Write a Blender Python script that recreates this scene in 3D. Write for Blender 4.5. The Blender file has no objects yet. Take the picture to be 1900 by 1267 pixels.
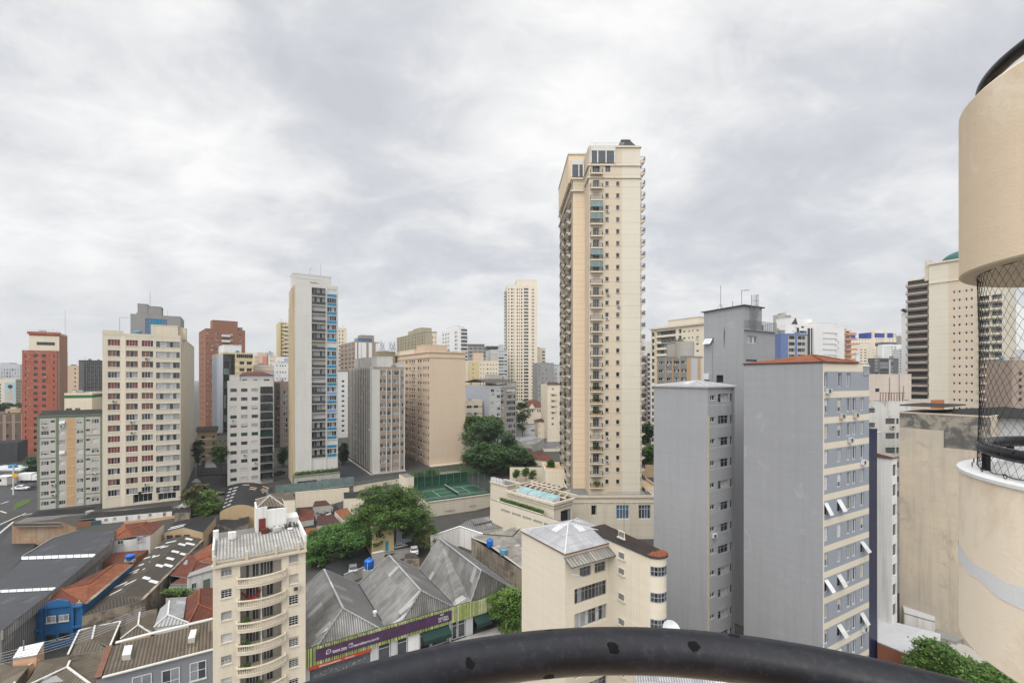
import bpy, math, random
from mathutils import Vector, noise as mnoise
R = math.radians
rng = random.Random(7)
F = 844.4          # focal length in photo pixels (16 mm lens, 1900 px wide)
CX, HY, CZ = 950.0, 700.0, 40.0   # optical centre column, horizon row, eye height (m)
# ------------------------------------------------------------------ camera
S = bpy.context.scene
cam = bpy.data.cameras.new('camera'); camo = bpy.data.objects.new('camera', cam)
S.collection.objects.link(camo); S.camera = camo
camo.location = (0, 0, CZ); camo.rotation_euler = (R(90), 0, 0)
cam.lens = 16.0; cam.sensor_width = 36; cam.sensor_fit = 'HORIZONTAL'
cam.shift_y = (HY - 633.5) / 1900.0
cam.clip_start = 0.05; cam.clip_end = 8000
# ------------------------------------------------------------------ exposure
S.view_settings.view_transform = 'Standard'
S.view_settings.look = 'None'
S.view_settings.exposure = 0.2
S.view_settings.gamma = 1.0
S.cycles.max_bounces = 6
S.cycles.volume_bounces = 0
S.cycles.volume_step_rate = 10
S.cycles.use_denoising = True
# ------------------------------------------------------------------ sky
SUN_EL, SUN_AZ = 44, 198      # azimuth clockwise from +Y (the viewing direction)
w = bpy.data.worlds.new('World'); S.world = w; w.use_nodes = True
nt = w.node_tree; nt.nodes.clear()
def N(t, **k):
 n = nt.nodes.new(t)
 for a, b in k.items(): setattr(n, a, b)
 return n
def LK(a, b): nt.links.new(a, b)
def mth(op, a, b=None, c=None):
 n = N('ShaderNodeMath', operation=op)
 for i, x in enumerate((a, b, c)):
  if x is None: continue
  if isinstance(x, (int, float)): n.inputs[i].default_value = x
  else: LK(x, n.inputs[i])
 return n.outputs[0]
sky = N('ShaderNodeTexSky', sky_type='NISHITA', sun_disc=False)
sky.sun_elevation = R(SUN_EL); sky.sun_rotation = R(SUN_AZ)
tc = N('ShaderNodeTexCoord'); sep = N('ShaderNodeSeparateXYZ'); LK(tc.outputs['Generated'], sep.inputs[0])
X_, Y_, Z_ = sep.outputs
zc = mth('ADD', mth('MAXIMUM', Z_, 0.0), 0.34)
cmb = N('ShaderNodeCombineXYZ'); LK(mth('DIVIDE', X_, zc), cmb.inputs[0]); LK(mth('DIVIDE', Y_, zc), cmb.inputs[1])
rotn = N('ShaderNodeMapping'); rotn.inputs['Rotation'].default_value = (0, 0, R(-24)); rotn.inputs['Scale'].default_value = (1.15, 1.5, 1)
rotn.inputs['Location'].default_value = (3.3, 1.7, 0)
LK(cmb.outputs[0], rotn.inputs[0])
def nz(sc, det, rough, dist, vec):
 n = N('ShaderNodeTexNoise'); n.inputs['Scale'].default_value = sc; n.inputs['Detail'].default_value = det
 n.inputs['Roughness'].default_value = rough; n.inputs['Distortion'].default_value = dist; LK(vec, n.inputs['Vector']); return n.outputs['Fac']
n1 = nz(1.15, 12, 0.58, 0.35, rotn.outputs[0])
n2 = nz(4.6, 10, 0.62, 0.5, rotn.outputs[0])
n3 = nz(0.33, 3, 0.5, 0.3, cmb.outputs[0])
blobs = None
for (bx, by, rr, am) in ((1480, 330, .16, .05), (700, 330, .13, .05), (230, 385, .09, .07), (330, 60, .13, .03), (560, 110, .12, .035), (1850, 230, .16, .04), (1130, 180, .20, -.03), (300, 240, .18, -.05), (1000, 60, .22, -.05), (1560, 120, .2, -.05), (60, 560, .12, -.04)):
 dv = Vector(((bx - CX) / F, 1, (HY - by) / F)).normalized(); dn = N('ShaderNodeVectorMath', operation='DISTANCE'); LK(tc.outputs['Generated'], dn.inputs[0]); dn.inputs[1].default_value = dv
 mr = N('ShaderNodeMapRange', interpolation_type='SMOOTHERSTEP'); LK(dn.outputs['Value'], mr.inputs[0]); mr.inputs[1].default_value = 0; mr.inputs[2].default_value = rr * 2.1; mr.inputs[3].default_value = -am; mr.inputs[4].default_value = 0
 blobs = mr.outputs[0] if blobs is None else mth('ADD', blobs, mr.outputs[0])
mixv = mth('ADD', mth('ADD', mth('MULTIPLY', n1, 0.60), mth('MULTIPLY', n2, 0.27)), mth('MULTIPLY', n3, 0.13))
ramp = N('ShaderNodeValToRGB'); LK(mth('ADD', mixv, blobs), ramp.inputs[0])
cr = ramp.color_ramp
cr.elements[0].position = 0.36; cr.elements[0].color = (0.60, 0.622, 0.665, 1)
cr.elements[1].position = 0.62; cr.elements[1].color = (1.0, 0.995, 0.99, 1)
e = cr.elements.new(0.44); e.color = (0.68, 0.697, 0.735, 1)
e = cr.elements.new(0.51); e.color = (0.82, 0.828, 0.842, 1)
# even, slightly grey veil towards the horizon
hz = N('ShaderNodeMapRange', interpolation_type='SMOOTHSTEP'); LK(Z_, hz.inputs[0])
hz.inputs[1].default_value = 0.0; hz.inputs[2].default_value = 0.26; hz.inputs[3].default_value = 0.85; hz.inputs[4].default_value = 0.0
mx = N('ShaderNodeMix', data_type='RGBA'); LK(hz.outputs[0], mx.inputs['Factor']); LK(ramp.outputs[0], mx.inputs['A'])
mx.inputs['B'].default_value = (0.715, 0.725, 0.74, 1)
# an overcast sky is brightest overhead
ze = N('ShaderNodeMapRange', interpolation_type='SMOOTHSTEP'); LK(Z_, ze.inputs[0])
ze.inputs[1].default_value = 0.66; ze.inputs[2].default_value = 1.0; ze.inputs[3].default_value = 1.0; ze.inputs[4].default_value = 3.0
# and a glow added to the unseen sky behind the viewer brightens the walls
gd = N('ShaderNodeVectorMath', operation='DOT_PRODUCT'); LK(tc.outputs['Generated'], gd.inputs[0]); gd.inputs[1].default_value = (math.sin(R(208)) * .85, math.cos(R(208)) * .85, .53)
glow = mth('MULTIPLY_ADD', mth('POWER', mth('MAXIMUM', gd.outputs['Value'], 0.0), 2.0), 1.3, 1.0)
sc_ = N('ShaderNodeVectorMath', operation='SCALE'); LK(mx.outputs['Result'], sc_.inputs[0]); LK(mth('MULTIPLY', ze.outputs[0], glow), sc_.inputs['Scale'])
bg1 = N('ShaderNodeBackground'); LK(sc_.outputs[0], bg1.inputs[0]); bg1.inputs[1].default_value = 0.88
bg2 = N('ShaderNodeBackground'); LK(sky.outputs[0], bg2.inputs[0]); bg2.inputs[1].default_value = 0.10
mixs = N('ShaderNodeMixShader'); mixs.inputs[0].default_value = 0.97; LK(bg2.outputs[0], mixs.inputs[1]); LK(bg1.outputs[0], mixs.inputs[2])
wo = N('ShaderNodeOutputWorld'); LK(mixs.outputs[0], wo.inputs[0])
# ------------------------------------------------------------------ sun (behind thick cloud: weak and very soft)
sl = bpy.data.lights.new('sun', 'SUN'); sl.energy = 1.15; sl.angle = R(30); sl.color = (1.0, 0.95, 0.88)
so = bpy.data.objects.new('sun', sl); S.collection.objects.link(so)
d = Vector((math.sin(R(SUN_AZ)) * math.cos(R(SUN_EL)), math.cos(R(SUN_AZ)) * math.cos(R(SUN_EL)), math.sin(R(SUN_EL))))
so.rotation_euler = d.to_track_quat('Z', 'Y').to_euler(); so.location = (0, -50, 300)
# ------------------------------------------------------------------ materials
MATS = {}
def newmat(name):
 m = bpy.data.materials.new(name); m.use_nodes = True; t = m.node_tree; t.nodes.clear()
 o = t.nodes.new('ShaderNodeOutputMaterial'); b = t.nodes.new('ShaderNodeBsdfPrincipled'); t.links.new(b.outputs[0], o.inputs[0])
 return m, t, b
class T:
 """small node helper"""
 def __init__(s, t): s.t = t
 def n(s, ty, **k):
  q = s.t.nodes.new(ty)
  for a, b in k.items(): setattr(q, a, b)
  return q
 def l(s, a, b): s.t.links.new(a, b)
 def m(s, op, a, b=None, c=None):
  n = s.n('ShaderNodeMath', operation=op)
  for i, x in enumerate((a, b, c)):
   if x is None: continue
   if isinstance(x, (int, float)): n.inputs[i].default_value = x
   else: s.l(x, n.inputs[i])
  return n.outputs[0]
 def coord(s, kind='Object', scale=(1, 1, 1), rot=0):
  c = s.n('ShaderNodeTexCoord'); mp = s.n('ShaderNodeMapping'); mp.inputs['Scale'].default_value = scale
  mp.inputs['Rotation'].default_value = (0, 0, rot); s.l(c.outputs[kind], mp.inputs[0]); return mp.outputs[0]
 def noise(s, vec, sc, det=4, rough=.55, dist=0):
  n = s.n('ShaderNodeTexNoise'); s.l(vec, n.inputs['Vector']); n.inputs['Scale'].default_value = sc
  n.inputs['Detail'].default_value = det; n.inputs['Roughness'].default_value = rough; n.inputs['Distortion'].default_value = dist
  return n.outputs['Fac']
 def rng(s, v, a, b, c=0, d=1):
  n = s.n('ShaderNodeMapRange'); s.l(v, n.inputs[0])
  for i, x in enumerate((a, b, c, d)): n.inputs[i + 1].default_value = x
  return n.outputs[0]
 def mix(s, f, a, b, bt='MIX'):
  n = s.n('ShaderNodeMix', data_type='RGBA', blend_type=bt)
  if isinstance(f, (int, float)): n.inputs['Factor'].default_value = f
  else: s.l(f, n.inputs['Factor'])
  for k, x in (('A', a), ('B', b)):
   if isinstance(x, tuple): n.inputs[k].default_value = (*x[:3], 1)
   else: s.l(x, n.inputs[k])
  return n.outputs['Result']
 def bump(s, h, strength, dist, bsdf):
  n = s.n('ShaderNodeBump'); n.inputs['Strength'].default_value = strength; n.inputs['Distance'].default_value = dist
  s.l(h, n.inputs['Height']); s.l(n.outputs[0], bsdf.inputs['Normal'])
def sc3(c, k): return tuple(min(1, x * k) for x in c[:3])
def plaster(name, col, dirt=.35, streak=.35, rough=.85, grooves=0, dirtcol=None, blotch=0, blotchcol=(.3, .28, .25)):
 m, t, b = newmat(name); q = T(t)
 oc = q.coord('Object')
 big = q.rng(q.noise(oc, .11, 5, .6), .3, .7)
 c = q.mix(q.m('MULTIPLY', big, dirt), col, sc3(dirtcol or col, .80))
 st = q.rng(q.noise(q.coord('Object', (1.1, 1.1, .05)), 1.4, 6, .65), .48, .75)
 c = q.mix(q.m('MULTIPLY', st, streak), c, sc3(dirtcol or col, .58))
 hb = q.rng(q.noise(q.coord('Object', (.06, .06, 1.6)), 1.1, 5, .6), .42, .7); c = q.mix(q.m('MULTIPLY', hb, .22), c, sc3(col, .74))
 fine = q.noise(oc, 3.5, 6, .7)
 c = q.mix(q.m('MULTIPLY', q.rng(fine, .35, .7), .16), c, sc3(col, .7))
 if blotch:
  bl = q.rng(q.noise(oc, .35, 7, .7, .4), .60 - blotch * .16, .66 - blotch * .1)
  c = q.mix(q.m('MULTIPLY', bl, .85), c, blotchcol)
 if grooves:
  uv = q.coord('UV'); sp = q.n('ShaderNodeSeparateXYZ'); q.l(uv, sp.inputs[0])
  g = q.m('FRACT', q.m('DIVIDE', sp.outputs[1], grooves)); g = q.m('LESS_THAN', g, .06 / grooves)
  c = q.mix(q.m('MULTIPLY', g, .55), c, sc3(col, .35))
 q.l(c, b.inputs['Base Color']); b.inputs['Roughness'].default_value = rough; b.inputs['Specular IOR Level'].default_value = .25
 if name == 'balcony_plaster': q.bump(q.m('ADD', q.noise(q.coord('Object', (14, 14, 46)), 1.6, 6, .7), q.m('MULTIPLY', q.noise(oc, 5, 5, .65), .8)), .3, .012, b)
 else: q.bump(q.noise(oc, 9, 5, .7), .25, .02, b)
 MATS[name] = m; return m
def plain(name, col, rough=.6, metal=0, spec=.4, var=.12, vs=1.5):
 m, t, b = newmat(name); q = T(t)
 f = q.noise(q.coord('Object'), vs, 5, .65)
 c = q.mix(q.m('MULTIPLY', q.rng(f, .35, .7), 1.0), col, sc3(col, 1 - var * 2.2))
 q.l(c, b.inputs['Base Color']); b.inputs['Roughness'].default_value = rough; b.inputs['Metallic'].default_value = metal
 b.inputs['Specular IOR Level'].default_value = spec
 MATS[name] = m; return m
def glass(name, col, rough=.12, spec=.6, var=.5):
 m, t, b = newmat(name); q = T(t)
 oi = q.n('ShaderNodeObjectInfo')
 f = q.noise(q.coord('Object'), .9, 3, .6)
 c = q.mix(q.m('MULTIPLY', oi.outputs['Random'], var), col, sc3(col, .45))
 c = q.mix(q.m('MULTIPLY', q.rng(f, .4, .7), .5), c, sc3(col, 1.6))
 q.l(c, b.inputs['Base Color']); b.inputs['Roughness'].default_value = rough; b.inputs['Specular IOR Level'].default_value = spec
 MATS[name] = m; return m
def corrugated(name, col, period=.35, stain=.5, stcol=None, axis=0, rough=.6, metal=0, moss=0, seams=0):
 m, t, b = newmat(name); q = T(t)
 uv = q.coord('UV'); sp = q.n('ShaderNodeSeparateXYZ'); q.l(uv, sp.inputs[0])
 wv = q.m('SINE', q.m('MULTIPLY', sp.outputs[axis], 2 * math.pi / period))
 oc = q.coord('Object')
 a = q.rng(q.noise(oc, .22, 6, .65), .35, .68)
 c = q.mix(q.m('MULTIPLY', a, stain), col, stcol or sc3(col, .5))
 s2 = q.noise(q.coord('UV', (2.2, .12, 1) if axis == 0 else (.12, 2.2, 1)), 1.5, 5, .7)
 c = q.mix(q.m('MULTIPLY', q.rng(s2, .45, .7), stain * .8), c, sc3(stcol or col, .55))
 if moss: c = q.mix(q.m('MULTIPLY', q.rng(q.noise(oc, .9, 6, .7), .52, .62), moss), c, (.035, .032, .026))
 fl = q.n('ShaderNodeCombineXYZ'); q.l(q.m('FLOOR', q.m('DIVIDE', sp.outputs[axis], 1.05)), fl.inputs[0]); q.l(q.m('FLOOR', q.m('DIVIDE', sp.outputs[1 - axis], 2.3)), fl.inputs[1]); wn = q.n('ShaderNodeTexWhiteNoise', noise_dimensions='2D'); q.l(fl.outputs[0], wn.inputs['Vector'])
 c = q.mix(q.m('MULTIPLY', q.m('POWER', wn.outputs['Value'], 2.0), .42), c, sc3(stcol or col, .5)); c = q.mix(q.m('MULTIPLY', q.m('LESS_THAN', wn.outputs['Value'], .07), .5), c, sc3(col, 1.7))
 c = q.mix(q.m('MULTIPLY', q.rng(wv, .5, -.8), .72), c, sc3(col, .22))  # groove shading painted into the colour along the wave
 if seams:
  g = q.m('LESS_THAN', q.m('FRACT', q.m('DIVIDE', sp.outputs[1 - axis], seams)), .05 / seams * 1.4)
  c = q.mix(q.m('MULTIPLY', g, .6), c, sc3(col, .3))
 q.l(c, b.inputs['Base Color']); b.inputs['Roughness'].default_value = rough; b.inputs['Metallic'].default_value = metal
 b.inputs['Specular IOR Level'].default_value = .3
 q.bump(wv, .6, .05, b)
 MATS[name] = m; return m
def tiles(name, col, dark, var=.8):
 m, t, b = newmat(name); q = T(t)
 uv = q.coord('UV'); sp = q.n('ShaderNodeSeparateXYZ'); q.l(uv, sp.inputs[0])
 u = q.m('DIVIDE', sp.outputs[0], .32); v = q.m('DIVIDE', sp.outputs[1], .42)
 wv = q.m('ABSOLUTE', q.m('SINE', q.m('MULTIPLY', u, math.pi)))
 fl = q.n('ShaderNodeCombineXYZ'); q.l(q.m('FLOOR', u), fl.inputs[0]); q.l(q.m('FLOOR', v), fl.inputs[1])
 wn = q.n('ShaderNodeTexWhiteNoise', noise_dimensions='2D'); q.l(fl.outputs[0], wn.inputs['Vector'])
 oc = q.coord('Object')
 a = q.rng(q.noise(oc, .5, 6, .68), .36, .66)
 c = q.mix(q.m('MULTIPLY', a, var), col, dark)
 c = q.mix(q.m('MULTIPLY', wn.outputs['Value'], .5), c, sc3(dark, .9))
 fv = q.m('FRACT', v)
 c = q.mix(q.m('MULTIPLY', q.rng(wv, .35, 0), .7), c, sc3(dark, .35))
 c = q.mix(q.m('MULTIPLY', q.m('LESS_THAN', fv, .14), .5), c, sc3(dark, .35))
 q.l(c, b.inputs['Base Color']); b.inputs['Roughness'].default_value = .8; b.inputs['Specular IOR Level'].default_value = .2
 q.bump(q.m('ADD', wv, q.m('MULTIPLY', fv, -.4)), .8, .06, b)
 MATS[name] = m; return m
def foliage(name, c1, c2, c3):
 m, t, b = newmat(name); q = T(t)
 oc = q.coord('Object')
 f = q.rng(q.noise(oc, .55, 4, .6), .34, .66); g = q.noise(oc, 4.5, 3, .7)
 c = q.mix(f, c1, c2); c = q.mix(q.m('MULTIPLY', q.rng(g, .45, .7), .8), c, c3)
 q.l(c, b.inputs['Base Color']); b.inputs['Roughness'].default_value = .65; b.inputs['Specular IOR Level'].default_value = .25
 MATS[name] = m; return m
def mat(name):
 return MATS[name]
plaster('beige', (.61, .55, .435)); plaster('cream', (.70, .62, .49)); plaster('cream_light', (.64, .575, .46), streak=.12); plaster('peach', (.62, .47, .34), streak=.25)
plaster('pinkbeige', (.62, .495, .37), dirt=.3, streak=.18); plaster('offwhite', (.58, .565, .53)); plaster('white', (.74, .74, .73), streak=.3)
plaster('whitegrey', (.50, .505, .51)); plaster('paleblue', (.44, .47, .52)); plaster('mortar', (.42, .40, .36), streak=.5)
plaster('tower_light', (.60, .55, .45), grooves=3.0, streak=.12); plaster('tower_peach', (.56, .475, .36), grooves=3.0, streak=.12)
plaster('tower_side', (.66, .53, .38), grooves=1.5, streak=.12)
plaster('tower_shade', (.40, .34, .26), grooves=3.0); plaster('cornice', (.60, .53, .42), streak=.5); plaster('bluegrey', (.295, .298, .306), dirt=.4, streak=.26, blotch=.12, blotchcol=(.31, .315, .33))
plaster('bluegrey_light', (.315, .318, .325), dirt=.45, streak=.28); plaster('bluegrey_band', (.28, .30, .335), dirt=.2, streak=.15)
plaster('greygreen', (.17, .20, .14)); plaster('stonewhite', (.46, .44, .40), streak=.25); plaster('orangebeige', (.50, .33, .18), streak=.2)
plaster('brickred', (.36, .105, .062), dirt=.5, blotch=.55, blotchcol=(.33, .13, .09)); plaster('brickorange', (.36, .20, .125))
plaster('brickbrown', (.27, .125, .08), grooves=3.0, streak=.25); plaster('concrete', (.27, .265, .255), streak=.5); plaster('concrete_dark', (.13, .13, .13))
plaster('olive', (.27, .24, .16)); plaster('olive_fin', (.38, .34, .24)); plaster('brownpink', (.33, .255, .205)); plaster('mauve', (.285, .255, .235))
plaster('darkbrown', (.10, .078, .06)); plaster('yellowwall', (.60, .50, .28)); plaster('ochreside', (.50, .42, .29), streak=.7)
plaster('oldbrown', (.155, .115, .085), dirt=.8, streak=.7); plaster('pinkwall', (.52, .45, .39), streak=.4); plaster('tanwall', (.48, .35, .21)); plaster('greenpaint', (.05, .16, .06)); plaster('charcoal', (.05, .052, .055)); plaster('navy', (.012, .018, .055), rough=.35, grooves=2.9)
plaster('stained', (.62, .52, .385), dirt=1.0, streak=.6, dirtcol=(.50, .45, .38), blotch=.3, blotchcol=(.40, .35, .29))
plaster('stained_dark', (.13, .125, .115), dirt=.9, streak=.8, blotch=.9, blotchcol=(.34, .30, .24)); plaster('oldwall', (.46, .39, .29), dirt=.9, streak=1.0, dirtcol=(.12, .10, .08), blotch=.9, blotchcol=(.10, .085, .07))
plaster('ruin', (.42, .33, .23), dirt=.8, streak=.9, dirtcol=(.2, .15, .1), blotch=1.0, blotchcol=(.31, .17, .095)); plaster('bluewall', (.02, .125, .31), dirt=.5, streak=.5, dirtcol=(.03, .1, .22))
plaster('bluetower', (.13, .18, .34)); plaster('bluebox', (.03, .06, .30)); plaster('salmon', (.60, .25, .18)); plaster('orangewall', (.40, .14, .05))
plaster('whitewash', (.74, .73, .70), streak=.55, dirtcol=(.5, .48, .44)); plaster('peelwhite', (.60, .59, .56), dirt=.7, streak=.8, blotch=.2, blotchcol=(.30, .28, .25))
plaster('balcony_plaster', (.76, .61, .44), dirt=.5, streak=.28, blotch=.7, blotchcol=(.84, .73, .58)); plaster('patchwhite', (.72, .72, .71), streak=.1)
plaster('courtwall', (.55, .50, .41), streak=.5); plaster('courtgreen', (.013, .07, .033), rough=.7); plaster('courtdark', (.009, .042, .024), rough=.7)
plaster('lawn', (.06, .11, .02), dirt=.6); plaster('kerbstone', (.34, .33, .31)); plaster('roofdeck', (.20, .195, .185), dirt=.9, streak=0, dirtcol=(.1, .1, .095)); plaster('blackroof', (.022, .021, .020), dirt=.7, streak=0)
plaster('peachbox', (.68, .40, .24), streak=.1); plaster('greystore', (.21, .22, .235), streak=.2); plaster('awninggreen', (.015, .04, .033), streak=.1)
plaster('earth', (.06, .057, .05), dirt=.9, blotch=.5, blotchcol=(.06, .06, .05)); plaster('brickwall', (.28, .11, .06), dirt=.8); plaster('tealpaint', (.03, .10, .10)); plaster('domegreen', (.02, .105, .095), streak=.2, rough=.5)
plain('asphalt', (.036, .037, .040), rough=.55, var=.2, vs=.25); plain('roadpaint', (.55, .55, .53)); plain('frame_white', (.66, .67, .67)); plain('frame_grey', (.28, .29, .30)); plain('frame_dark', (.05, .05, .05))
plain('blind_white', (.58, .58, .56), var=.15); plain('blind_grey', (.36, .36, .35)); plain('blind_beige', (.50, .45, .37)); plain('blind_brown', (.17, .085, .06)); plain('blind_red', (.17, .035, .03)); plain('blind_green', (.01, .07, .045))
plain('metal_black', (.018, .018, .02), rough=.4); plain('metal_grey', (.25, .26, .27), rough=.45, metal=.4); plain('metal_white', (.6, .61, .62)); plain('rust', (.16, .07, .04))
plain('tank_blue', (.012, .13, .50), rough=.35); plain('tank_faded', (.12, .27, .38)); plain('bark', (.05, .038, .028), rough=.9); plain('wood_red', (.17, .03, .02)); plain('wood_brown', (.07, .045, .032), rough=.6)
plain('panel_blue', (.012, .20, .36), rough=.3); plain('panel_blue_pale', (.16, .30, .55), rough=.3); plain('panel_dark', (.05, .05, .055), rough=.3); plain('sky_panel', (.62, .63, .62), rough=.4); plain('purple', (.085, .04, .09), rough=.5, var=.2)
plain('stripe_lime', (.34, .40, .13)); plain('stripe_pale', (.50, .52, .30)); plain('stripe_dark', (.06, .075, .035)); plain('redsign', (.42, .06, .03)); plain('signwhite', (.75, .75, .78)); plain('car_white', (.70, .71, .72), rough=.2, var=.03)
plain('car_silver', (.36, .37, .38), rough=.25, metal=.5, var=.04); plain('car_black', (.02, .021, .024), rough=.2, var=.05); plain('car_blue', (.03, .06, .14), rough=.25, var=.05); plain('tyre', (.02, .02, .02), rough=.9); plain('lamp_red', (.4, .02, .02), rough=.3)
plain('yellow_sign', (.65, .36, .02)); plain('mural_blue', (.36, .55, .55)); plain('mural_skin', (.55, .42, .33)); plain('hair', (.02, .018, .02)); plain('hammock', (.35, .03, .03)); plain('curtain', (.5, .49, .46))
plain('net_cord', (.012, .012, .013), rough=.8); plain('slate', (.09, .095, .105), rough=.5); plain('glasstop', (.11, .115, .125), rough=.25); plain('bluewater', (.05, .30, .42))
glass('glass_dark', (.012, .014, .017)); glass('glass_mid', (.05, .056, .063)); glass('glass_light', (.22, .235, .24), var=.4); glass('glass_green', (.13, .19, .18), rough=.1); glass('glass_blue', (.06, .14, .25), rough=.08)
glass('skylight_glass', (.20, .35, .35), rough=.12); glass('glass_curtain', (.34, .34, .33), rough=.3, var=.3); glass('glass_wood', (.16, .10, .06), rough=.3)
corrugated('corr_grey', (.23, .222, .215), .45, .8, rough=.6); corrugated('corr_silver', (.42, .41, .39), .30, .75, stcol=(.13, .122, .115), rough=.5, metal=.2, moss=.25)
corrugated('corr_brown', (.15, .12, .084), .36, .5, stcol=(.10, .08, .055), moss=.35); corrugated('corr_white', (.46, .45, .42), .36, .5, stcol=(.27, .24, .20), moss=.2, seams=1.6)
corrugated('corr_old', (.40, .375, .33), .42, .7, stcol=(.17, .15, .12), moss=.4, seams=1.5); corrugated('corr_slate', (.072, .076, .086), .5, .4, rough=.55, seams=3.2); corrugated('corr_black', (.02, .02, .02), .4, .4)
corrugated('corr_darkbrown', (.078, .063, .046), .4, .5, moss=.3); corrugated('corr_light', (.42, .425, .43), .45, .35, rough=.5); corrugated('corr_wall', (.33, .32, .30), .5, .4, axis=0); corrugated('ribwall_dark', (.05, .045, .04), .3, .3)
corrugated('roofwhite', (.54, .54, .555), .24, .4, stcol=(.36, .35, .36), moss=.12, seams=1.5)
tiles('tile_red', (.185, .052, .028), (.075, .034, .025)); tiles('tile_orange', (.30, .098, .042), (.13, .052, .03), .7); tiles('tile_dark', (.10, .035, .03), (.05, .03, .025)); tiles('tile_black', (.05, .035, .03), (.028, .022, .02))
foliage('leaf_dark', (.014, .045, .012), (.05, .105, .028), (.10, .17, .045)); foliage('leaf_mid', (.020, .055, .010), (.075, .145, .025), (.15, .23, .05)); foliage('leaf_light', (.05, .11, .02), (.12, .20, .035), (.17, .25, .06))
foliage('leaf_fern', (.016, .055, .012), (.065, .155, .03), (.15, .26, .06)); foliage('leaf_dry', (.10, .075, .04), (.06, .075, .025), (.13, .11, .05))
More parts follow.
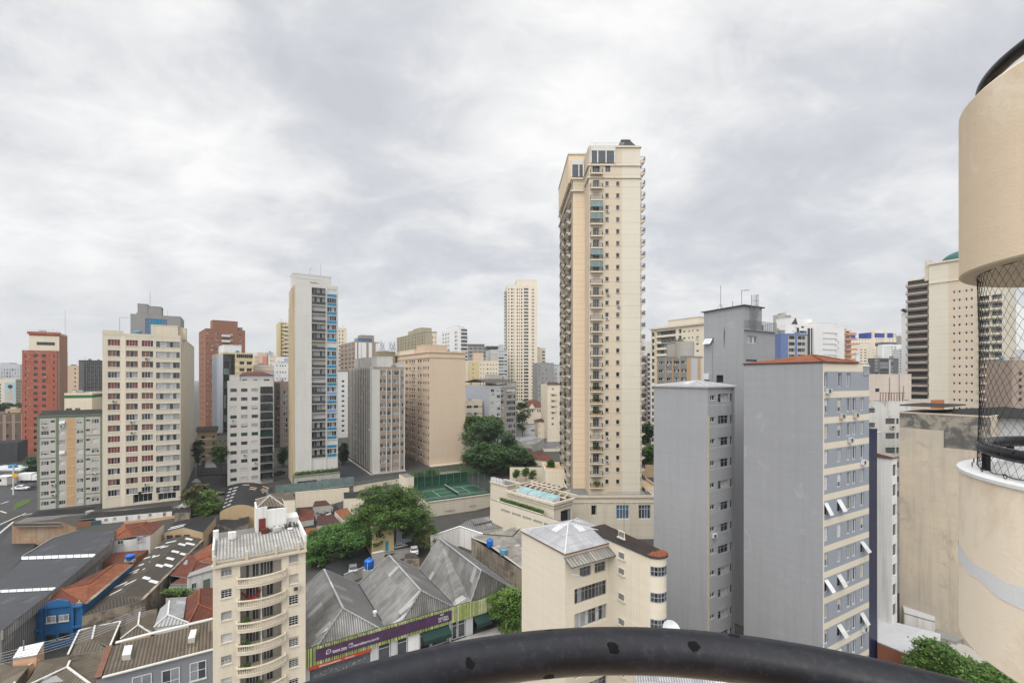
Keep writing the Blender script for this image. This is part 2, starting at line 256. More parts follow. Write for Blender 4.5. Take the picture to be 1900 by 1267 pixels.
# ------------------------------------------------------------------ mesh helpers
class MB:
 def __init__(s): s.v = []; s.f = []; s.m = []; s.mats = []; s.o = (0, 0, 0, 0, 1)
 def at(s, x=0, y=0, z=0, ang=0): s.o = (x, y, z, math.sin(ang), math.cos(ang)); return s
 def _v(s, p):
  ox, oy, oz, sn, cs = s.o
  s.v.append((ox + p[0] * cs - p[1] * sn, oy + p[0] * sn + p[1] * cs, oz + p[2])); return len(s.v) - 1
 def _m(s, m):
  if m not in s.mats: s.mats.append(m)
  return s.mats.index(m)
 def face(s, pts, m): s.f.append([s._v(p) for p in pts]); s.m.append(s._m(m)); return s
 def box(s, x0, x1, y0, y1, z0, z1, m, skip=''):
  if x0 > x1: x0, x1 = x1, x0
  if y0 > y1: y0, y1 = y1, y0
  if z0 > z1: z0, z1 = z1, z0
  i = [s._v(p) for p in ((x0, y0, z0), (x1, y0, z0), (x1, y1, z0), (x0, y1, z0), (x0, y0, z1), (x1, y0, z1), (x1, y1, z1), (x0, y1, z1))]
  k = s._m(m)
  for n, q in (('b', (0, 3, 2, 1)), ('t', (4, 5, 6, 7)), ('f', (0, 1, 5, 4)), ('r', (1, 2, 6, 5)), ('k', (2, 3, 7, 6)), ('l', (3, 0, 4, 7))):
   if n not in skip: s.f.append([i[j] for j in q]); s.m.append(k)
  return s
 def prism(s, top, bot, mt, ms):
  """top: 3-D ring; bot: a z value or a ring"""
  n = len(top)
  if isinstance(bot, (int, float)): bot = [(p[0], p[1], bot) for p in top]
  a = [s._v(p) for p in top]; b = [s._v(p) for p in bot]
  s.f.append(a); s.m.append(s._m(mt)); s.f.append(b[::-1]); s.m.append(s._m(ms))
  for i in range(n):
   j = (i + 1) % n; s.f.append([b[i], b[j], a[j], a[i]]); s.m.append(s._m(ms))
  return s
 def beam(s, p, q, wd, m, h=None):
  p, q = Vector(p), Vector(q); dd = (q - p)
  if dd.length < 1e-6: return s
  dd.normalize(); up = Vector((0, 0, 1)) if abs(dd.z) < .95 else Vector((1, 0, 0))
  sd = dd.cross(up).normalized() * wd / 2; u = sd.cross(dd).normalized() * (h or wd) / 2
  r = [[s._v(c + a * sd + b_ * u) for a, b_ in ((-1, -1), (1, -1), (1, 1), (-1, 1))] for c in (p, q)]; k = s._m(m)
  for i in range(4):
   j = (i + 1) % 4; s.f.append([r[0][i], r[0][j], r[1][j], r[1][i]]); s.m.append(k)
  s.f.append(r[0][::-1]); s.f.append(r[1]); s.m += [k, k]
  return s
 def tube(s, path, r, m, n=8, closed=False, r2=None):
  k = s._m(m); rings = []; L = len(path)
  for i, p in enumerate(path):
   p = Vector(p); a = Vector(path[i - 1] if (i or closed) else p); b = Vector(path[(i + 1) % L] if (i < L - 1 or closed) else p)
   t = (b - a).normalized(); up = Vector((0, 0, 1)) if abs(t.z) < .95 else Vector((1, 0, 0))
   sd = t.cross(up).normalized(); u = sd.cross(t).normalized(); rr = r if r2 is None else r + (r2 - r) * i / (L - 1)
   rings.append([s._v(p + rr * (math.cos(2 * math.pi * j / n) * sd + math.sin(2 * math.pi * j / n) * u)) for j in range(n)])
  for i in range(L if closed else L - 1):
   A, B = rings[i], rings[(i + 1) % L]
   for j in range(n): s.f.append([A[j], A[(j + 1) % n], B[(j + 1) % n], B[j]]); s.m.append(k)
  if not closed: s.f.append(rings[0][::-1]); s.f.append(rings[-1]); s.m += [k, k]
  return s
 def lathe(s, prof, m, n=24, c=(0, 0, 0), a0=0, a1=360):
  k = s._m(m) if isinstance(m, str) else None; rings = []; full = abs(a1 - a0 - 360) < .01; nn = n if full else n + 1
  for r, z in prof:
   rings.append([s._v((c[0] + r * math.cos(R(a0 + (a1 - a0) * j / n)), c[1] + r * math.sin(R(a0 + (a1 - a0) * j / n)), c[2] + z)) for j in range(nn)])
  for i in range(len(prof) - 1):
   for j in range(n):
    j2 = (j + 1) % nn; s.f.append([rings[i][j], rings[i][j2], rings[i + 1][j2], rings[i + 1][j]]); s.m.append(k if k is not None else s._m(m[i]))
  return s
 def mesh(s, name, smooth=False):
  me = bpy.data.meshes.new(name); me.from_pydata(s.v, [], s.f)
  for q in s.mats: me.materials.append(mat(q))
  me.polygons.foreach_set('material_index', s.m)
  if smooth: me.polygons.foreach_set('use_smooth', [True] * len(s.f))
  uvl = me.uv_layers.new(name='UVMap'); uv = [0.0] * (len(me.loops) * 2); vs = me.vertices
  for p in me.polygons:
   n = p.normal
   if n.z * n.z > .9997: ux, uy, uz = (1, 0, 0) ; vx, vy, vz = (0, 1, 0)
   else:
    l = math.hypot(n.x, n.y); ux, uy, uz = -n.y / l, n.x / l, 0.0
    if ux < 0 or (abs(ux) < 1e-4 and uy < 0): ux, uy = -ux, -uy
    vx, vy, vz = n.y * uz - n.z * uy, n.z * ux - n.x * uz, n.x * uy - n.y * ux
    if vz < 0: vx, vy, vz = -vx, -vy, -vz
   for li in p.loop_indices:
    c = vs[me.loops[li].vertex_index].co
    uv[2 * li] = c.x * ux + c.y * uy + c.z * uz; uv[2 * li + 1] = c.x * vx + c.y * vy + c.z * vz
  uvl.data.foreach_set('uv', uv); return me
 def build(s, name, parent=None, loc=(0, 0, 0), ang=0, smooth=False):
  return link(s.mesh(name, smooth), name, parent, loc, ang)
def link(me, name, parent=None, loc=(0, 0, 0), ang=0):
 o = bpy.data.objects.new(name, me); S.collection.objects.link(o); o.location = loc; o.rotation_euler = (0, 0, ang)
 if parent: o.parent = parent
 return o
def tag(o, label, cat, group=None, kind=None):
 o['label'] = label; o['category'] = cat
 if group: o['group'] = group
 if kind: o['kind'] = kind
 return o
def thing(name, label, cat, loc=(0, 0, 0), ang=0, group=None):
 o = bpy.data.objects.new(name, None); S.collection.objects.link(o); o.location = loc; o.rotation_euler = (0, 0, ang)
 o.empty_display_size = .5
 return tag(o, label, cat, group)
def struct(name, o): o['kind'] = 'structure'; return o
# ------------------------------------------------------------------ where things stand
GN = math.atan2(1366, 844.4)                   # direction (from +Y towards +X) of the street grid
def gz(y):                                     # the ground rises gently away from the market street
 t = min(1, max(0, (y - 82) / 40.0)); return 3.8 * t * t * (3 - 2 * t)
def W(px, py, z):                              # the point at height z seen at (px, py)
 y = (CZ - z) * F / (py - HY); return ((px - CX) / F * y, y, z)
def WY(px, py, y): return ((px - CX) / F * y, y, CZ + (HY - py) / F * y)
def hit(o, dr, px):                            # how far along dr from o the vertical plane through column px lies
 k = (px - CX) / F; return (k * o[1] - o[0]) / (dr[0] - k * dr[1])
def zpx(py, y): return CZ + (HY - py) / F * y
# ------------------------------------------------------------------ windows
def wst(n=2, fr='frame_white', t=.06, panes=('glass_dark', 'glass_dark', 'glass_mid', 'glass_light', 'glass_curtain'), blind=0, bm=('blind_white',), awn=0, tr=0, bars=0, sill=None, partial=.5, low=0):
 return dict(n=n, fr=fr, t=t, panes=panes, blind=blind, bm=bm, awn=awn, tr=tr, bars=bars, sill=sill, partial=partial, low=low)
def win_geo(mb, w_, h, st, g):
 t = st['t']; fr = st['fr']; n = st['n']
 if st['low']:
  mb.face([(0, 0, 0), (w_, 0, 0), (w_, 0, h), (0, 0, h)], g.choice(st['panes'])); return
 zt = h
 if g.random() < st['blind']:
  k = h if g.random() > st['partial'] else h * g.choice((.3, .5, .65)); zt = h - k
  mb.box(t, w_ - t, -.035, -.005, zt, h - t * .5, g.choice(st['bm']))
 for x0, x1, z0, z1 in ((0, t, 0, h), (w_ - t, w_, 0, h), (t, w_ - t, 0, t), (t, w_ - t, h - t, h)): mb.box(x0, x1, -.05, .0, z0, z1, fr)
 mb.face([(0, .015, 0), (w_, .015, 0), (w_, .015, h), (0, .015, h)], g.choice(st['panes']))
 if zt > t * 3:
  lw = (w_ - 2 * t) / n
  for i in range(n):
   x0 = t + i * lw
   if i: mb.box(x0 - t * .4, x0 + t * .4, -.04, .0, t, zt - .01, fr)
   mb.face([(x0, .008, t), (x0 + lw, .008, t), (x0 + lw, .008, zt), (x0, .008, zt)], g.choice(st['panes']))
  if st['tr']: mb.box(t, w_ - t, -.045, -.003, h * (1 - st['tr']) - t * .3, h * (1 - st['tr']) + t * .3, fr)
  for b_ in range(st['bars']): z = t + (zt - t) * (b_ + 1) / (st['bars'] + 1); mb.box(t, w_ - t, -.046, -.002, z - .02, z + .02, fr)
 if g.random() < st['awn']:
  a = R(g.uniform(28, 40)); L = h * .95; m = g.choice(('blind_white', 'frame_white', 'blind_beige'))
  p = [(t, -.06, h * .98), (w_ - t, -.06, h * .98), (w_ - t, -.06 - L * math.sin(a), h * .98 - L * math.cos(a)), (t, -.06 - L * math.sin(a), h * .98 - L * math.cos(a))]
  mb.prism(p, [(x, y - .04, z - .02) for x, y, z in p], m, m)
 if st['sill']: mb.box(-.08, w_ + .08, -.32, -.02, -.09, -.005, st['sill'])
_wc = {}
def win_mesh(st, w_, h, k):
 key = (id(st), round(w_, 1), round(h, 1), k)
 if key not in _wc:
  mb = MB(); win_geo(mb, w_, h, st, random.Random(hash((round(w_, 1), round(h, 1), k)) & 0xffff)); _wc[key] = (mb.mesh('window'), st)
 return _wc[key][0]
FACES = {'F': lambda w, d: (0, 0, 0, w), 'R': lambda w, d: (w, 0, 90, d), 'B': lambda w, d: (w, d, 180, w), 'L': lambda w, d: (0, d, -90, d)}
class Bld:
 """A block standing on the ground. px: image column of its near corner, Y: distance of that corner; the front runs off along
 direction ang until column xr; its depth ends at column L (left side seen), Rr (right side seen) or is d metres."""
 def __init__(s, name, label, cat, px, Y=None, top=None, zt=None, ang=GN, xr=None, w=None, L=None, Rr=None, d=12., base=None, group=None, wall='beige', roofm='roofdeck', par=.7):
  if Y is None: Y = (CZ - zt) * F / (top - HY)
  if zt is None: zt = zpx(top, Y)
  s.C = ((px - CX) / F * Y, Y); s.a = (math.sin(ang), math.cos(ang)); s.b = (-s.a[1], s.a[0])
  s.w = w or hit(s.C, s.a, xr)
  if L is not None: d = hit(s.C, s.b, L)
  if Rr is not None: d = hit((s.C[0] + s.a[0] * s.w, s.C[1] + s.a[1] * s.w), s.b, Rr)
  s.d = d; s.z0 = gz(Y) if base is None else base; s.H = zt - s.z0; s.wall = wall; s.roofm = roofm; s.par = par
  s.th = math.pi / 2 - ang
  s.root = thing(name, label, cat, (s.C[0], s.C[1], s.z0), s.th, group)
  s.holes = {k: [] for k in 'FRBL'}; s.regs = {k: [] for k in 'FRBL'}; s.wins = []; s.balcs = []; s.fm = {}
  s.noroof = False; s.maxwin = 100
 def org(s, f): x, y, a, l = FACES[f](s.w, s.d); return x, y, R(a), l
 def wp(s, x, y): return (s.C[0] + s.a[0] * x + s.b[0] * y, s.C[1] + s.a[1] * x + s.b[1] * y)
 def fp(s, f, u, out=0): # face coords -> local x,y ; out>0 = outwards
  x, y, a, l = s.org(f); c, n = math.cos(a), math.sin(a); return x + u * c + out * n, y + u * n - out * c
 def sx(s, f, px, out=0):
  x0, y0 = s.fp(f, 0, out); x1, y1 = s.fp(f, 1, out); P0, P1 = s.wp(x0, y0), s.wp(x1, y1)
  return hit(P0, (P1[0] - P0[0], P1[1] - P0[1]), px)
 def zz(s, f, px, py, out=0):
  p = s.fp(f, s.sx(f, px, out), out); return zpx(py, s.wp(*p)[1]) - s.z0
 def rows(s, f, px, y0, y1, dy, n):
  """bottoms and heights of n storeys of windows: first seen between rows y0..y1 at column px, next dy px lower"""
  zt, zb, zn = s.zz(f, px, y0), s.zz(f, px, y1), s.zz(f, px, y1 + dy); return [(zb - (zb - zn) * i, zt - zb) for i in range(n)]
 def win(s, f, cols, rows, st, dep=.22, skip=None):
  l = s.org(f)[3]
  for ci, c in enumerate(cols):
   a, b = s.sx(f, c[0]), s.sx(f, c[1]); a, b = min(a, b), max(a, b); a = max(a, .15); b = min(b, l - .15)
   if b - a < .15: continue
   for ri, (z, h) in enumerate(rows):
    if z < .3 or z + h > s.H - .1 or (skip and skip(ci, ri)): continue
    stt = st(ci, ri) if callable(st) else st
    if stt is None: continue
    s.holes[f].append((a, b, z, z + h, dep)); s.wins.append((f, a, z, b - a, h, dep, stt))
 def wring(s, f, u0, u1, rows, st, dep=.22):   # columns given in metres
  for z, h in rows:
   if z > .2 and z + h < s.H - .1: s.holes[f].append((u0, u1, z, z + h, dep)); s.wins.append((f, u0, z, u1 - u0, h, dep, st))
 def reg(s, f, a, b, z0, z1, m): s.regs[f].append((a, b, z0, z1, m))
 def regpx(s, f, x0, x1, m, z0=-2, z1=999): a, b = s.sx(f, x0), s.sx(f, x1); s.reg(f, min(a, b), max(a, b), z0, z1, m)
 def bands(s, f, zs, h, m, u0=0, u1=999):
  for z in zs: s.reg(f, u0, u1, z, z + h, m)
 def wallmesh(s):
  mb = MB()
  for f in 'FRBL':
   x, y, a, l = s.org(f); mb.at(x, y, 0, a); H = s.H; base = -1.5; m0 = s.fm.get(f, s.wall)
   hs = s.holes[f]; rg = s.regs[f]
   us = sorted({0, l} | {round(min(max(v, 0), l), 3) for h in hs for v in h[:2]} | {round(min(max(v, 0), l), 3) for g in rg for v in g[:2]})
   zs = sorted({base, H} | {round(min(max(v, base), H), 3) for h in hs for v in h[2:4]} | {round(min(max(v, base), H), 3) for g in rg for v in g[2:4]})
   us = [u for i, u in enumerate(us) if i == 0 or u - us[i - 1] > .004]; zs = [z for i, z in enumerate(zs) if i == 0 or z - zs[i - 1] > .004]
   for i in range(len(us) - 1):
    uc = (us[i] + us[i + 1]) / 2; hc = [h for h in hs if h[0] < uc < h[1]]; gc = [g for g in rg if g[0] < uc < g[1]]
    if not hc and not gc:
     mb.face([(us[i], 0, base), (us[i + 1], 0, base), (us[i + 1], 0, H), (us[i], 0, H)], m0); continue
    run = None
    def flush(z1):
     if run is not None: mb.face([(us[i], 0, run[0]), (us[i + 1], 0, run[0]), (us[i + 1], 0, z1), (us[i], 0, z1)], run[1])
    for j in range(len(zs) - 1):
     c = (zs[j] + zs[j + 1]) / 2
     if any(h[2] < c < h[3] for h in hc): m = None
     else:
      m = m0
      for g in gc:
       if g[2] < c < g[3]: m = g[4]
     if run is not None and run[1] == m: continue
     flush(zs[j]); run = (zs[j], m) if m else None
    flush(zs[-1])
   for h in hs:
    a0, a1, z0, z1, dp = h[:5]; mr = h[5] if len(h) > 5 else m0
    mb.face([(a0, 0, z0), (a0, dp, z0), (a0, dp, z1), (a0, 0, z1)], mr); mb.face([(a1, dp, z0), (a1, 0, z0), (a1, 0, z1), (a1, dp, z1)], mr)
    mb.face([(a0, 0, z0), (a1, 0, z0), (a1, dp, z0), (a0, dp, z0)], mr); mb.face([(a0, dp, z1), (a1, dp, z1), (a1, 0, z1), (a0, 0, z1)], mr)
    if len(h) > 6: mb.face([(a0, dp, z0), (a1, dp, z0), (a1, dp, z1), (a0, dp, z1)], h[6])
  mb.at(); return mb
 def px_of(s, lx, ly, lz):
  X, Y = s.wp(lx, ly); return (CX + X / Y * F, HY - (s.z0 + lz - CZ) / Y * F)
 def finish(s, roof=True):
  s.wallmesh().build('wall', s.root)
  if roof and not s.noroof:
   p = s.par; mb = MB(); w_, d_, H = s.w, s.d, s.H
   mb.face([(.01, .01, H - p), (w_ - .01, .01, H - p), (w_ - .01, d_ - .01, H - p), (.01, d_ - .01, H - p)], s.roofm)
   if p > .05:
    t = .2; c = s.wall
    mb.box(-.03, w_ + .03, -.03, t, H - p, H + .02, c, 'b'); mb.box(-.03, w_ + .03, d_ - t, d_ + .03, H - p, H + .02, c, 'b')
    mb.box(-.03, t, t, d_ - t, H - p, H + .019, c, 'bfk'); mb.box(w_ - t, w_ + .03, t, d_ - t, H - p, H + .019, c, 'bfk')
   mb.build('roof', s.root)
  g = random.Random(len(s.wins) + int(s.w * 10)); ws = [q for q in s.wins if q[5] < .5 and q[2] > 2.5 and .7 < q[3] < 3 and s.C[1] < 260]
  for f, u, z, w_, h, dp, st in g.sample(ws, min(len(ws), len(ws) // 9)):
   x, y = s.fp(f, u + w_ * g.uniform(.05, .5), .03); mb = MB(); mb.box(0, .8, -.36, 0, -.78, -.2, g.choice(('metal_white', 'whitegrey', 'blind_beige'))); mb.box(.08, .5, -.375, -.361, -.7, -.28, 'panel_dark'); mb.build('air_conditioner', s.root, (x, y, z), s.org(f)[2])
  if roof and s.H > 14 and s.par > .3: s.clutter()
  def area(q):
   f, u, z, w_, h, dp, st = q; x, y = s.fp(f, u); x2, y2 = s.fp(f, u + w_); a = s.px_of(x, y, z); b = s.px_of(x2, y2, z + h); return -abs((a[0] - b[0]) * (a[1] - b[1]))
  s.wins.sort(key=area)
  for i, (f, u, z, w_, h, dp, st) in enumerate(s.wins[:s.maxwin]):
   x, y = s.fp(f, u, -dp + .02); o = link(win_mesh(st, w_, h, rng.randrange(9)), 'window', s.root, (x, y, z), s.org(f)[2])
   o.scale = (w_ / max(.1, round(w_, 1)), 1, h / max(.1, round(h, 1)))
  if len(s.wins) > s.maxwin:
   mb = MB()
   for f, u, z, w_, h, dp, st in s.wins[s.maxwin:]:
    x, y = s.fp(f, u, -dp + .02); mb.at(x, y, z, s.org(f)[2]); win_geo(mb, w_, h, st, rng)
   mb.build('window', s.root)['kind'] = 'stuff'
  return s.root
 def clutter(s):
  g = random.Random(int(s.C[0] * 7 + s.C[1] * 13)); zr = s.H - s.par
  for k in range(g.randint(2, 4)):
   a, b_, h_ = g.uniform(.8, 2.2), g.uniform(.8, 2), g.uniform(.7, 1.9); x, y = g.uniform(1, max(1.1, s.w - 3)), g.uniform(1, max(1.1, min(s.d, 12) - 3)); mb = MB()
   if g.random() < .4: mb.lathe([(0, h_ * 1.1), (a * .3, h_ * 1.05), (a * .5, h_ * .95), (a * .45, 0)], g.choice(('concrete', 'whitegrey', 'tank_faded')), 12); mb.build('roof_tank', s.root, (x, y, zr))
   else: mb.box(0, a, 0, b_, 0, h_, g.choice(('concrete', 'offwhite', 'mortar'))); mb.box(-.08, a + .08, -.08, b_ + .08, h_, h_ + .1, 'concrete_dark'); mb.build('roof_hut', s.root, (x, y, zr))
  for k in range(g.randint(1, 3)):
   x, y, h_ = g.uniform(.5, s.w - .5), g.uniform(.5, min(s.d, 12) - .5), g.uniform(2, 4.2); mb = MB(); mb.tube([(0, 0, 0), (0, 0, h_)], .04, 'metal_grey', 5)
   if g.random() < .6: mb.beam((-.6, 0, h_ * .9), (.6, 0, h_ * .9), .04, 'metal_grey'); [mb.beam((u, -.3, h_ * .9), (u, .3, h_ * .9), .03, 'metal_grey') for u in (-.5, -.2, .1, .4)]
   mb.build('roof_antenna', s.root, (x, y, zr))
 def block(s, name, px0, px1, yo, dep, top, m, zb=None, parent=None, roofm=None, py0=None):
  """a box on the roof whose front, yo metres behind the front wall, spans columns px0..px1 up to row top"""
  u0, u1 = s.sx('F', px0, -yo), s.sx('F', px1, -yo)
  if u0 < -.5 and yo >= 0 and zb is None:       # it shows over the left side: let it run back instead
   yb = hit(s.wp(.5, 0), s.b, px0); dep = max(2, min(yb, s.d - .3) - yo); u0 = .5; u1 = max(u1, 2.5)
  z1 = s.zz('F', px0, top, -yo); zb = s.H - s.par if zb is None else zb
  mb = MB(); mb.box(u0, u1, yo, yo + dep, zb, z1, m, 'bt'); mb.face([(u0, yo, z1), (u1, yo, z1), (u1, yo + dep, z1), (u0, yo + dep, z1)], roofm or m)
  mb.box(u0 - .08, u1 + .08, yo - .08, yo + dep + .08, z1 - .25, z1 - .02, m, 't'); 
  o = mb.build(name, parent or s.root); o2 = (u0, u1, z1); return o, o2
 def part(s, name, mb, parent=None, **k): return mb.build(name, parent or s.root, **k)
def balcony_mesh(w_, pr, railh, slab, railm, bars=True, solid=0, slabt=.22, bracket=False, curve=0):
 """slab (local: x along wall, -y outwards, top of floor at z=0) and a railing mesh"""
 a = MB(); a.box(0, w_, -pr, 0, -slabt, 0, slab)
 if bracket: a.prism([(0, 0, -slabt - .003), (0, -pr * .9, -slabt - .003), (w_, -pr * .9, -slabt - .003), (w_, 0, -slabt - .003)], [(.1, 0, -slabt - .6), (.1, -pr * .3, -slabt - .6), (w_ - .1, -pr * .3, -slabt - .6), (w_ - .1, 0, -slabt - .6)], slab, slab)
 b = MB(); e = .04
 if solid:
  b.box(0, w_, -pr, -pr + .08, .003, solid, railm); b.box(0, .08, -pr + .08, 0, .003, solid, railm); b.box(w_ - .08, w_, -pr + .08, 0, .003, solid, railm)
 if railh > solid:
  for z in ((railh, solid + .05) if not solid else (railh,)):
   b.box(0, w_, -pr, -pr + .05, z - .05, z, railm); b.box(0, .05, -pr + .05, 0, z - .05, z, railm); b.box(w_ - .05, w_, -pr + .05, 0, z - .05, z, railm)
  if bars:
   n = max(2, int(w_ / .22))
   for i in range(n + 1): x = i * (w_ - e) / n; b.box(x, x + e, -pr + .005, -pr + .045, solid + .004, railh - .05, railm, 'tb')
   n = max(1, int(pr / .25))
   for i in range(1, n):
    y = -pr + i * pr / n
    for x in (.005, w_ - .045): b.box(x, x + e, y, y + e, solid + .004, railh - .05, railm, 'tb')
 return a.mesh('balcony'), b.mesh('railing')
def put_balconies(bl, items, limit=100):
 """items: (face, u, z, slab mesh, railing mesh)"""
 for i, (f, u, z, a, b) in enumerate(items[:limit]):
  x, y = bl.fp(f, u, .002); o = link(a, 'balcony', bl.root, (x, y, z), bl.org(f)[2])
  if b: link(b, 'railing', o)
def antenna(name, label, base, h, guy=0, arm=0, r=.05):
 t = thing(name, label, 'antenna', base); m = MB(); m.tube([(0, 0, 0), (0, 0, h)], r, 'metal_grey', 6); m.build('mast', t)
 if arm: a = MB(); a.beam((0, 0, h), (arm, .01, h + .02), .06, 'metal_grey'); [a.beam((arm * k, -.5, h), (arm * k, .5, h), .04, 'metal_grey') for k in (.3, .6, .95)]; a.build('crossbar', t)
 if guy:
  g = MB()
  for k in range(3): an = k * 2.1 + .4; g.beam((0, 0, h * .32), (guy * math.cos(an), guy * math.sin(an), 0), .05, 'metal_grey')
  g.build('guy_wire', t)
 return t
def merge(A, B):                               # make B's parts parts of A
 for c in [o for o in S.collection.objects if o.parent == B.root]:
  x, y = B.wp(c.location.x, c.location.y) ; dx, dy = x - A.C[0], y - A.C[1]
  c.parent = A.root; c.location = (dx * A.a[0] + dy * A.a[1], dx * A.b[0] + dy * A.b[1], c.location.z + B.z0 - A.z0)
  c.rotation_euler.z += B.th - A.th
 bpy.data.objects.remove(B.root)
# == towers of the left and middle
X1 = lambda v: v * .3314
Y1 = lambda v: 540 + v * .3314
X2 = lambda v: 330 + v * .3631
Y2 = lambda v: 480 + v * .3631
cols = lambda fn, *p: [(fn(a), fn(b)) for a, b in p]
GA = R(50)
W_RED = wst(4, 'frame_white', .07, ('blind_red', 'blind_red', 'glass_dark'), 0, bars=0)
W_BRN = wst(3, 'frame_white', .06, ('blind_brown', 'blind_brown', 'glass_dark'))
W_CLR = wst(4, 'frame_white', .09, ('glass_dark', 'glass_mid', 'glass_dark', 'glass_light'))
W_BAND = wst(7, 'frame_grey', .08, ('glass_light', 'glass_curtain', 'glass_mid', 'glass_light', 'glass_dark', 'glass_curtain'), .15, ('blind_grey',))
# ---- big beige slab block, left
B = Bld('apartment_block', 'broad beige apartment block with red and brown shuttered windows and a glazed right bay', 'apartment block', 190, 125.5, 617, xr=335, Rr=360.5, wall='beige')
rw = B.rows('F', X1(637), Y1(271), Y1(306), 19.93, 15)
clear = {3, 7, 12, 14}; brown = {1, 2, 5, 6, 8, 13}
def st5(c, r):
 if r in (3, 14, 12) or (r == 7 and c > 0) or (r == 9 and c > 0): return W_CLR
 return W_BRN if r in (1, 2, 5, 6, 8, 13) else W_RED
B.win('F', cols(X1, (603, 672), (705, 772), (793, 858)), rw, st5)
rb = B.rows('F', X1(940), Y1(283), Y1(316), 19.14, 15)
B.win('F', cols(X1, (874, 1008)), rb, W_BAND)
B.regpx('F', X1(676), X1(700), 'cream')
for a, b in cols(X1, (745, 852), (885, 985)):
 u0, u1 = B.sx('F', a), B.sx('F', b); B.holes['F'].append((u0, u1, .5, 3.6, 1.2)); B.wins.append(('F', u0, .5, u1 - u0, 3.1, 1.2, W_CLR))
for a, c, rr in ((600, 675, rw), (702, 775, rw), (790, 861, rw), (872, 1010, rb)):
 for z_, h in rr: m = MB(); m.box(B.sx('F', X1(a)), B.sx('F', X1(c)), -.08, -.002, z_ - .15, z_ - .02, 'cream'); m.build('window_ledge', B.root)
B.finish()
B.block('penthouse', 280, 330, 5, 7, 602, 'beige'); B.block('water_tank_room', 311, 345, 8, 4, 607, 'cream')
m = MB(); m.box(0, B.sx('F', X1(688)), -.06, .3, B.H - .4, B.H + .75, 'cornice'); m.build('parapet', B.root)
antenna('television_antenna', 'thin rooftop antenna on the left end of the big beige apartment block', (*B.wp(3, 4), B.z0 + B.H - .7), 5.5, arm=2.5)
# ---- small green-framed block in front of it
B = Bld('apartment_block', 'lower white apartment block with green frame bands and an orange stripe', 'apartment block', 68.6, 124, 772, xr=189.5, d=13, wall='stonewhite', par=.15)
for a, b in ((205, 223), (312, 330), (469, 480), (561, 575)): B.regpx('F', X1(a), X1(b), 'greygreen')
u = [B.sx('F', X1(v)) for v in (223, 312, 330, 469, 480, 561)]
z = lambda x, y: B.zz('F', X1(x), Y1(y))
B.reg('F', 0, 99, B.H - .75, B.H, 'greygreen')
for zy in (825, 940, 1052, 1165):
 zz_ = z(215, zy); B.reg('F', u[0], u[1], zz_ - .18, zz_ + .12, 'greygreen'); B.reg('F', u[4], u[5], zz_ - .05 , zz_ + .25, 'greygreen')
B.regpx('F', X1(372), X1(425), 'orangebeige', z(398, 1200), z(398, 712))
WS = wst(3, 'frame_white', .06, ('glass_dark', 'glass_mid', 'glass_light'), .55, ('blind_white', 'blind_grey', 'blind_white'), .13)
WSm = wst(2, 'frame_grey', .05, ('glass_dark', 'glass_dark', 'glass_mid'))
B.win('F', cols(X1, (230, 273)), B.rows('F', X1(250), Y1(727), Y1(750), 18.7, 9), WS)
B.win('F', cols(X1, (283, 308)), B.rows('F', X1(295), Y1(723), Y1(736), 18.7, 9), WSm)
B.win('F', cols(X1, (330, 366)), B.rows('F', X1(348), Y1(723), Y1(746), 18.6, 9), WS)
B.win('F', cols(X1, (430, 467)), B.rows('F', X1(448), Y1(719), Y1(742), 18.2, 9), WS)
B.win('F', cols(X1, (482, 504)), B.rows('F', X1(492), Y1(717), Y1(729), 18.1, 9), WSm)
B.win('F', cols(X1, (513, 553)), B.rows('F', X1(533), Y1(716), Y1(740), 18.0, 9), WS)
m = MB()
for i in range(1, 10):
 zz_ = z(398, 712) - i * (z(398, 712) - z(398, 1200)) / 9; m.box(B.sx('F', X1(372)), B.sx('F', X1(425)), -.08, -.002, zz_, zz_ + .12, 'cornice')
m.build('panel_ledge', B.root)
m = MB(); W_, D_ = B.w, B.d; m.prism([(0, 0, B.H), (W_, 0, B.H), (W_, D_ / 2, B.H + 1.1), (0, D_ / 2, B.H + 1.1)], B.H - .05, 'blackroof', 'greygreen'); m.prism([(0, D_ / 2, B.H + 1.1), (W_, D_ / 2, B.H + 1.1), (W_, D_, B.H), (0, D_, B.H)], B.H - .05, 'blackroof', 'greygreen')
m.box(-.15, W_ + .15, -.2, -.02, B.H - .12, B.H + .12, 'greygreen'); B.finish(roof=False); m.build('roof', B.root)
# ---- terracotta tower, far left
B = Bld('apartment_tower', 'terracotta tower scratched with white paint patches and topped by a cream block', 'apartment tower', 41, 214, 649.5, xr=105.5, Rr=125.5, wall='brickred', base=0)
B.fm['R'] = 'brickorange'
X3 = lambda v: v * .2524
WT = wst(2, 'frame_dark', .06, ('glass_dark', 'panel_dark'))
B.win('F', cols(X3, (248, 277), (310, 338)), B.rows('F', X3(262), 657.2, 662.6, 11.65, 16), WT)
B.win('F', cols(X3, (184, 193), (392, 401)), B.rows('F', X3(190), 657.2, 663, 11.65, 16), WT)
B.win('R', [(110, 112), (116, 118)], B.rows('R', 111, 659, 664, 10.8, 16), WT)
pt = MB(); g = random.Random(5)
for i in range(90):
 u = g.uniform(.3, B.w - .6); zz_ = B.H - g.random() ** 2 * 38 - .6
 if g.random() < .4: u = g.uniform(.2, 1.8)
 an = g.choice((0, 0, 1.57, g.uniform(-.8, .8))); p = (u, -.02, zz_)
 for k in range(g.randint(1, 3)):
  l_ = g.uniform(.3, 1.1); r_ = (min(B.w - .1, max(.05, p[0] + l_ * math.cos(an))), -.02, p[2] + l_ * math.sin(an)); pt.beam(p, r_, g.choice((.06, .09, .2)), 'patchwhite', .03); p = r_; an += g.uniform(-.9, .9)
B.finish(); pt.build('paint_patch', B.root)
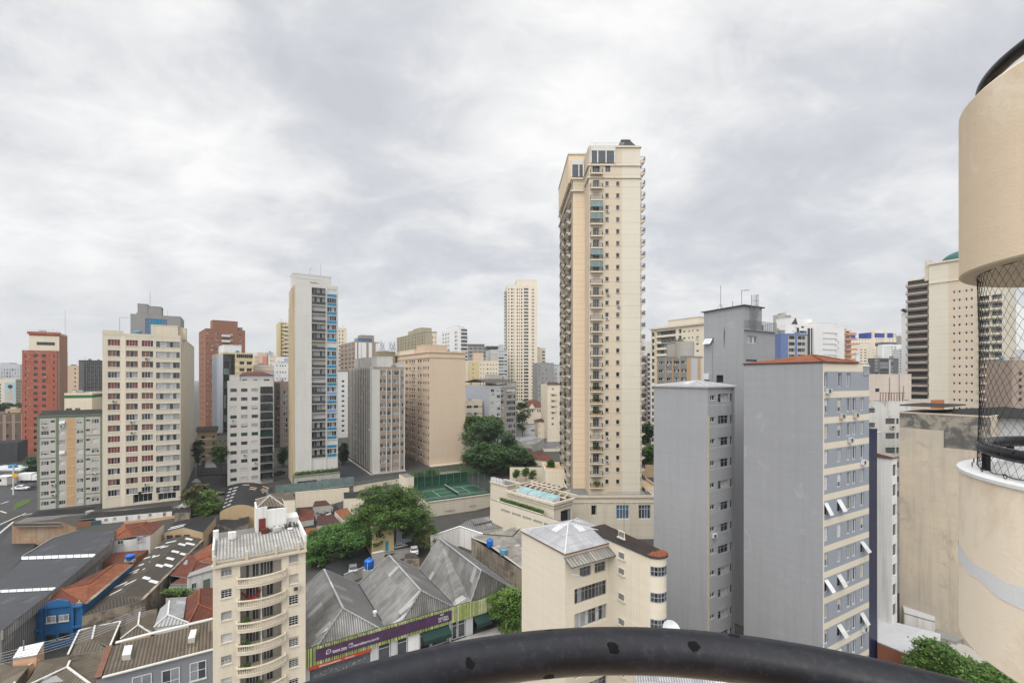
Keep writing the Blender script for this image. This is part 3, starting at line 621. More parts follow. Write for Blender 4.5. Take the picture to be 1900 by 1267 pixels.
T2 = Bld('x', 'x x x x', 'x', 53.6, 217, 616, xr=110, Rr=125.2, wall='cream', base=0); T2.fm['R'] = 'brickorange'
T2.holes['F'].append((T2.sx('F', 68), T2.sx('F', 102), T2.zz('F', 80, 640.5), T2.zz('F', 80, 634.5), .4)); T2.wins.append(('F', T2.sx('F', 68), T2.zz('F', 80, 640.5), T2.sx('F', 102) - T2.sx('F', 68), 1.6, .4, WT))
T2.reg('F', 0, 99, T2.H - 1.6, T2.H, 'brickred'); T2.finish()
m = MB(); m.box(-.5, T2.w + .5, -.6, .2, T2.H - .9, T2.H + .3, 'brickred')
for i in range(12): m.beam((i * T2.w / 11, 0, T2.H + .3), (i * T2.w / 11, 0, T2.H + 1.2), .06, 'metal_grey')
m.beam((0, 0, T2.H + 1.2), (T2.w, 0, T2.H + 1.2), .06, 'metal_grey'); m.build('cornice', T2.root); merge(B, T2)
antenna('antenna_mast', 'thin antenna mast on top of the terracotta tower', (*B.wp(13, 8), B.z0 + B.H + 8), 13)
# ---- dark office behind, green-topped cream house
B = Bld('office_building', 'dark grey office building with vertical fins squeezed between two towers', 'office building', 146, 262, 668, xr=192, d=18, wall='charcoal')
for i in range(9): B.regpx('F', 160 + i * 3.6, 161.8 + i * 3.6, 'concrete_dark')
B.win('F', [(162 + 7.2 * i, 165 + 7.2 * i) for i in range(4)], B.rows('F', 165, 673, 677, 7.4, 8), WSm); B.regpx('F', 146, 156, 'concrete_dark'); B.finish(); B.block('roof_cap', 144.5, 191, 1, 14, 670 - 2, 'charcoal')
B = Bld('apartment_building', 'beige building behind the dark finned office', 'building', 125, 300, 678, xr=148, d=15, wall='peach'); B.win('F', [(138, 141)], B.rows('F', 139, 683, 686, 8, 5), WSm); B.finish()
B = Bld('stair_house', 'cream rooftop house with a green painted top band', 'building', 119.5, 160, 729.5, xr=171, Rr=196, wall='cream', base=4)
B.reg('F', 0, 99, B.H - 1.8, B.H, 'greenpaint'); B.reg('R', 0, 99, B.H - 1.8, B.H, 'greenpaint'); B.win('F', [(122, 134), (139, 149)], B.rows('F', 130, 757, 762, 14, 1), wst(2)); B.finish()
# ---- far buildings at the left edge
def simple(name, label, px, Y, top, xr, wall, colsx, r0, r1, dy, n, st, d=14, cat='building', ang=GN, L=None, Rr=None, group=None, face='F', **k):
 b = Bld(name, label, cat, px, Y, top, xr=xr, d=d, ang=ang, L=L, Rr=Rr, wall=wall, group=group, **k)
 if colsx: b.win(face, colsx, b.rows(face, sum(colsx[0]) / 2, r0, r1, dy, n), st, dep=.15)
 return b
WF = wst(low=1, panes=('glass_dark', 'glass_mid', 'glass_dark', 'panel_dark')); WFl = wst(low=1, panes=('glass_mid', 'glass_light', 'glass_dark', 'glass_curtain'))
WB = wst(2, 'frame_white', .07, ('glass_dark', 'glass_mid', 'glass_light', 'glass_dark'))
b = simple('office_block', 'far white office block with flat stepped roofs at the left edge', -30, 720, 675, 37, 'whitegrey', [(2 + 5 * i, 5 + 5 * i) for i in range(7)], 684, 688, 6, 3, WFl, d=60); b.finish(); b.block('penthouse', 1, 18, 8, 30, 672.5, 'whitegrey')
b = simple('office_block', 'far pale blue and salmon block on the skyline at the left edge', 19, 900, 678, 32, 'paleblue', None, 0, 0, 0, 0, None, d=40); b.regpx('F', 27, 32, 'peach'); b.finish()
b = simple('mural_building', 'pale yellow building carrying a tall turquoise mural of a figure seen from behind', -10, 420, 703, 29, 'cream', [(-6, -3.5), (0, 2)], 712, 716, 6, 8, WF, d=30, Rr=41); b.fm['R'] = 'olive_fin'
b.win('R', [(32, 34.5), (36, 38)], b.rows('R', 33, 707, 709.5, 6, 8), WF); b.finish()
m = MB(); u0, u1, zt, zb = b.sx('F', 8.8), b.sx('F', 29.4), b.zz('F', 20, 709), b.zz('F', 20, 749); hh = zt - zb; ww = u1 - u0
m.box(u0, u1, -.12, -.02, zb, zt, 'mural_blue'); uc = (u0 + u1) / 2
def blob(c, rx, rz, y, mt, n=14): m.face([(c[0] + rx * math.cos(2 * math.pi * i / n), y, c[1] + rz * math.sin(2 * math.pi * i / n)) for i in range(n)], mt)
blob((uc, zb + hh * .34), ww * .26, hh * .26, -.14, 'mural_skin'); m.face([(uc - ww * .07, -.15, zb + hh * .5), (uc + ww * .07, -.15, zb + hh * .5), (uc + ww * .07, -.15, zb + hh * .75), (uc - ww * .07, -.15, zb + hh * .75)], 'mural_skin')
blob((uc, zb + hh * .8), ww * .24, hh * .085, -.16, 'hair'); m.box(uc - ww * .1, uc + ww * .12, -.162, -.15, zb + hh * .7, zb + hh * .8, 'hair'); m.box(u0, u1, -.17, -.13, zb, zb + hh * .16, 'whitegrey'); m.build('mural', b.root)
b = simple('old_warehouse', 'old brown stone warehouse with buttresses and a dark shed roof at the left edge', -60, 222, 768, 41, 'oldbrown', [(12, 16), (28, 31)], 786, 792, 20, 2, WF, d=20)
for i in range(4): b.regpx('F', -12 + 17 * i, -6 + 17 * i, 'brownpink')
b.fm['F'] = 'oldbrown'; b.bands('F', [b.H - 5, b.H - .9], .5, 'brownpink'); b.finish()
b = simple('small_house', 'small tan house on top of the old brown warehouse', 10, 232, 759, 38, 'tanwall', [(15, 18)], 763, 766, 9, 1, WF, d=8); b.finish()
b = Bld('shed', 'low dark hip roofed shed before the old brown warehouse', 'shed', -30, 190, 824, xr=32, d=12, wall='charcoal', roofm='blackroof', par=0); b.finish()
# ---- grey concrete tower with blue glass behind the beige block
B = Bld('office_tower', 'grey concrete tower top with blue glass showing above the big beige block', 'office tower', 242, 190, 582, xr=335, d=18, wall='concrete')
B.regpx('F', X1(813), X1(846), 'panel_blue', 0, B.zz('F', X1(820), Y1(153))); u0, u1 = B.sx('F', X1(813)), B.sx('F', X1(935)); B.holes['F'].append((u0, u1, 5, B.zz('F', X1(820), Y1(153)), .1))
B.wins.append(('F', u0, B.H - 20, u1 - u0, B.zz('F', X1(820), Y1(153)) - B.H + 20, .1, wst(7, 'glass_dark', .05, ('glass_blue', 'glass_blue', 'panel_blue')))); B.finish(); B.block('machine_room', X1(770), X1(826), 2, 7, 563, 'concrete'); B.block('machine_room', X1(826), X1(903), 2.2, 7, 567.5, 'concrete')
m = MB(); zt = B.H + 4
m.tube([(6, 4, zt), (6, 4, zt + 6.5)], .09, 'metal_grey', 6); m.build('mast', B.root)
# ---- brown brick tower
X4 = lambda v: 350 + v * .1184
Y4 = lambda v: 580 + v * .1184
B = Bld('apartment_tower', 'brown brick apartment tower with raised middle and small balconies', 'apartment tower', 381.4, 252, 609, ang=GA, xr=455, L=369, wall='brickbrown', base=4)
WW = wst(2, 'frame_white', .08, ('glass_dark', 'glass_light', 'glass_dark'), .3)
rw = B.rows('F', X4(300), Y4(312), Y4(338), 10.0, 17); B.win('F', cols(X4, (280, 308), (345, 378), (418, 470), (655, 695), (785, 827)), rw, WW)
B.win('L', [(372.5, 374), (376, 377.5)], B.rows('L', 373, 615, 619, 10.0, 17), WSm); B.finish()
sl_, rl_ = balcony_mesh(abs(B.sx('F', X4(648)) - B.sx('F', X4(516))), 1.2, 1.0, 'frame_white', 'frame_white', solid=.9)
put_balconies(B, [('F', B.sx('F', X4(516)), B.zz('F', X4(516), Y4(372)) - i * 3.0, sl_, rl_) for i in range(3)])
B.block('penthouse', X4(375), X4(770), 1.5, 9, 593.4, 'brickbrown'); B.block('machine_room', X4(783), X4(845), 4, 3, Y4(232), 'mauve')
# ---- white and glass block
B = Bld('apartment_block', 'narrow block with blank pale side wall, glass strip and cream front', 'apartment block', 414, 198, 653.5, ang=GA, xr=470, L=393.7, wall='yellowwall')
B.fm['L'] = 'paleblue'; B.regpx('F', 414, 436, 'glass_dark')
WG = wst(4, 'frame_dark', .08, ('glass_dark', 'glass_mid', 'glass_dark', 'glass_green'))
B.win('F', cols(X2, (234, 288)), B.rows('F', X2(260), Y2(490), Y2(524), 12.4, 13), WG); 
B.win('F', cols(X2, (300, 385)), B.rows('F', X2(340), Y2(487), Y2(508), 12.4, 1), wst(8, 'frame_white', .07, ('glass_dark',)))
B.win('F', cols(X2, (315, 340), (352, 378)), B.rows('F', X2(340), Y2(525), Y2(541), 12.4, 9), wst(3, 'blind_brown', .09, ('glass_mid', 'glass_dark')))
B.bands('F', [B.zz('F', X2(340), Y2(546)) - i * 2.9 for i in range(9)], 1.2, 'cream', B.sx('F', X2(292))); B.finish(); B.block('penthouse', 405.5, 448, 2.5, 8, 639, 'white')
# ---- low tan houses between
b = simple('low_apartment_house', 'low tan banded apartment house behind the big beige block', 366, 186, 800, 402, 'tanwall', cols(X2, (118, 140), (170, 190)), Y2(903), Y2(920), 12, 4, WB, d=12); b.bands('F', [b.H - 3.4 * i - 3.6 for i in range(4)], .6, 'cream'); b.finish()
m = MB(); m.prism([(-.5, -.6, b.H - .1), (b.w + .5, -.6, b.H - .1), (b.w + .5, 6, b.H + 1.3), (-.5, 6, b.H + 1.3)], b.H - .15, 'tile_black', 'charcoal'); m.build('roof_slope', b.root)
b = simple('low_house', 'low grey house with tiny windows beside the tan apartment house', 402, 180, 808, 425, 'mauve', [(406, 410), (416, 419)], 816, 820, 12, 2, WB, d=10, roofm='blackroof', par=0); b.finish()
# ---- white residential block with green awnings
B = Bld('apartment_block', 'off-white apartment block with three window columns and planted balconies at its right end', 'apartment block', 422, 150, 707, xr=507, d=16, wall='offwhite', roofm='roofdeck')
WR = wst(4, 'frame_grey', .05, ('glass_dark', 'glass_mid', 'glass_dark'), .45, ('blind_white', 'blind_grey', 'blind_white'), partial=.3)
WGr = wst(1, 'blind_green', .06, ('blind_green',))
rw = B.rows('F', X2(284), Y2(663), Y2(681), 16.55, 11); B.win('F', cols(X2, (268, 301), (323, 356), (377, 410)), rw, lambda c, r: WGr if r == 5 else WR)
u0, u1 = B.sx('F', X2(421)), B.sx('F', X2(486)); ZB = [B.zz('F', X2(450), Y2(688)) - 2.94 * i for i in range(11)]
for i, z_ in enumerate(ZB):
 if z_ > 1: B.holes['F'].append((u0, u1, z_, z_ + 2.35, 1.2, 'mortar')); B.wins.append(('F', u0, z_ + .02, u1 - u0, 2.3, 1.2, WGr if i == 5 else wst(4, 'frame_dark', .08, ('glass_dark', 'glass_mid', 'glass_dark'))))
B.finish(); sm, rm = balcony_mesh(u1 - u0, .9, 1.0, 'concrete', 'metal_black', solid=.25); put_balconies(B, [('F', u0, z_, sm, rm) for z_ in ZB if z_ > 1])
P1 = Bld('x', 'x x x x', 'x', X4(800), 153.5, Y4(978), xr=506, d=9, wall='whitegrey', base=B.z0 + B.H - .8); P1.win('F', cols(X4, (845, 915), (1015, 1080), (1180, 1270)), P1.rows('F', X4(880), Y4(1040), Y4(1090), 20, 1), WB); P1.finish(False)
m = MB(); w_, d_, h_ = P1.w, P1.d, P1.H
m.prism([(-.4, -.4, h_), (w_ + .4, -.4, h_), (w_ + .4, d_ + .4, h_), (-.4, d_ + .4, h_)], h_ - .1, 'tile_dark', 'tile_dark')
for q in ([(-.4, -.4), (w_ + .4, -.4), (w_ * .72, d_ / 2), (w_ * .22, d_ / 2)], [(w_ + .4, -.4), (w_ + .4, d_ + .4), (w_ * .72, d_ / 2)], [(w_ + .4, d_ + .4), (-.4, d_ + .4), (w_ * .22, d_ / 2), (w_ * .72, d_ / 2)], [(-.4, d_ + .4), (-.4, -.4), (w_ * .22, d_ / 2)]):
 m.face([(x, y, h_ + (.02 if (x < 0 or x > w_) else 1.2)) for x, y in q], 'tile_red')
m.build('roof', P1.root); merge(B, P1); B.block('penthouse', X4(640), X4(800), 1.5, 9, Y4(975), 'offwhite')
# ---- narrow brown block
B = Bld('apartment_block', 'narrow brown block with white framed windows beside the tall slab tower', 'apartment block', 505, 235, 708, xr=540, d=14, wall='brownpink'); B.regpx('F', 505, X2(522), 'darkbrown')
B.win('F', cols(X2, (499, 520)), B.rows('F', X2(510), Y2(677), Y2(692), 10.25, 11), WSm); B.win('F', cols(X2, (538, 562)), B.rows('F', X2(550), Y2(674), Y2(692), 10.25, 10), wst(2, 'frame_white', .14, ('glass_light', 'glass_dark'))); B.finish()
# ---- cluster behind: pink, blue, white stepped blocks and the yellow tower
b = simple('apartment_block', 'far peach and salmon pink block on the skyline left of the tall slab tower', X4(1030), 420, 659, X4(1225), 'peach', cols(X4, (1050, 1065), (1090, 1105)), Y4(700), Y4(712), 7, 5, WF, d=15); b.regpx('F', X4(1155), X4(1225), 'salmon'); b.finish(); b.block('penthouse', X4(1075), X4(1225), 3, 8, 654, 'peach')
b = simple('apartment_block', 'far slate blue topped block beside the salmon pink one', X4(1225), 430, 653.5, X4(1328), 'paleblue', cols(X4, (1235, 1250), (1290, 1305)), Y4(690), Y4(700), 6, 8, WF, d=15); b.finish()
b = simple('apartment_block', 'far small cream block under the slate blue topped one', X4(1268), 400, 659, X4(1372), 'cream', cols(X4, (1280, 1300), (1320, 1335)), Y4(690), Y4(702), 7.2, 6, WF, d=15); b.finish()
b = simple('apartment_block', 'white stepped block in front of the yellow tower', X4(1340), 250, 673.5, X4(1562), 'white', cols(X4, (1380, 1395), (1430, 1445), (1465, 1485), (1508, 1524)), Y4(820), Y4(845), 12, 6, WF, d=14); b.finish(); b.block('penthouse', X4(1385), X4(1562), 4, 7, Y4(690), 'white'); b.block('water_tank_room', X4(1500), X4(1562), 3, 6, Y4(715), 'paleblue')
b = simple('apartment_block', 'long white and beige block with a railing behind the red roofed penthouse', X4(1030), 215, Y4(825), X4(1340), 'offwhite', cols(X4, (1350, 1362),), Y4(880), Y4(920), 14, 4, WF, d=14); b.regpx('F', X4(1100), X4(1320), 'peach'); b.finish(); b.block('terrace_wall', X4(1075), X4(1328), -.6, 6, Y4(900), 'whitegrey', zb=b.H - 9)
B = Bld('apartment_tower', 'pale yellow tower with a ladder of small balconies seen left of the slab tower', 'apartment tower', 517, 300, 597.6, xr=540, d=10, ang=GN, L=512.6, wall='yellowwall', base=4); B.regpx('F', X4(1445), X4(1458), 'charcoal')
B.win('F', cols(X4, (1462, 1490), (1500, 1530)), B.rows('F', X4(1475), Y4(162), Y4(185), 6.6, 14), WF); B.finish()
sm, rm = balcony_mesh(9, 1.4, .9, 'cream', 'cream', solid=.8); put_balconies(B, [('F', B.sx('F', X4(1490)), B.zz('F', X4(1500), Y4(210)) - i * 2.75, sm, rm) for i in range(12)])
# ---- tall white slab tower with blue balconies
B = Bld('slab_tower', 'tall white slab tower with a blank front wall and bright blue balcony panels', 'apartment tower', 548, 148.5, 523.6, xr=627, L=536, wall='offwhite')
B.fm['L'] = 'ochreside'
zb = [B.zz('F', X2(785), Y2(197)) - 3.0 * i for i in range(19)]
u0, u1, u2, u3 = (B.sx('F', X2(v)) for v in (684, 755, 763, 811))
WL = wst(5, 'frame_white', .07, ('glass_mid', 'glass_light', 'glass_curtain', 'glass_dark'), .25, ('blind_white', 'blind_beige')); WU = wst(4, 'frame_white', .06, ('glass_mid', 'glass_light', 'glass_dark'), .3)
for i, z_ in enumerate(zb):
 if z_ < 2: continue
 zz_ = z_ + .15
 B.holes['F'].append((u0, u1, zz_, zz_ + 2.6, .9, 'mortar')); B.wins.append(('F', u0, zz_ + .02, u1 - u0, 2.55, .9, WL))
 B.holes['F'].append((u2, u3, z_ + 1.05, z_ + 2.65, .2)); B.wins.append(('F', u2, z_ + 1.05, u3 - u2, 1.6, .2, WU))
B.finish()
sm, rm = balcony_mesh(u1 - u0, .12, 1.0, 'mortar', 'panel_dark', solid=.85)
put_balconies(B, [('F', u0, z_ + .15, sm, rm) for z_ in zb if z_ > 2])
m = MB()
for i, z_ in enumerate(zb):
 if z_ > 2:
  q = MB(); q.box(0, u3 - u2, -.1, -.003, 0, 1.0, 'panel_blue_pale' if i in (11, 13) else 'panel_blue'); x, y = B.fp('F', u2); q.build('balcony_panel', B.root, (x, y, z_))
  m.box(u2, u3, -.14, -.004, z_ - .16, z_ - .01, 'cream')
for u in (u0 - .25, u1 + .02, u3 + .02): m.box(u, u + .22, -.25, -.001, 3, B.H - 1.5, 'offwhite')
m.build('facade_rib', B.root)
m = MB()
for i in range(5): y0 = B.d * (.15 + .17 * i); m.box(-.35, -.005, y0, y0 + 1.1, .2, B.H - .6 - i * 1.5 * (i > 2), 'ochreside')
m.build('side_rib', B.root)
B.block('penthouse', X2(587), X2(784), 5, 7, 506, 'offwhite')
m = MB(); 
for i in range(16): u = .4 + i * (B.w - 5.5) / 15; m.box(u, u + .12, .3, .42, B.H, B.H + 1.5, 'offwhite')
m.box(.3, B.w - 5, .2, .5, B.H + 1.5, B.H + 1.8, 'offwhite'); m.build('roof_grille', B.root)
antenna('antenna_mast', 'taller of two antennas on top of the white slab tower', (*B.wp(9, 8), zpx(507, 155)), 4.5); antenna('television_antenna', 'shorter antenna on top of the white slab tower', (*B.wp(5.5, 8), zpx(507, 155)), 2.4, arm=.8)
PL = (B.wp(-1.2, -2.2), B.wp(B.w + 1, -2.2), B.z0)     # where its front garden terrace stands
terr = Bld('garden_terrace', 'raised grey front terrace with a hedge at the foot of the white slab tower', 'terrace', 546, 144, 884, xr=631, d=4.5, wall='greygreen', par=.5); terr.fm['F'] = 'mortar'
terr.win('F', [(552, 588)], [(.9, 2.2)], wst(4, 'frame_white', .08, ('glass_mid', 'glass_dark', 'glass_blue'))); terr.win('F', [(595, 602), (604, 609), (613, 617)], [(2.1, .9)], wst(1, 'frame_white', .1, ('glass_light',))); terr.finish()
# ---- brown and white striped block, cream and white neighbours
X5 = lambda v: 620 + v * .2446
Y5 = lambda v: 590 + v * .2446
b = simple('apartment_block', 'far cream stepped tower just right of the slab tower', X5(20), 350, 608, X5(95), 'cream', [(629, 631), (635, 637)], 613, 616, 7, 10, WF, d=12); b.finish()
B = Bld('apartment_block', 'brown tiled block with broad white vertical stripes', 'apartment block', X5(160), 309, 633, xr=X5(340), ang=R(56), L=X5(45), wall='brownpink', base=4)
for a, c in ((160, 175), (183, 205), (208, 244), (262, 287), (315, 340)): B.regpx('F', X5(a), X5(c), 'white')
B.regpx('F', X5(176), X5(182), 'charcoal'); B.win('L', cols(X5, (52, 70), (82, 98), (110, 126), (138, 154)), B.rows('L', X5(118), Y5(200), Y5(217), 8.15, 9), WF); B.finish()
B.block('glass_penthouse', X5(180), X5(285), 3, 9, Y5(150), 'glass_blue'); B.block('penthouse', X5(205), X5(303), 6, 9, Y5(128), 'brownpink')
b = simple('apartment_block', 'plain white block with one column of small dark windows', X5(28), 272, 690, X5(108), 'white', cols(X5, (57, 77)), Y5(472), Y5(486), 9.17, 11, WF, d=16, roofm='charcoal', cat='apartment block'); b.finish()
for i in range(4): b.block('water_tank', X5(32 + 16 * i), X5(44 + 16 * i), 1 + i * .2, 3, Y5(400), 'concrete')
# ---- ribbed block
B = Bld('ribbed_block', 'grey brown apartment block with white vertical fins along its left side', 'apartment block', X5(292), 170, 680.5, xr=750.4, L=645.5, wall='brownpink')
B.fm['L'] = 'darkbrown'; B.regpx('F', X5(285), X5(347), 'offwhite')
W17 = wst(5, 'frame_white', .05, ('glass_mid', 'glass_dark', 'glass_light', 'glass_dark', 'glass_curtain'), .2, ('blind_white', 'blind_grey'), tr=.3)
rw = B.rows('F', X5(370), Y5(403), Y5(431), 14.9, 13); W17s = wst(2, 'frame_white', .05, ('glass_mid', 'glass_dark', 'glass_light'), .25, ('blind_white', 'blind_grey'), tr=.3)
B.win('F', cols(X5, (347, 393), (445, 493)), rw, W17); B.win('F', cols(X5, (404, 431), (502, 527)), rw, W17s)
B.reg('F', 0, 99, -2, .4, 'offwhite'); B.reg('F', 0, 99, B.H - 1.0, B.H, 'mortar')
m = MB()
for v in (396, 433, 497, 531): u = B.sx('F', X5(v)); m.box(u - .17, u + .17, -.3, -.002, .3, B.H - .9, 'offwhite')
m.build('facade_rib', B.root)
n_ = 15
for i in range(n_):
 q = MB(); y0 = .5 + i * (B.d - 1) / n_; wd = 2.6 if i == 0 else .4
 if i == 0: y0 = 0.02
 q.box(-.24, -.003, 0, wd, .6, B.H + .15, 'offwhite'); q.build('fin', B.root, (0, y0, 0))
B.win('L', [], [], WF)
for i in range(1, n_):
 y0 = .5 + i * (B.d - 1) / n_ + .75; u0 = B.d - y0 - 1.2
 B.wring('L', u0, u0 + 1.1, [(B.H - 2.4 - 3.0 * k, 1.3) for k in range(13)], WF, .1)
B.maxwin = 80; B.finish()
m = MB(); m.box(-1.2, B.w + .3, -1.0, -.02, 0, .35, 'mortar'); m.box(-1.2, -.52, -.02, B.d, 0, .35, 'mortar'); m.build('base_ledge', B.root)
B.block('penthouse', X5(325), X5(445), 3, 8, Y5(290), 'offwhite'); B.block('penthouse', X5(385), X5(530), 5, 6, Y5(338), 'offwhite'); B.block('machine_room', X5(230), X5(330), 14, 8, Y5(300), 'stonewhite'); B.block('machine_room', X5(185), X5(270), 22, 8, Y5(308), 'stonewhite')
b = simple('telecom_roof', 'dark flat roof block carrying telecom masts behind the ribbed block', X5(335), 215, Y5(252), X5(465), 'olive', None, 0, 0, 0, 0, None, d=10); b.finish()
for i, (v, h_) in enumerate(((355, 78), (372, 60), (425, 72), (445, 55), (458, 74))):
 t = thing('telecom_mast', ('leftmost telecom mast', 'second telecom mast from the left', 'middle telecom mast', 'second telecom mast from the right', 'rightmost telecom mast')[i] + ' on the dark roof behind the ribbed block', 'antenna', WY(X5(v), Y5(252), 216 + .4 * i), 0, 'telecom masts behind the ribbed block')
 H_ = h_ * .2446 * 216 / F; m = MB(); m.beam((-.8, 0, 0), (0, 0, H_ * .9), .12, 'metal_grey'); m.beam((.8, 0, 0), (0, 0, H_ * .9), .12, 'metal_grey'); m.beam((0, 0, 0), (0, 0, H_), .14, 'metal_grey')
 for k in range(4): m.beam((-.8 + .2 * k, 0, H_ * .2 * (k + 1) * .9), (.8 - .2 * k, 0, H_ * .2 * (k + 1) * .9), .08, 'metal_grey')
 m.build('mast', t)
 for k in (-1, 1): q = MB(); q.box(-.15, .15, -.1, .1, 0, 1.5, 'metal_white'); q.build('antenna_panel', t, (.5 * k, -.1, H_ * .72))
# ---- pink beige block
B = Bld('apartment_block', 'long peach beige block with a blank end wall above the tennis court', 'apartment block', 796.6, 185, 651, xr=863.4, L=727.6, wall='pinkbeige', base=2.2)
W18 = wst(2, 'frame_dark', .05, ('glass_dark', 'glass_mid', 'glass_dark'), .25, ('blind_beige',))
rw = B.rows('L', X5(675), Y5(312), Y5(335), 13.6, 16)
B.win('L', cols(X5, (541, 551), (554, 561), (570, 579), (587, 597), (602, 612), (634, 645), (650, 664), (675, 684), (691, 699), (708, 717)), rw, W18)
m = MB()
for (a, c) in ((585, 614), (648, 667)):
 for z_, h_ in rw: m = MB(); m.box(-.25, -.003, B.d - B.sx('L', X5(c)), B.d - B.sx('L', X5(a)), z_ - .35, z_ - .12, 'cream'); m.build('window_ledge', B.root)
B.finish()
m = MB(); H_ = B.H
for z_, o in ((H_ - .6, .35), (H_ - 2.7, .22)):
 m.box(-o, B.w + o, -o, -.035, z_, z_ + .45, 'peach'); m.box(-o, -.035, -.035, B.d + o, z_, z_ + .45, 'peach')
m.build('cornice', B.root)
B.block('penthouse', X5(625), X5(860), 7, 7, Y5(197), 'peach'); B.block('penthouse', X5(470), X5(640), 20, 8, Y5(232), 'cream')
m = MB(); m.box(-.1, B.w + .5, -1.6, -.1, 0, 2.0, 'cream'); m.build('base_planter', B.root)
# ---- olive ribbed block and white tower with dark balconies
B = Bld('office_block', 'olive grey office block with close vertical fins on the skyline', 'office block', X5(690), 270, Y5(100), xr=X5(780), L=X5(475), wall='olive', base=4); B.fm['F'] = 'cream'
B.regpx('F', X5(690), X5(745), 'olive_fin')
for i in range(16): a = 480 + i * 13; B.regpx('L', X5(a), X5(a + 4), 'olive_fin')
B.win('L', [(X5(485 + 26 * i), X5(490 + 26 * i)) for i in range(8)], B.rows('L', X5(600), Y5(125), Y5(135), 6, 5), WF); B.win('F', cols(X5, (745, 752), (765, 771)), B.rows('F', X5(748), Y5(142), Y5(152), 9, 5), WF); B.finish()
B.block('penthouse', X5(600), X5(740), 8, 6, Y5(68), 'olive_fin'); B.block('machine_room', X5(560), X5(625), 14, 6, Y5(82), 'olive_fin')
B = Bld('apartment_tower', 'white tower with dark curved balconies right of the olive fins', 'apartment tower', X5(945), 350, Y5(72), xr=X5(1011), L=X5(817), wall='white', base=4)
B.win('L', cols(X5, (822, 830), (840, 846), (852, 858), (866, 872), (914, 922), (927, 934)), B.rows('L', X5(860), Y5(85), Y5(103), 7.1, 12), WF)
u0, u1 = B.sx('F', X5(962)), B.sx('F', X5(1009)); ZB = [B.zz('F', X5(985), Y5(105)) - 2.95 * i for i in range(24)]
for z_ in ZB: B.holes['F'].append((u0, u1, z_, z_ + 2.0, 1.0, 'charcoal')); B.wins.append(('F', u0, z_, u1 - u0, 2.0, 1.0, WF))
B.finish(); sm, rm = balcony_mesh(u1 - u0, 1.0, .9, 'white', 'white', solid=.5, bars=False); put_balconies(B, [('F', u0, z_, sm, rm) for z_ in ZB])
B.block('penthouse', X5(850), X5(960), 4, 8, Y5(50), 'white')
# ---- buildings right of the pink block, behind the big trees
X6 = lambda v: 855 + v * .221
Y6 = lambda v: 620 + v * .221
b = simple('office_complex', 'far grey modern complex with long flat overhanging roofs', X6(55), 460, Y6(105), X6(330), 'concrete', [(X6(70 + 40 * i), X6(95 + 40 * i)) for i in range(6)], Y6(115), Y6(125), 7, 3, WF, d=30, ang=R(80)); b.finish(); b.block('roof_slab', X6(60), X6(200), 4, 14, Y6(82), 'concrete_dark'); b.block('roof_slab', X6(215), X6(325), -4, 14, Y6(99), 'slate')
b = simple('apartment_block', 'pale balcony block beside the tall cream tower', X6(250), 380, Y6(130), X6(392), 'whitegrey', [(X6(318), X6(360)), (X6(366), X6(388))], Y6(140), Y6(152), 6, 12, WFl, d=20, ang=R(75)); b.finish(); b.block('penthouse', X6(330), X6(360), 4, 7, Y6(88), 'whitegrey')
b = simple('apartment_block', 'far cream block with a water tank house between pink and tall cream towers', X6(40), 330, Y6(222), X6(318), 'cream', [(X6(98), X6(107)), (X6(165), X6(172)), (X6(190), X6(197)), (X6(218), X6(232)), (X6(248), X6(257)), (X6(272), X6(281)), (X6(295), X6(303))], Y6(250), Y6(260), 8.0, 6, WF, d=20, ang=R(78)); b.regpx('F', X6(60), X6(155), 'yellowwall'); b.finish(); b.block('water_tank_room', X6(108), X6(190), 4, 7, Y6(155), 'peach'); b.block('water_tank_room', X6(250), X6(312), 5, 7, Y6(162), 'stonewhite')
B = Bld('apartment_tower', 'slender cream tower with small regular windows and stacked left balconies', 'apartment tower', 941, 400, 529.5, ang=R(84), xr=997, d=24, wall='cream', base=4)
W24 = wst(low=1, panes=('glass_dark', 'glass_dark', 'glass_mid')); n24 = 34
B.win('F', [(X6(a), X6(c)) for a, c in ((399, 408), (422, 435), (443, 449), (470, 480), (489, 495), (506, 517), (596, 603), (608, 615))], B.rows('F', X6(404), 535, 538.4, 6.2, n24), W24)
u0, u1 = B.sx('F', X6(530)), B.sx('F', X6(568)); B.win('F', [(X6(530), X6(568))], B.rows('F', X6(548), 534.5, 538.6, 6.2, n24), wst(3, 'glass_curtain', .15, ('glass_dark', 'glass_mid'))); B.finish()
sm, rm = balcony_mesh(6, 2.2, 1.0, 'cream', 'glass_green', solid=.9, bars=False); put_balconies(B, [('L', B.d - 8, B.H - 6 - 2.94 * i, sm, rm) for i in range(32)])
B.block('penthouse', 958.6, 997, 4, 14, 518.5, 'cream')
b = simple('apartment_block', 'grey block with a grid of small windows right of the slender cream tower', X6(645), 330, Y6(240), X6(780), 'concrete', [(X6(655 + 30 * i), X6(662 + 30 * i)) for i in range(5)], Y6(262), Y6(272), 7.6, 10, WFl, d=16, ang=R(80)); b.finish()
b = simple('apartment_block', 'pale grey block just left of the great cream tower', X6(780), 340, Y6(265), X6(850), 'whitegrey', [(X6(795), X6(803))], Y6(290), Y6(300), 8, 8, WF, d=16, ang=R(80)); b.finish()
b = simple('apartment_block', 'far cream block with balconies above the small grey block', X6(640), 430, Y6(115), X6(710), 'cream', [(X6(682), X6(706))], Y6(143), Y6(155), 6, 10, WF, d=16, ang=R(80)); b.finish()
B = Bld('apartment_block', 'cream block with small stacked balconies at the left foot of the great tower', 'apartment block', X6(728), 234, Y6(422), ang=R(80), xr=X6(836), d=14, wall='cream'); B.win('F', [(X6(763), X6(782))], B.rows('F', X6(770), Y6(453), Y6(470), 10.8, 7), WB); B.finish(False)
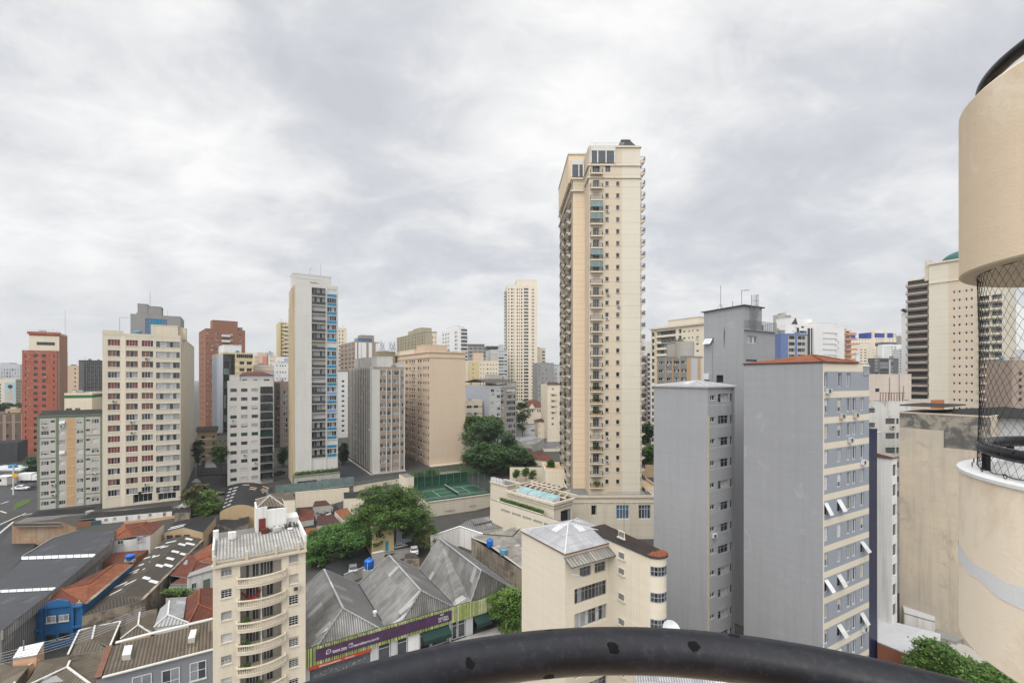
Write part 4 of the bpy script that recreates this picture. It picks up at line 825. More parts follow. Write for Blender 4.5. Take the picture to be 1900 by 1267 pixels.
m = MB(); m.prism([(-.3, -.3, B.H + .02), (B.w, -.3, B.H + .02), (B.w, 7, B.H + 1.2), (2, 7, B.H + 1.2)], B.H - .1, 'tile_dark', 'tile_dark'); m.build('roof', B.root)
sm, rm = balcony_mesh(2.6, .9, .9, 'cream', 'cream', solid=.8, bars=False); put_balconies(B, [('F', B.sx('F', X6(755)), B.zz('F', X6(770), Y6(500 + 49 * i)), sm, rm) for i in range(4)])
b = simple('low_apartment_house', 'low beige two storey house by the big trees', X6(20), 228, Y6(556), X6(182), 'cream', cols(X6, (52, 92), (112, 145)), Y6(598), Y6(622), 13.4, 3, WB, d=12); b.bands('F', [b.H - 3.6 - 3.6 * i for i in range(3)], .5, 'concrete'); b.finish()
# white block with metal roof
B = Bld('apartment_block', 'pale lilac apartment block with a dark sheet roof over an open terrace', 'apartment block', X6(240), 230, Y6(432), xr=X6(466), L=X6(-10), wall='whitegrey', base=3.8)
B.fm['L'] = 'paleblue'; B.regpx('F', X6(335), X6(467), 'mauve')
B.win('F', cols(X6, (252, 280), (303, 330), (337, 360)), B.rows('F', X6(265), Y6(460), Y6(486), 11.3, 9), wst(2, 'frame_white', .06, ('glass_dark', 'glass_mid', 'glass_light'), .4)); B.win('F', cols(X6, (385, 460)), B.rows('F', X6(420), Y6(460), Y6(492), 10.9, 9), wst(5, 'frame_white', .06, ('glass_dark', 'glass_light', 'glass_mid'), .2))
B.win('L', cols(X6, (92, 97), (165, 171)), B.rows('L', X6(95), Y6(455), Y6(462), 12, 5), WF); B.finish()
m = MB(); H_ = B.H; w_, d_ = B.w, B.d; q0 = d_ * .82
for x in (.3, w_ * .5, w_ - .4):
 for y in (.4, d_ * .3, d_ * .6): m = MB(); m.box(x, x + .25, y, y + .25, H_ - .7, H_ + 1.9, 'frame_dark'); m.build('roof_post', B.root)
m = MB(); m.prism([(-1, -1, H_ + 1.5), (w_ + 1, -1, H_ + 1.5), (w_ + 1, q0 * .5, H_ + 3.4), (-1, q0 * .5, H_ + 3.4)], [(-1, -1, H_ + 1.35), (w_ + 1, -1, H_ + 1.35), (w_ + 1, q0 * .5, H_ + 3.25), (-1, q0 * .5, H_ + 3.25)], 'corr_darkbrown', 'mauve')
m.prism([(-1, q0 * .5, H_ + 3.4), (w_ + 1, q0 * .5, H_ + 3.4), (w_ + 1, q0, H_ + 1.5), (-1, q0, H_ + 1.5)], [(-1, q0 * .5, H_ + 3.25), (w_ + 1, q0 * .5, H_ + 3.25), (w_ + 1, q0, H_ + 1.35), (-1, q0, H_ + 1.35)], 'corr_darkbrown', 'mauve'); m.build('terrace_roof', B.root)
B.block('water_tank_room', X6(238), X6(348), d_ * .7, 5, Y6(338), 'stonewhite')
# == the great cream tower
X7 = lambda v: 990 + v * .2998
Y7 = lambda v: 240 + v * .2998
Y7b = lambda v: 600 + v * .2998
TA = R(89.2)
B = Bld('residential_tower', 'tallest tower in view, cream with stacked black railed balconies and small square windows', 'residential tower', 1093, 114.7, 270, xr=1188, ang=TA, d=34, wall='tower_peach', base=10, par=.8)
B.regpx('F', X7(548), 1188, 'tower_light'); B.regpx('F', X7(430), X7(434), 'cornice')
W7 = wst(1, 'frame_grey', .09, ('glass_dark', 'glass_dark', 'glass_mid'), sill='cornice')
rw = B.rows('F', X7(455), Y7(323), Y7(350), 22.1, 27)
B.win('F', cols(X7, (444, 465), (511, 532)), rw, W7, .18)
u0, u1 = B.sx('F', X7(350)), B.sx('F', X7(425)); zf = [B.zz('F', X7(385), Y7(367)) - 3.0 * i for i in range(27)]
W7b = wst(3, 'frame_white', .07, ('glass_dark', 'glass_dark', 'glass_mid', 'glass_dark'), .2, ('blind_white', 'blind_beige'), partial=.5)
W7g = wst(4, 'frame_grey', .05, ('glass_green', 'glass_mid'), 0)
g = random.Random(11)
glz = {i for i in range(27) if i in (2, 3, 6, 7)}
for i, z_ in enumerate(zf):
 if z_ > .2: B.holes['F'].append((u0 + .75, u1 - .75, z_, z_ + 2.15, .35)); B.wins.append(('F', u0 + .75, z_, u1 - u0 - 1.5, 2.15, .35, W7b))
B.holes['F'].append((u0 + .6, u1 - .6, zf[0] + 3.7, zf[0] + 5.8, .35)); B.wins.append(('F', u0 + .6, zf[0] + 3.7, u1 - u0 - 1.2, 2.1, .35, W7b))
B.win('F', [(X7(444), X7(476))], [(zf[0] + 4.2, 1.7)], wst(2, 'frame_grey', .08, ('glass_mid',)))
B.finish()
# left bay
L_ = Bld('x', 'x x x x', 'x', 1063, 120.9, None, zt=B.z0 + B.H - 5.6, xr=1086.3, ang=TA, d=29, wall='tower_side', base=10); L_.maxwin = 20
L_.reg('F', 0, 99, L_.H - 4.4, L_.H, 'tower_peach')
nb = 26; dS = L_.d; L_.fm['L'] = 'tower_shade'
for i in range(nb):
 z_ = L_.H - 7.2 - 3.0 * i
 if z_ > .5:
  for y0, wd in ((2.4, 6.2), (8.7, 4.6), (13.4, 6.2)): L_.wring('L', dS - y0 - wd + .6, dS - y0 - .6, [(z_, 2.2)], W7b, .3)
L_.finish(); Lt = (L_.C, L_.a, L_.b, L_.z0, L_.H, L_.w, L_.d)
merge(B, L_)
def m_at(x, y): return x, y
H_ = B.H; w_ = B.w; lx = -L_.w
# cornices
m = MB()
for z_, o in ((H_ - 5.2, .3), (H_ - 8.3, .28), (H_ - .55, .28)):
 m.box(-o if z_ < H_ - 3 else w_ * .5, w_ + o, -o, -.035, z_, z_ + .3, 'cornice'); m.box(w_ + .035, w_ + o, -.035, 30, z_, z_ + .299, 'cornice')
m.box(-.4, -.035, -.035, 5.6, H_ - 5.2, H_ - 4.75, 'cornice'); m.box(-.4, -.035, -.035, 5.6, H_ - 8.3, H_ - 7.85, 'cornice')
for z_ in (H_ - 6.0, H_ - 9.2): m.box(lx - .4, -.45, 5.75, 6.15, z_, z_ + .4, 'cornice'); m.box(lx - .4, lx - .036, 6.2, 35, z_, z_ + .4, 'cornice')
m.box(w_ + .035, w_ + .5, .5, 2, -2, H_ - 9, 'tower_light'); m.build('cornice', B.root)
# penthouse pieces
m = MB(); m.box(1.2, w_ * .52, -.02, .15, H_ - .9, H_ + .1, 'offwhite'); m.box(.2, w_ * .55, .8, 1.0, H_ - 4.0, H_ - 1.0, 'glass_mid'); m.build('terrace_parapet', B.root)
# glazed terrace on the left half: cut look made by a proud glass box
q = MB(); ux = B.sx('F', X7(500))
q.box(.5, ux, -.28, -.04, H_ - 4.4, H_ - 1.6, 'glass_mid')
for u in (.45, ux * .33, ux * .66, ux): q.box(u - .12, u + .12, -.36, -.285, H_ - 4.5, H_ - 1.5, 'frame_white')
q.box(.4, ux + .2, -.4, -.04, H_ - 1.5, H_ - .2, 'offwhite'); q.build('glazed_terrace', B.root)
q = MB(); q.box(lx - .15, -.4, 5.7, 6.0, H_ - 5.4, H_ - 2.2, 'glass_mid')
for u in (lx - .2, lx * .5, -.5): q.box(u - .12, u + .12, 5.62, 5.69, H_ - 5.4, H_ - 2.2, 'frame_white')
q.box(lx - .15, -.4, 5.65, 6.0, H_ - 2.2, H_ - .9, 'offwhite'); q.build('glazed_terrace', B.root)
q = MB()
for i in range(24): u = .4 + i * .36; q.beam((u, .3, H_ + .02), (u, .3, H_ + .8), .05, 'metal_white')
q.beam((.3, .3, H_ + .8), (9, .3, H_ + .8), .07, 'metal_white'); q.build('terrace_railing', B.root)
q = MB(); q.box(lx - .6, w_ * .38, 9, 32, H_ - 5.6, H_ + 2.0, 'tower_side'); q.box(lx - .75, w_ * .38 + .15, 8.8, 32.2, H_ + 2.0, H_ + 2.4, 'cornice'); q.build('rooftop_block', B.root)
q = MB(); ua, ub = B.sx('F', X7(516), -2), B.sx('F', X7(632), -2); ht = B.zz('F', X7(570), Y7(68), -2)
q.prism([(ua + 1.3, 2, ht), (ub - 1.5, 2, ht), (ub - 1.5, 7, ht), (ua + 1.3, 7, ht)], [(ua, .5, H_ - .1), (ub, .5, H_ - .1), (ub, 8, H_ - .1), (ua, 8, H_ - .1)], 'slate', 'charcoal'); q.box(ua + 1.1, ub - 1.3, 1.8, 7.2, ht, ht + .25, 'offwhite'); q.build('lantern_roof', B.root)
# balconies
sm, rm = balcony_mesh(u1 - u0, 1.0, 1.05, 'cornice', 'metal_black', slabt=.35)
smg, rmg = balcony_mesh(u1 - u0, 1.15, 2.45, 'cornice', 'metal_black', bracket=True)
gl_ = MB(); gl_.box(.03, u1 - u0 - .03, -1.12, -1.08, 1.05, 2.45, 'glass_green'); gl_.box(.03, .07, -1.08, 0, 1.05, 2.45, 'glass_green'); glm = gl_.mesh('glass_enclosure')
items = [('F', u0, z_, sm, rm) for z_ in zf if z_ > .1] + [('F', u0, zf[0] + 3.65, sm, rm)]
put_balconies(B, items)
for i in sorted(glz):
 if zf[i] > .1: x, y = B.fp('F', u0, .002); link(glm, 'glass_enclosure', B.root, (x, y, zf[i] - .0))
# left side pairs, right side profile
s5, r5 = balcony_mesh(4.4, 1.15, 1.05, 'cornice', 'metal_black', bracket=True)
s6, r6 = balcony_mesh(5.5, 1.35, 1.05, 'cornice', 'metal_black', bracket=True)
its = []
for i in range(nb):
 z_ = L_.H + (L_.z0 - B.z0) - 7.25 - 3.0 * i
 if z_ > .3: its += [(lx, 6.2 + 3.3 + 4.4, z_), (lx, 6.2 + 14.3 + 4.4, z_)]
for x, y, z_ in its[:44]: o = link(s5, 'balcony', B.root, (x - .002, y, z_), R(-90)); link(r5, 'railing', o)
for x, y, z_ in its[44:]: o = link(s5, 'balcony', B.root, (x - .002, y, z_), R(-90)); link(r5, 'railing', o)
for i in range(29):
 z_ = B.H - 3.6 - 3.0 * i
 if z_ > .3: o = link(s6, 'balcony', B.root, (w_ + .002, .25, z_), R(90)); link(r6, 'railing', o)
# balcony plants
def bush(name, root, c, r, n, seed, ml='leaf_mid', sz=.22):
 g = random.Random(seed); m = MB()
 for i in range(n):
  v = Vector((g.gauss(0, 1), g.gauss(0, 1), g.gauss(0, 1))).normalized() * g.random() ** .4
  p = Vector(c) + Vector((v.x * r[0], v.y * r[1], v.z * r[2])); a = Vector((g.uniform(-1, 1), g.uniform(-1, 1), g.uniform(-.6, .6))).normalized() * sz * g.uniform(.6, 1.3)
  b_ = a.cross(Vector((g.uniform(-.5, .5), g.uniform(-.5, .5), 1))).normalized() * sz * .45
  m.face([p - a, p + b_, p + a, p - b_], ml)
 return m.build(name, root)
TW = B
for k, i in enumerate((19, 22, 25, 17, 18)):
 if i < len(zf) and zf[i] > 1:
  q = thing('potted_plant', ('potted plants on a railed great tower balcony, eighth from the bottom', 'potted plants on a railed great tower balcony, fifth from the bottom', 'leafy pale green shrub spilling over the lowest planted balcony of the great tower', 'row of low dark shrubs behind a balcony railing half way up the great tower', 'low dark shrubs one balcony below the similar row on the great tower')[k], 'plant', (*B.wp(u0 + (u1 - u0) * .5, -.75), B.z0 + zf[i] + .1), B.th, 'balcony plants on the great tower')
  pm = MB(); pm.box(-1.1, 1.1, -.15, .15, 0, .3, 'peachbox'); pm.build('planter', q); bush('leaves', q, (0, -.05, .8), (1.2 if k != 2 else .9, .3, .55 if k != 2 else .8), 260, i, 'leaf_mid' if k != 2 else 'leaf_light')
# podium
P = Bld('x', 'x x x x', 'x', 1060, 112.5, None, zt=10.6, xr=1216, ang=TA, d=40, wall='tower_light', base=.5, par=.1); P.maxwin = 12
P.win('F', cols(X7, (512, 592), (650, 726)), P.rows('F', X7(550), Y7b(1123), Y7b(1210), 99, 1), wst(4, 'frame_white', .12, ('glass_mid', 'glass_green', 'glass_blue'), tr=.3), .3)
P.win('F', cols(X7, (358, 390)), P.rows('F', X7(375), Y7b(1125), Y7b(1190), 99, 1), wst(1, 'cornice', .1, ('glass_dark',)), .8)
P.finish(); m = MB(); m.box(-.3, P.w + .3, -.35, -.035, P.H - .3, P.H + .25, 'cornice'); m.box(-.3, P.w, -.2, -.035, P.H - 1.6, P.H - 1.35, 'cornice')
for v in (320, 345, 440, 500, 605, 640): u = P.sx('F', X7(v)); m.box(u - .3, u + .3, -.18, -.036, 0, P.H - 1.7, 'cornice')
for i in range(30): u = 9 + i * .35; m.beam((u, .3, P.H), (u, .3, P.H + .9), .05, 'metal_grey')
m.beam((9, .3, P.H + .9), (19.5, .3, P.H + .9), .06, 'metal_grey'); m.build('cornice', P.root); merge(B, P)
# ---- podium wing with skylight (own direction)
X8 = lambda v: 880 + v * .1895
Y8 = lambda v: 860 + v * .1895
PA = math.atan2(1878 - 950, 844.4)
B = Bld('podium_wing', 'low cream wing with a sloped blue glass skylight beside the tennis court', 'podium building', X8(780), 100, Y8(395), ang=PA, xr=X8(960), L=X8(325), wall='cream_light', base=1, par=.3)
B.win('L', cols(X8, (338, 400), (424, 492), (518, 590), (618, 697)), [(B.zz('L', X8(370), Y8(355)), B.zz('L', X8(370), Y8(283)) - B.zz('L', X8(370), Y8(355)))], wst(4, 'frame_dark', .1, ('glass_dark', 'glass_green', 'glass_blue')))
B.win('F', cols(X8, (846, 945)), [(B.H - 6.2, 4.2)], wst(4, 'frame_dark', .12, ('glass_dark', 'glass_mid', 'glass_light'))); B.roofm = 'slate'; B.finish()
m = MB(); m.box(-.5, B.w + .3, -.5, -.035, B.H - .25, B.H + .3, 'cornice'); m.box(-.5, -.035, -.035, B.d + .3, B.H - .25, B.H + .3, 'cornice'); m.box(-.5, B.w + .3, -.35, -.035, B.H - .9, B.H - .6, 'cornice'); m.box(-.3, -.035, -.035, B.d, B.H - .9, B.H - .6, 'cornice'); m.build('cornice', B.root)
d_ = B.d
for i in range(3):
 y0 = d_ * (.08 + .27 * i); q = MB(); q.prism([(.9, y0, B.H + .45), (3.4, y0, B.H + 1.0), (3.4, y0 + d_ * .25, B.H + 1.0), (.9, y0 + d_ * .25, B.H + .45)], [(.9, y0, B.H - .2), (3.4, y0, B.H - .2), (3.4, y0 + d_ * .25, B.H - .2), (.9, y0 + d_ * .25, B.H - .2)], 'skylight_glass', 'metal_white')
 q.beam((2.1, y0, B.H + .76), (2.1, y0 + d_ * .25, B.H + .76), .07, 'metal_white'); q.beam((.9, y0 + d_ * .12, B.H + .48), (3.4, y0 + d_ * .12, B.H + 1.03), .07, 'metal_white'); q.build('skylight', B.root)
m = MB(); m.face([(4, .5, B.H + .02), (B.w + 1, .5, B.H + .02), (B.w + 1, d_, B.H + .02), (4, d_, B.H + .02)], 'wood_brown')
for i in range(9): y0 = 1 + i * d_ / 8; m.beam((3.9, y0, B.H + .35), (B.w + 1, y0 + 1.2, B.H + .35), .22, 'cornice', .25)
m.beam((4, 0, B.H + .5), (4, d_, B.H + .5), .25, 'cornice', .25); m.beam((8, 0, B.H + .5), (8, d_, B.H + .5), .25, 'cornice', .25); m.build('pergola', B.root)
m = MB(); m.box(B.w + .01, 13, 6.5, d_ + 2, B.H - 8, B.H - .02, 'cream_light', 't'); m.face([(B.w, 6.5, B.H), (13, 6.5, B.H), (13, d_ + 2, B.H), (B.w, d_ + 2, B.H)], 'wood_brown')
for i in range(7): y0 = 7 + i * (d_ - 5) / 6; m.beam((B.w, y0, B.H + .3), (13, y0 + 1.2, B.H + .3), .25, 'cornice', .3)
m.beam((10, 7, B.H + .5), (10, d_ + 2, B.H + .5), .28, 'cornice', .3); m.build('pergola_deck', B.root)
# lower garden wall in front of the wing
Bw = Bld('x', 'x x x x', 'x', X8(950), 93, Y8(600), ang=PA, w=.6, L=X8(155), wall='cream_light', base=-.5, par=0)
for k in range(5): a = Bw.sx('L', X8(265 + 105 * k)); c = Bw.sx('L', X8(350 + 105 * k)); Bw.holes['L'].append((min(a, c), max(a, c), Bw.zz('L', X8(300), Y8(470)) - .1, Bw.zz('L', X8(300), Y8(455)) + .1, .25, 'mortar', 'mortar'))
Bw.root['label'] = 'long cream retaining wall with slit openings and a planted ledge below the skylight wing'; Bw.root.name = 'retaining_wall'; Bw.root['category'] = 'wall'; Bw.finish()
hedge = thing('hedge', 'low clipped hedge on the ledge under the windows of the skylight wing', 'hedge', (*Bw.wp(.3, 0), Bw.z0 + Bw.H), Bw.th)
q = MB(); q.box(.3, 1.4, Bw.d * .35, Bw.d * .93, -.3, .1, 'cream_light'); q.build('planter', hedge)
for k in range(12): bush('leaves', hedge, (.9, Bw.d * (.38 + .045 * k), .5), (.5, 1.2, .4), 240, 50 + k, 'leaf_mid', .2)
EB = Bld('podium_end_block', 'tall cream end block of the podium with air conditioners on its roof', 'podium building', X8(325), 122, Y8(222), ang=PA, w=5.5, L=X8(158), wall='cream_light', base=1, par=.4); EB.finish()
m = MB(); m.box(-.3, EB.w, -.3, -.035, EB.H - .1, EB.H + .25, 'cornice'); m.box(-.3, -.035, -.035, EB.d, EB.H - .1, EB.H + .25, 'cornice'); m.build('cornice', EB.root)
for k in range(4):
 t = thing('air_conditioner', ('leftmost', 'second from left', 'second from right', 'rightmost')[k] + ' white air conditioner on the podium end block roof', 'air conditioner', (*EB.wp(1.2, 3.5 + .0 - k * 0 + (3 - k) * 1.3), EB.z0 + EB.H - .4), EB.th, 'air conditioners on the podium end block')
 q = MB(); q.box(0, .9, 0, 1.05, 0, 1.3, 'metal_white'); q.build('case', t); q = MB(); q.lathe([(0, 0), (.36, 0), (.36, .03), (0, .03)], 'metal_grey', 16, (.45, .5, 1.305)); q.build('fan', t)
# terraces each side of the tower foot
b = Bld('terrace', 'tan paved terrace with stair wall behind the skylight wing', 'terrace', 1012, 128, 872, xr=1062, ang=TA, d=12, wall='cream', roofm='tanwall', par=.5, base=.5); b.finish()
b = Bld('terrace', 'tan pitched terrace with railing right of the tower foot', 'terrace', 1186, 118, 905, xr=1225, ang=TA, d=14, wall='cream', roofm='tanwall', par=.6, base=.5); b.finish()
b = Bld('garden_wall', 'terraced tan garden walls seen between the great tower and the grey block', 'wall', 1190, 165, 862, xr=1235, ang=TA, d=5, wall='tanwall', par=.1, base=1); b.finish()
# == cream block behind the grey towers
X9 = lambda v: 1190 + v * .1184
Y9 = lambda v: 570 + v * .1184
B = Bld('apartment_block', 'cream block with long glazed dark balconies behind the brown striped building', 'apartment block', 1312, 195, 599, w=14, L=1208, wall='cream')
zt = [B.zz('L', 1230, Y9(372)) - 2.95 * i for i in range(20)]
u0, u1, u2, u3 = sorted(B.sx('L', X9(v)) for v in (236, 540, 582, 628)); Wd = wst(6, 'frame_dark', .06, ('glass_dark', 'glass_mid', 'glass_green', 'glass_dark')); Wx = wst(2, 'frame_grey', .08, ('glass_light', 'glass_dark'))
for z_ in zt:
 for a, c, h_ in ((u0, u1, 1.9), (u2, u3, 1.9)):
  if z_ - 1.9 > .5: B.holes['L'].append((a, c, z_ - 1.9, z_, .9)); B.wins.append(('L', a, z_ - 1.9, c - a, 1.9, .9, Wd))
B.win('L', cols(X9, (655, 690), (735, 758), (792, 815), (860, 900)), B.rows('L', X9(745), Y9(360), Y9(388), 12.5, 12), Wx)
B.win('L', cols(X9, (165, 205)), B.rows('L', X9(185), Y9(395), Y9(458), 12.2, 18), Wd); B.regpx('L', X9(208), X9(235), 'yellowwall'); B.finish()
m = MB(); m.box(-.8, -.035, -.5, B.d + .6, B.H - .4, B.H + .3, 'cornice'); m.build('cornice', B.root)
q = MB(); ya, yb = B.d - B.sx('L', X9(905), -3), B.d - B.sx('L', X9(420), -3); q.box(3, 13, ya, yb, B.H - .6, B.H + 3.4, 'cream'); q.box(2.8, 13.2, ya - .2, yb + .2, B.H + 3.4, B.H + 3.7, 'cornice'); q.build('penthouse', B.root)
B = Bld('apartment_block', 'grey block with brown fins, brown and white end stripes and a curved stained tank top', 'apartment block', X9(712), 163, Y9(760), xr=X9(962), L=X9(242), wall='concrete', roofm='mortar')
for v in (242, 368, 480, 595): B.regpx('L', X9(v), X9(v + 18), 'orangebeige')
B.regpx('F', X9(712), X9(776), 'orangebeige'); B.regpx('F', X9(776), X9(880), 'whitegrey'); B.regpx('F', X9(880), X9(930), 'orangebeige'); B.regpx('F', X9(930), X9(962), 'offwhite')
Wq = wst(3, 'frame_white', .07, ('glass_light', 'glass_dark', 'glass_mid', 'glass_curtain')); B.win('L', cols(X9, (262, 360), (390, 475), (502, 590), (618, 708)), B.rows('L', X9(420), Y9(845), Y9(893), 15.1, 12), Wq); B.finish()
q = MB(); zt_ = B.zz('F', X9(800), Y9(530)); q.lathe([(0, zt_), (3.3, zt_), (3.3, B.H - .8)], 'mortar', 32, (3.2, 3.4, 0)); q.build('water_tank_tower', B.root, smooth=False)
q = MB(); yb = B.d - 1.5; q.box(.8, 9, 3.5, yb - 3, B.H - .8, zt_ - .6, 'mortar'); q.lathe([(0, zt_ - .61), (3.4, zt_ - .61), (3.4, B.H - .8)], 'mortar', 24, (4.2, yb - 4, 0)); q.build('tank_house', B.root)
q = MB(); g = random.Random(3)
for i in range(46):
 u = 2.5 + (yb - 2) * i / 46; x = 1.2; q.beam((x, u, zt_), (x + g.uniform(-.5, .5), u + g.uniform(-.3, .3), zt_ + g.uniform(.6, 1.5)), .14, 'concrete_dark')
q.beam((1.1, 2, zt_ + .3), (1.1, yb, zt_ + .3), .25, 'concrete_dark'); q.build('antenna_cluster', B.root)
b = simple('apartment_block', 'narrow mauve block just right of the great tower', 1188, 235, 660, 1202, 'mauve', [(1196, 1199)], 668, 672, 9, 14, WF, d=14, ang=TA); b.finish()
b = simple('apartment_block', 'narrow white block with dark windows behind the mauve one', 1194, 262, 633, 1209, 'offwhite', [(1201, 1206)], 655, 661, 9, 16, WF, d=14, ang=TA); b.finish()
# == grey buildings
Xa = lambda v: 1190 + v * .3158
Ya = lambda v: 500 + v * .3158
Xb = lambda v: 1190 + v * .337
Yb = lambda v: 840 + v * .337
S1 = B = Bld('grey_block', 'lower grey block with low white ridged roof and dim window recess on its right', 'apartment block', 1313, 62, 717, xr=1363, L=1213, wall='bluegrey_light', base=0, par=0)
B.fm['F'] = 'bluegrey'
Wg = wst(3, 'frame_grey', .06, ('glass_dark', 'glass_mid', 'glass_curtain', 'glass_dark'), tr=.35); Wg2 = wst(2, 'frame_white', .05, ('glass_mid', 'glass_dark'), awn=.0); Wg3 = wst(1, 'frame_grey', .05, ('glass_dark',))
dy = 40.0; n = 13
B.win('F', cols(Xa, (450, 512)), B.rows('F', Xa(480), Ya(730), Ya(780), dy, n), Wg); B.win('F', cols(Xa, (405, 434)), B.rows('F', Xa(420), Ya(738), Ya(768), dy * 1.015, n), Wg2); B.win('F', cols(Xa, (522, 535)), B.rows('F', Xa(528), Ya(728), Ya(776), dy * .985, n), Wg3)
B.reg('F', 0, .35, -2, B.H - 4, 'ochreside'); zq = [B.zz('F', Xa(450), Ya(798)) - 2.93 * i for i in range(12)]; B.bands('F', zq, .1, 'mortar'); B.finish(roof=False)
m = MB(); w_, d_, h_ = B.w, B.d, B.H; cx_, cy_ = w_ * .55, d_ * .45
e = [(-.25, -.25, h_), (w_ + .1, -.25, h_), (w_ + .1, d_ + .25, h_), (-.25, d_ + .25, h_)]
m.prism(e, h_ - .18, 'roofwhite', 'mortar')
for i in range(4): m.face([(e[i][0], e[i][1], h_ + .01), (e[(i + 1) % 4][0], e[(i + 1) % 4][1], h_ + .01), (cx_, cy_, h_ + .75)], 'roofwhite')
for i in range(4): m.beam((e[i][0], e[i][1], h_ + .03), (cx_, cy_, h_ + .78), .14, 'whitegrey')
m.build('roof', B.root)
m = MB(); m.tube([(w_ - .7, -.1, 0), (w_ - .7, -.1, h_ - .3), (w_ - .2, -.1, h_ - .1)], .05, 'metal_grey', 6); m.build('downpipe', B.root)
B = Bld('grey_tower', 'tallest grey block with a stained wall, caged roof ladder and small terrace', 'apartment tower', 1379.5, 73, 567.5, xr=1413.6, L=1306, wall='bluegrey', base=0, par=0); G2 = B
zt2 = B.zz('F', Xa(600), Ya(352)) ; H_ = B.H
B.holes['L'].append((B.sx('L', Xa(378)), B.sx('L', Xa(425)), B.zz('L', Xa(400), Ya(443)), B.zz('L', Xa(400), Ya(403)), .25)); 
a, c = B.sx('L', Xa(378)), B.sx('L', Xa(425)); B.wins.append(('L', a, B.zz('L', Xa(400), Ya(443)), c - a, 1.1, .25, wst(3, 'frame_white', .06, ('glass_mid', 'glass_light'))))
a, c = B.sx('L', Xa(441)), B.sx('L', Xa(481)); z0_, z1_ = B.zz('L', Xa(460), Ya(663)), B.zz('L', Xa(460), Ya(620)); B.holes['L'].append((a, c, z0_, z1_, .8, 'darkbrown', 'charcoal'))
a, c = B.sx('L', Xa(375)), B.sx('L', Xa(402)); B.holes['L'].append((a, c, z0_ + .6, z1_ + .1, .5, 'charcoal', 'charcoal'))
B.win('F', cols(Xa, (620, 680)), B.rows('F', Xa(650), Ya(390), Ya(432), 99, 1), wst(5, 'frame_white', .07, ('glass_light', 'glass_mid', 'glass_curtain'))); B.win('F', cols(Xa, (615, 680)), B.rows('F', Xa(650), Ya(528), Ya(543), 99, 1), wst(3, 'frame_grey', .05, ('glass_dark',)))
B.finish(False)
m = MB(); w_, d_ = B.w, B.d; zl = H_ + .02
m.prism([(-.35, -.35, zl + .15), (w_ + .35, -.35, zl + .15), (w_ + .35, d_ + .35, zl - .1), (-.35, d_ + .35, zl - .1)], [(-.35, -.35, zl), (w_ + .35, -.35, zl), (w_ + .35, d_ + .35, zl - .22), (-.35, d_ + .35, zl - .22)], 'whitegrey', 'charcoal'); m.build('roof', B.root)
m = MB(); a = B.d - B.sx('L', Xa(440)); 
# air conditioner in its slot
ac = MB(); y0 = B.d - B.sx('L', Xa(402)); y1 = B.d - B.sx('L', Xa(375)); ac.box(-.45, -.01, y0, y1, z0_ + .5, z0_ + 1.5, 'metal_white'); ac.build('air_conditioner', B.root)
aw = MB()
for i in range(3): yy = B.d - B.sx('L', Xa(392 + 14 * i)); zc_ = B.zz('L', Xa(400), Ya(405)); aw.prism([(-.05, yy, zc_), (-.05, yy + .55, zc_), (-.75, yy + .55, zc_ - .95), (-.75, yy, zc_ - .95)], [(-.09, yy, zc_ - .02), (-.09, yy + .55, zc_ - .02), (-.79, yy + .55, zc_ - .97), (-.79, yy, zc_ - .97)], 'frame_white', 'frame_white')
aw.build('tilted_sash', B.root)
stn = MB(); yy = B.d - B.sx('L', 1343.5); zt3, zb3 = B.zz('L', 1343, 605), B.zz('L', 1343, 652)
stn.face([(-.01, yy, zt3), (-.01, yy - .22, zt3 - 1), (-.01, yy - .16, (zt3 + zb3) / 2), (-.01, yy - .02, zb3), (-.01, yy + .12, (zt3 + zb3) / 2 + .5)], 'concrete_dark'); stn.build('rain_stain', B.root)
m = MB(); m.tube([(-.06, B.d - B.sx('L', Xa(419)), z1_ - 1), (-.06, B.d - B.sx('L', Xa(419)), B.zz('L', Xa(400), Ya(450)))], .03, 'metal_grey', 5); m.build('cable', B.root)
# lower part with terrace
P = Bld('x', 'x x x x', 'x', 1413.6, B.wp(B.w, 0)[1] + .02, None, zt=B.z0 + B.zz('F', 1400, Ya(353)), xr=Xa(785), d=B.d - .6, wall='bluegrey', base=0, par=.15); P.maxwin = 6; P.roofm = 'roofdeck'
P.finish()
Rl = MB(); n = 34
ux_ = -B.w
for i in range(n + 1):
 u = ux_ + i * (P.w - ux_) / n; Rl.beam((u, -.3, P.H - .1), (u, -.3, P.H + 1.35), .045, 'metal_grey')
Rl.beam((ux_, -.3, P.H + 1.35), (P.w, -.3, P.H + 1.35), .06, 'metal_grey')
Rl.box(ux_, P.w, -.35, -.02, P.H - .2, P.H - .05, 'bluegrey')
for i in range(22): y = i * P.d / 21; Rl.beam((P.w, y, P.H - .1), (P.w, y, P.H + 1.35), .045, 'metal_grey')
Rl.beam((P.w, 0, P.H + 1.35), (P.w, P.d, P.H + 1.35), .06, 'metal_grey'); Rl.build('terrace_railing', P.root)
q = MB(); q.box(P.w + .002, P.w + 1.4, 1.0, P.d - 1, P.H - 60, P.H - .3, 'bluegrey_light'); q.build('side_pilaster', P.root)
q = MB(); q.box(.5, 1.3, .5, 1.5, P.H, P.H + .9, 'rust'); q.build('roof_box', P.root); merge(B, P)
q = MB(); xa, xb = B.sx('F', 1390.5), B.sx('F', 1400); zb_, zt_ = zt2, B.zz('F', 1395, 548)
for x in (xa, xb): q.beam((x, -.35, zb_), (x, -.35, zt_), .07, 'metal_grey')
for i in range(22): z_ = zb_ + (zt_ - zb_) * i / 22; q.beam((xa, -.35, z_), (xb, -.35, z_), .05, 'metal_grey')
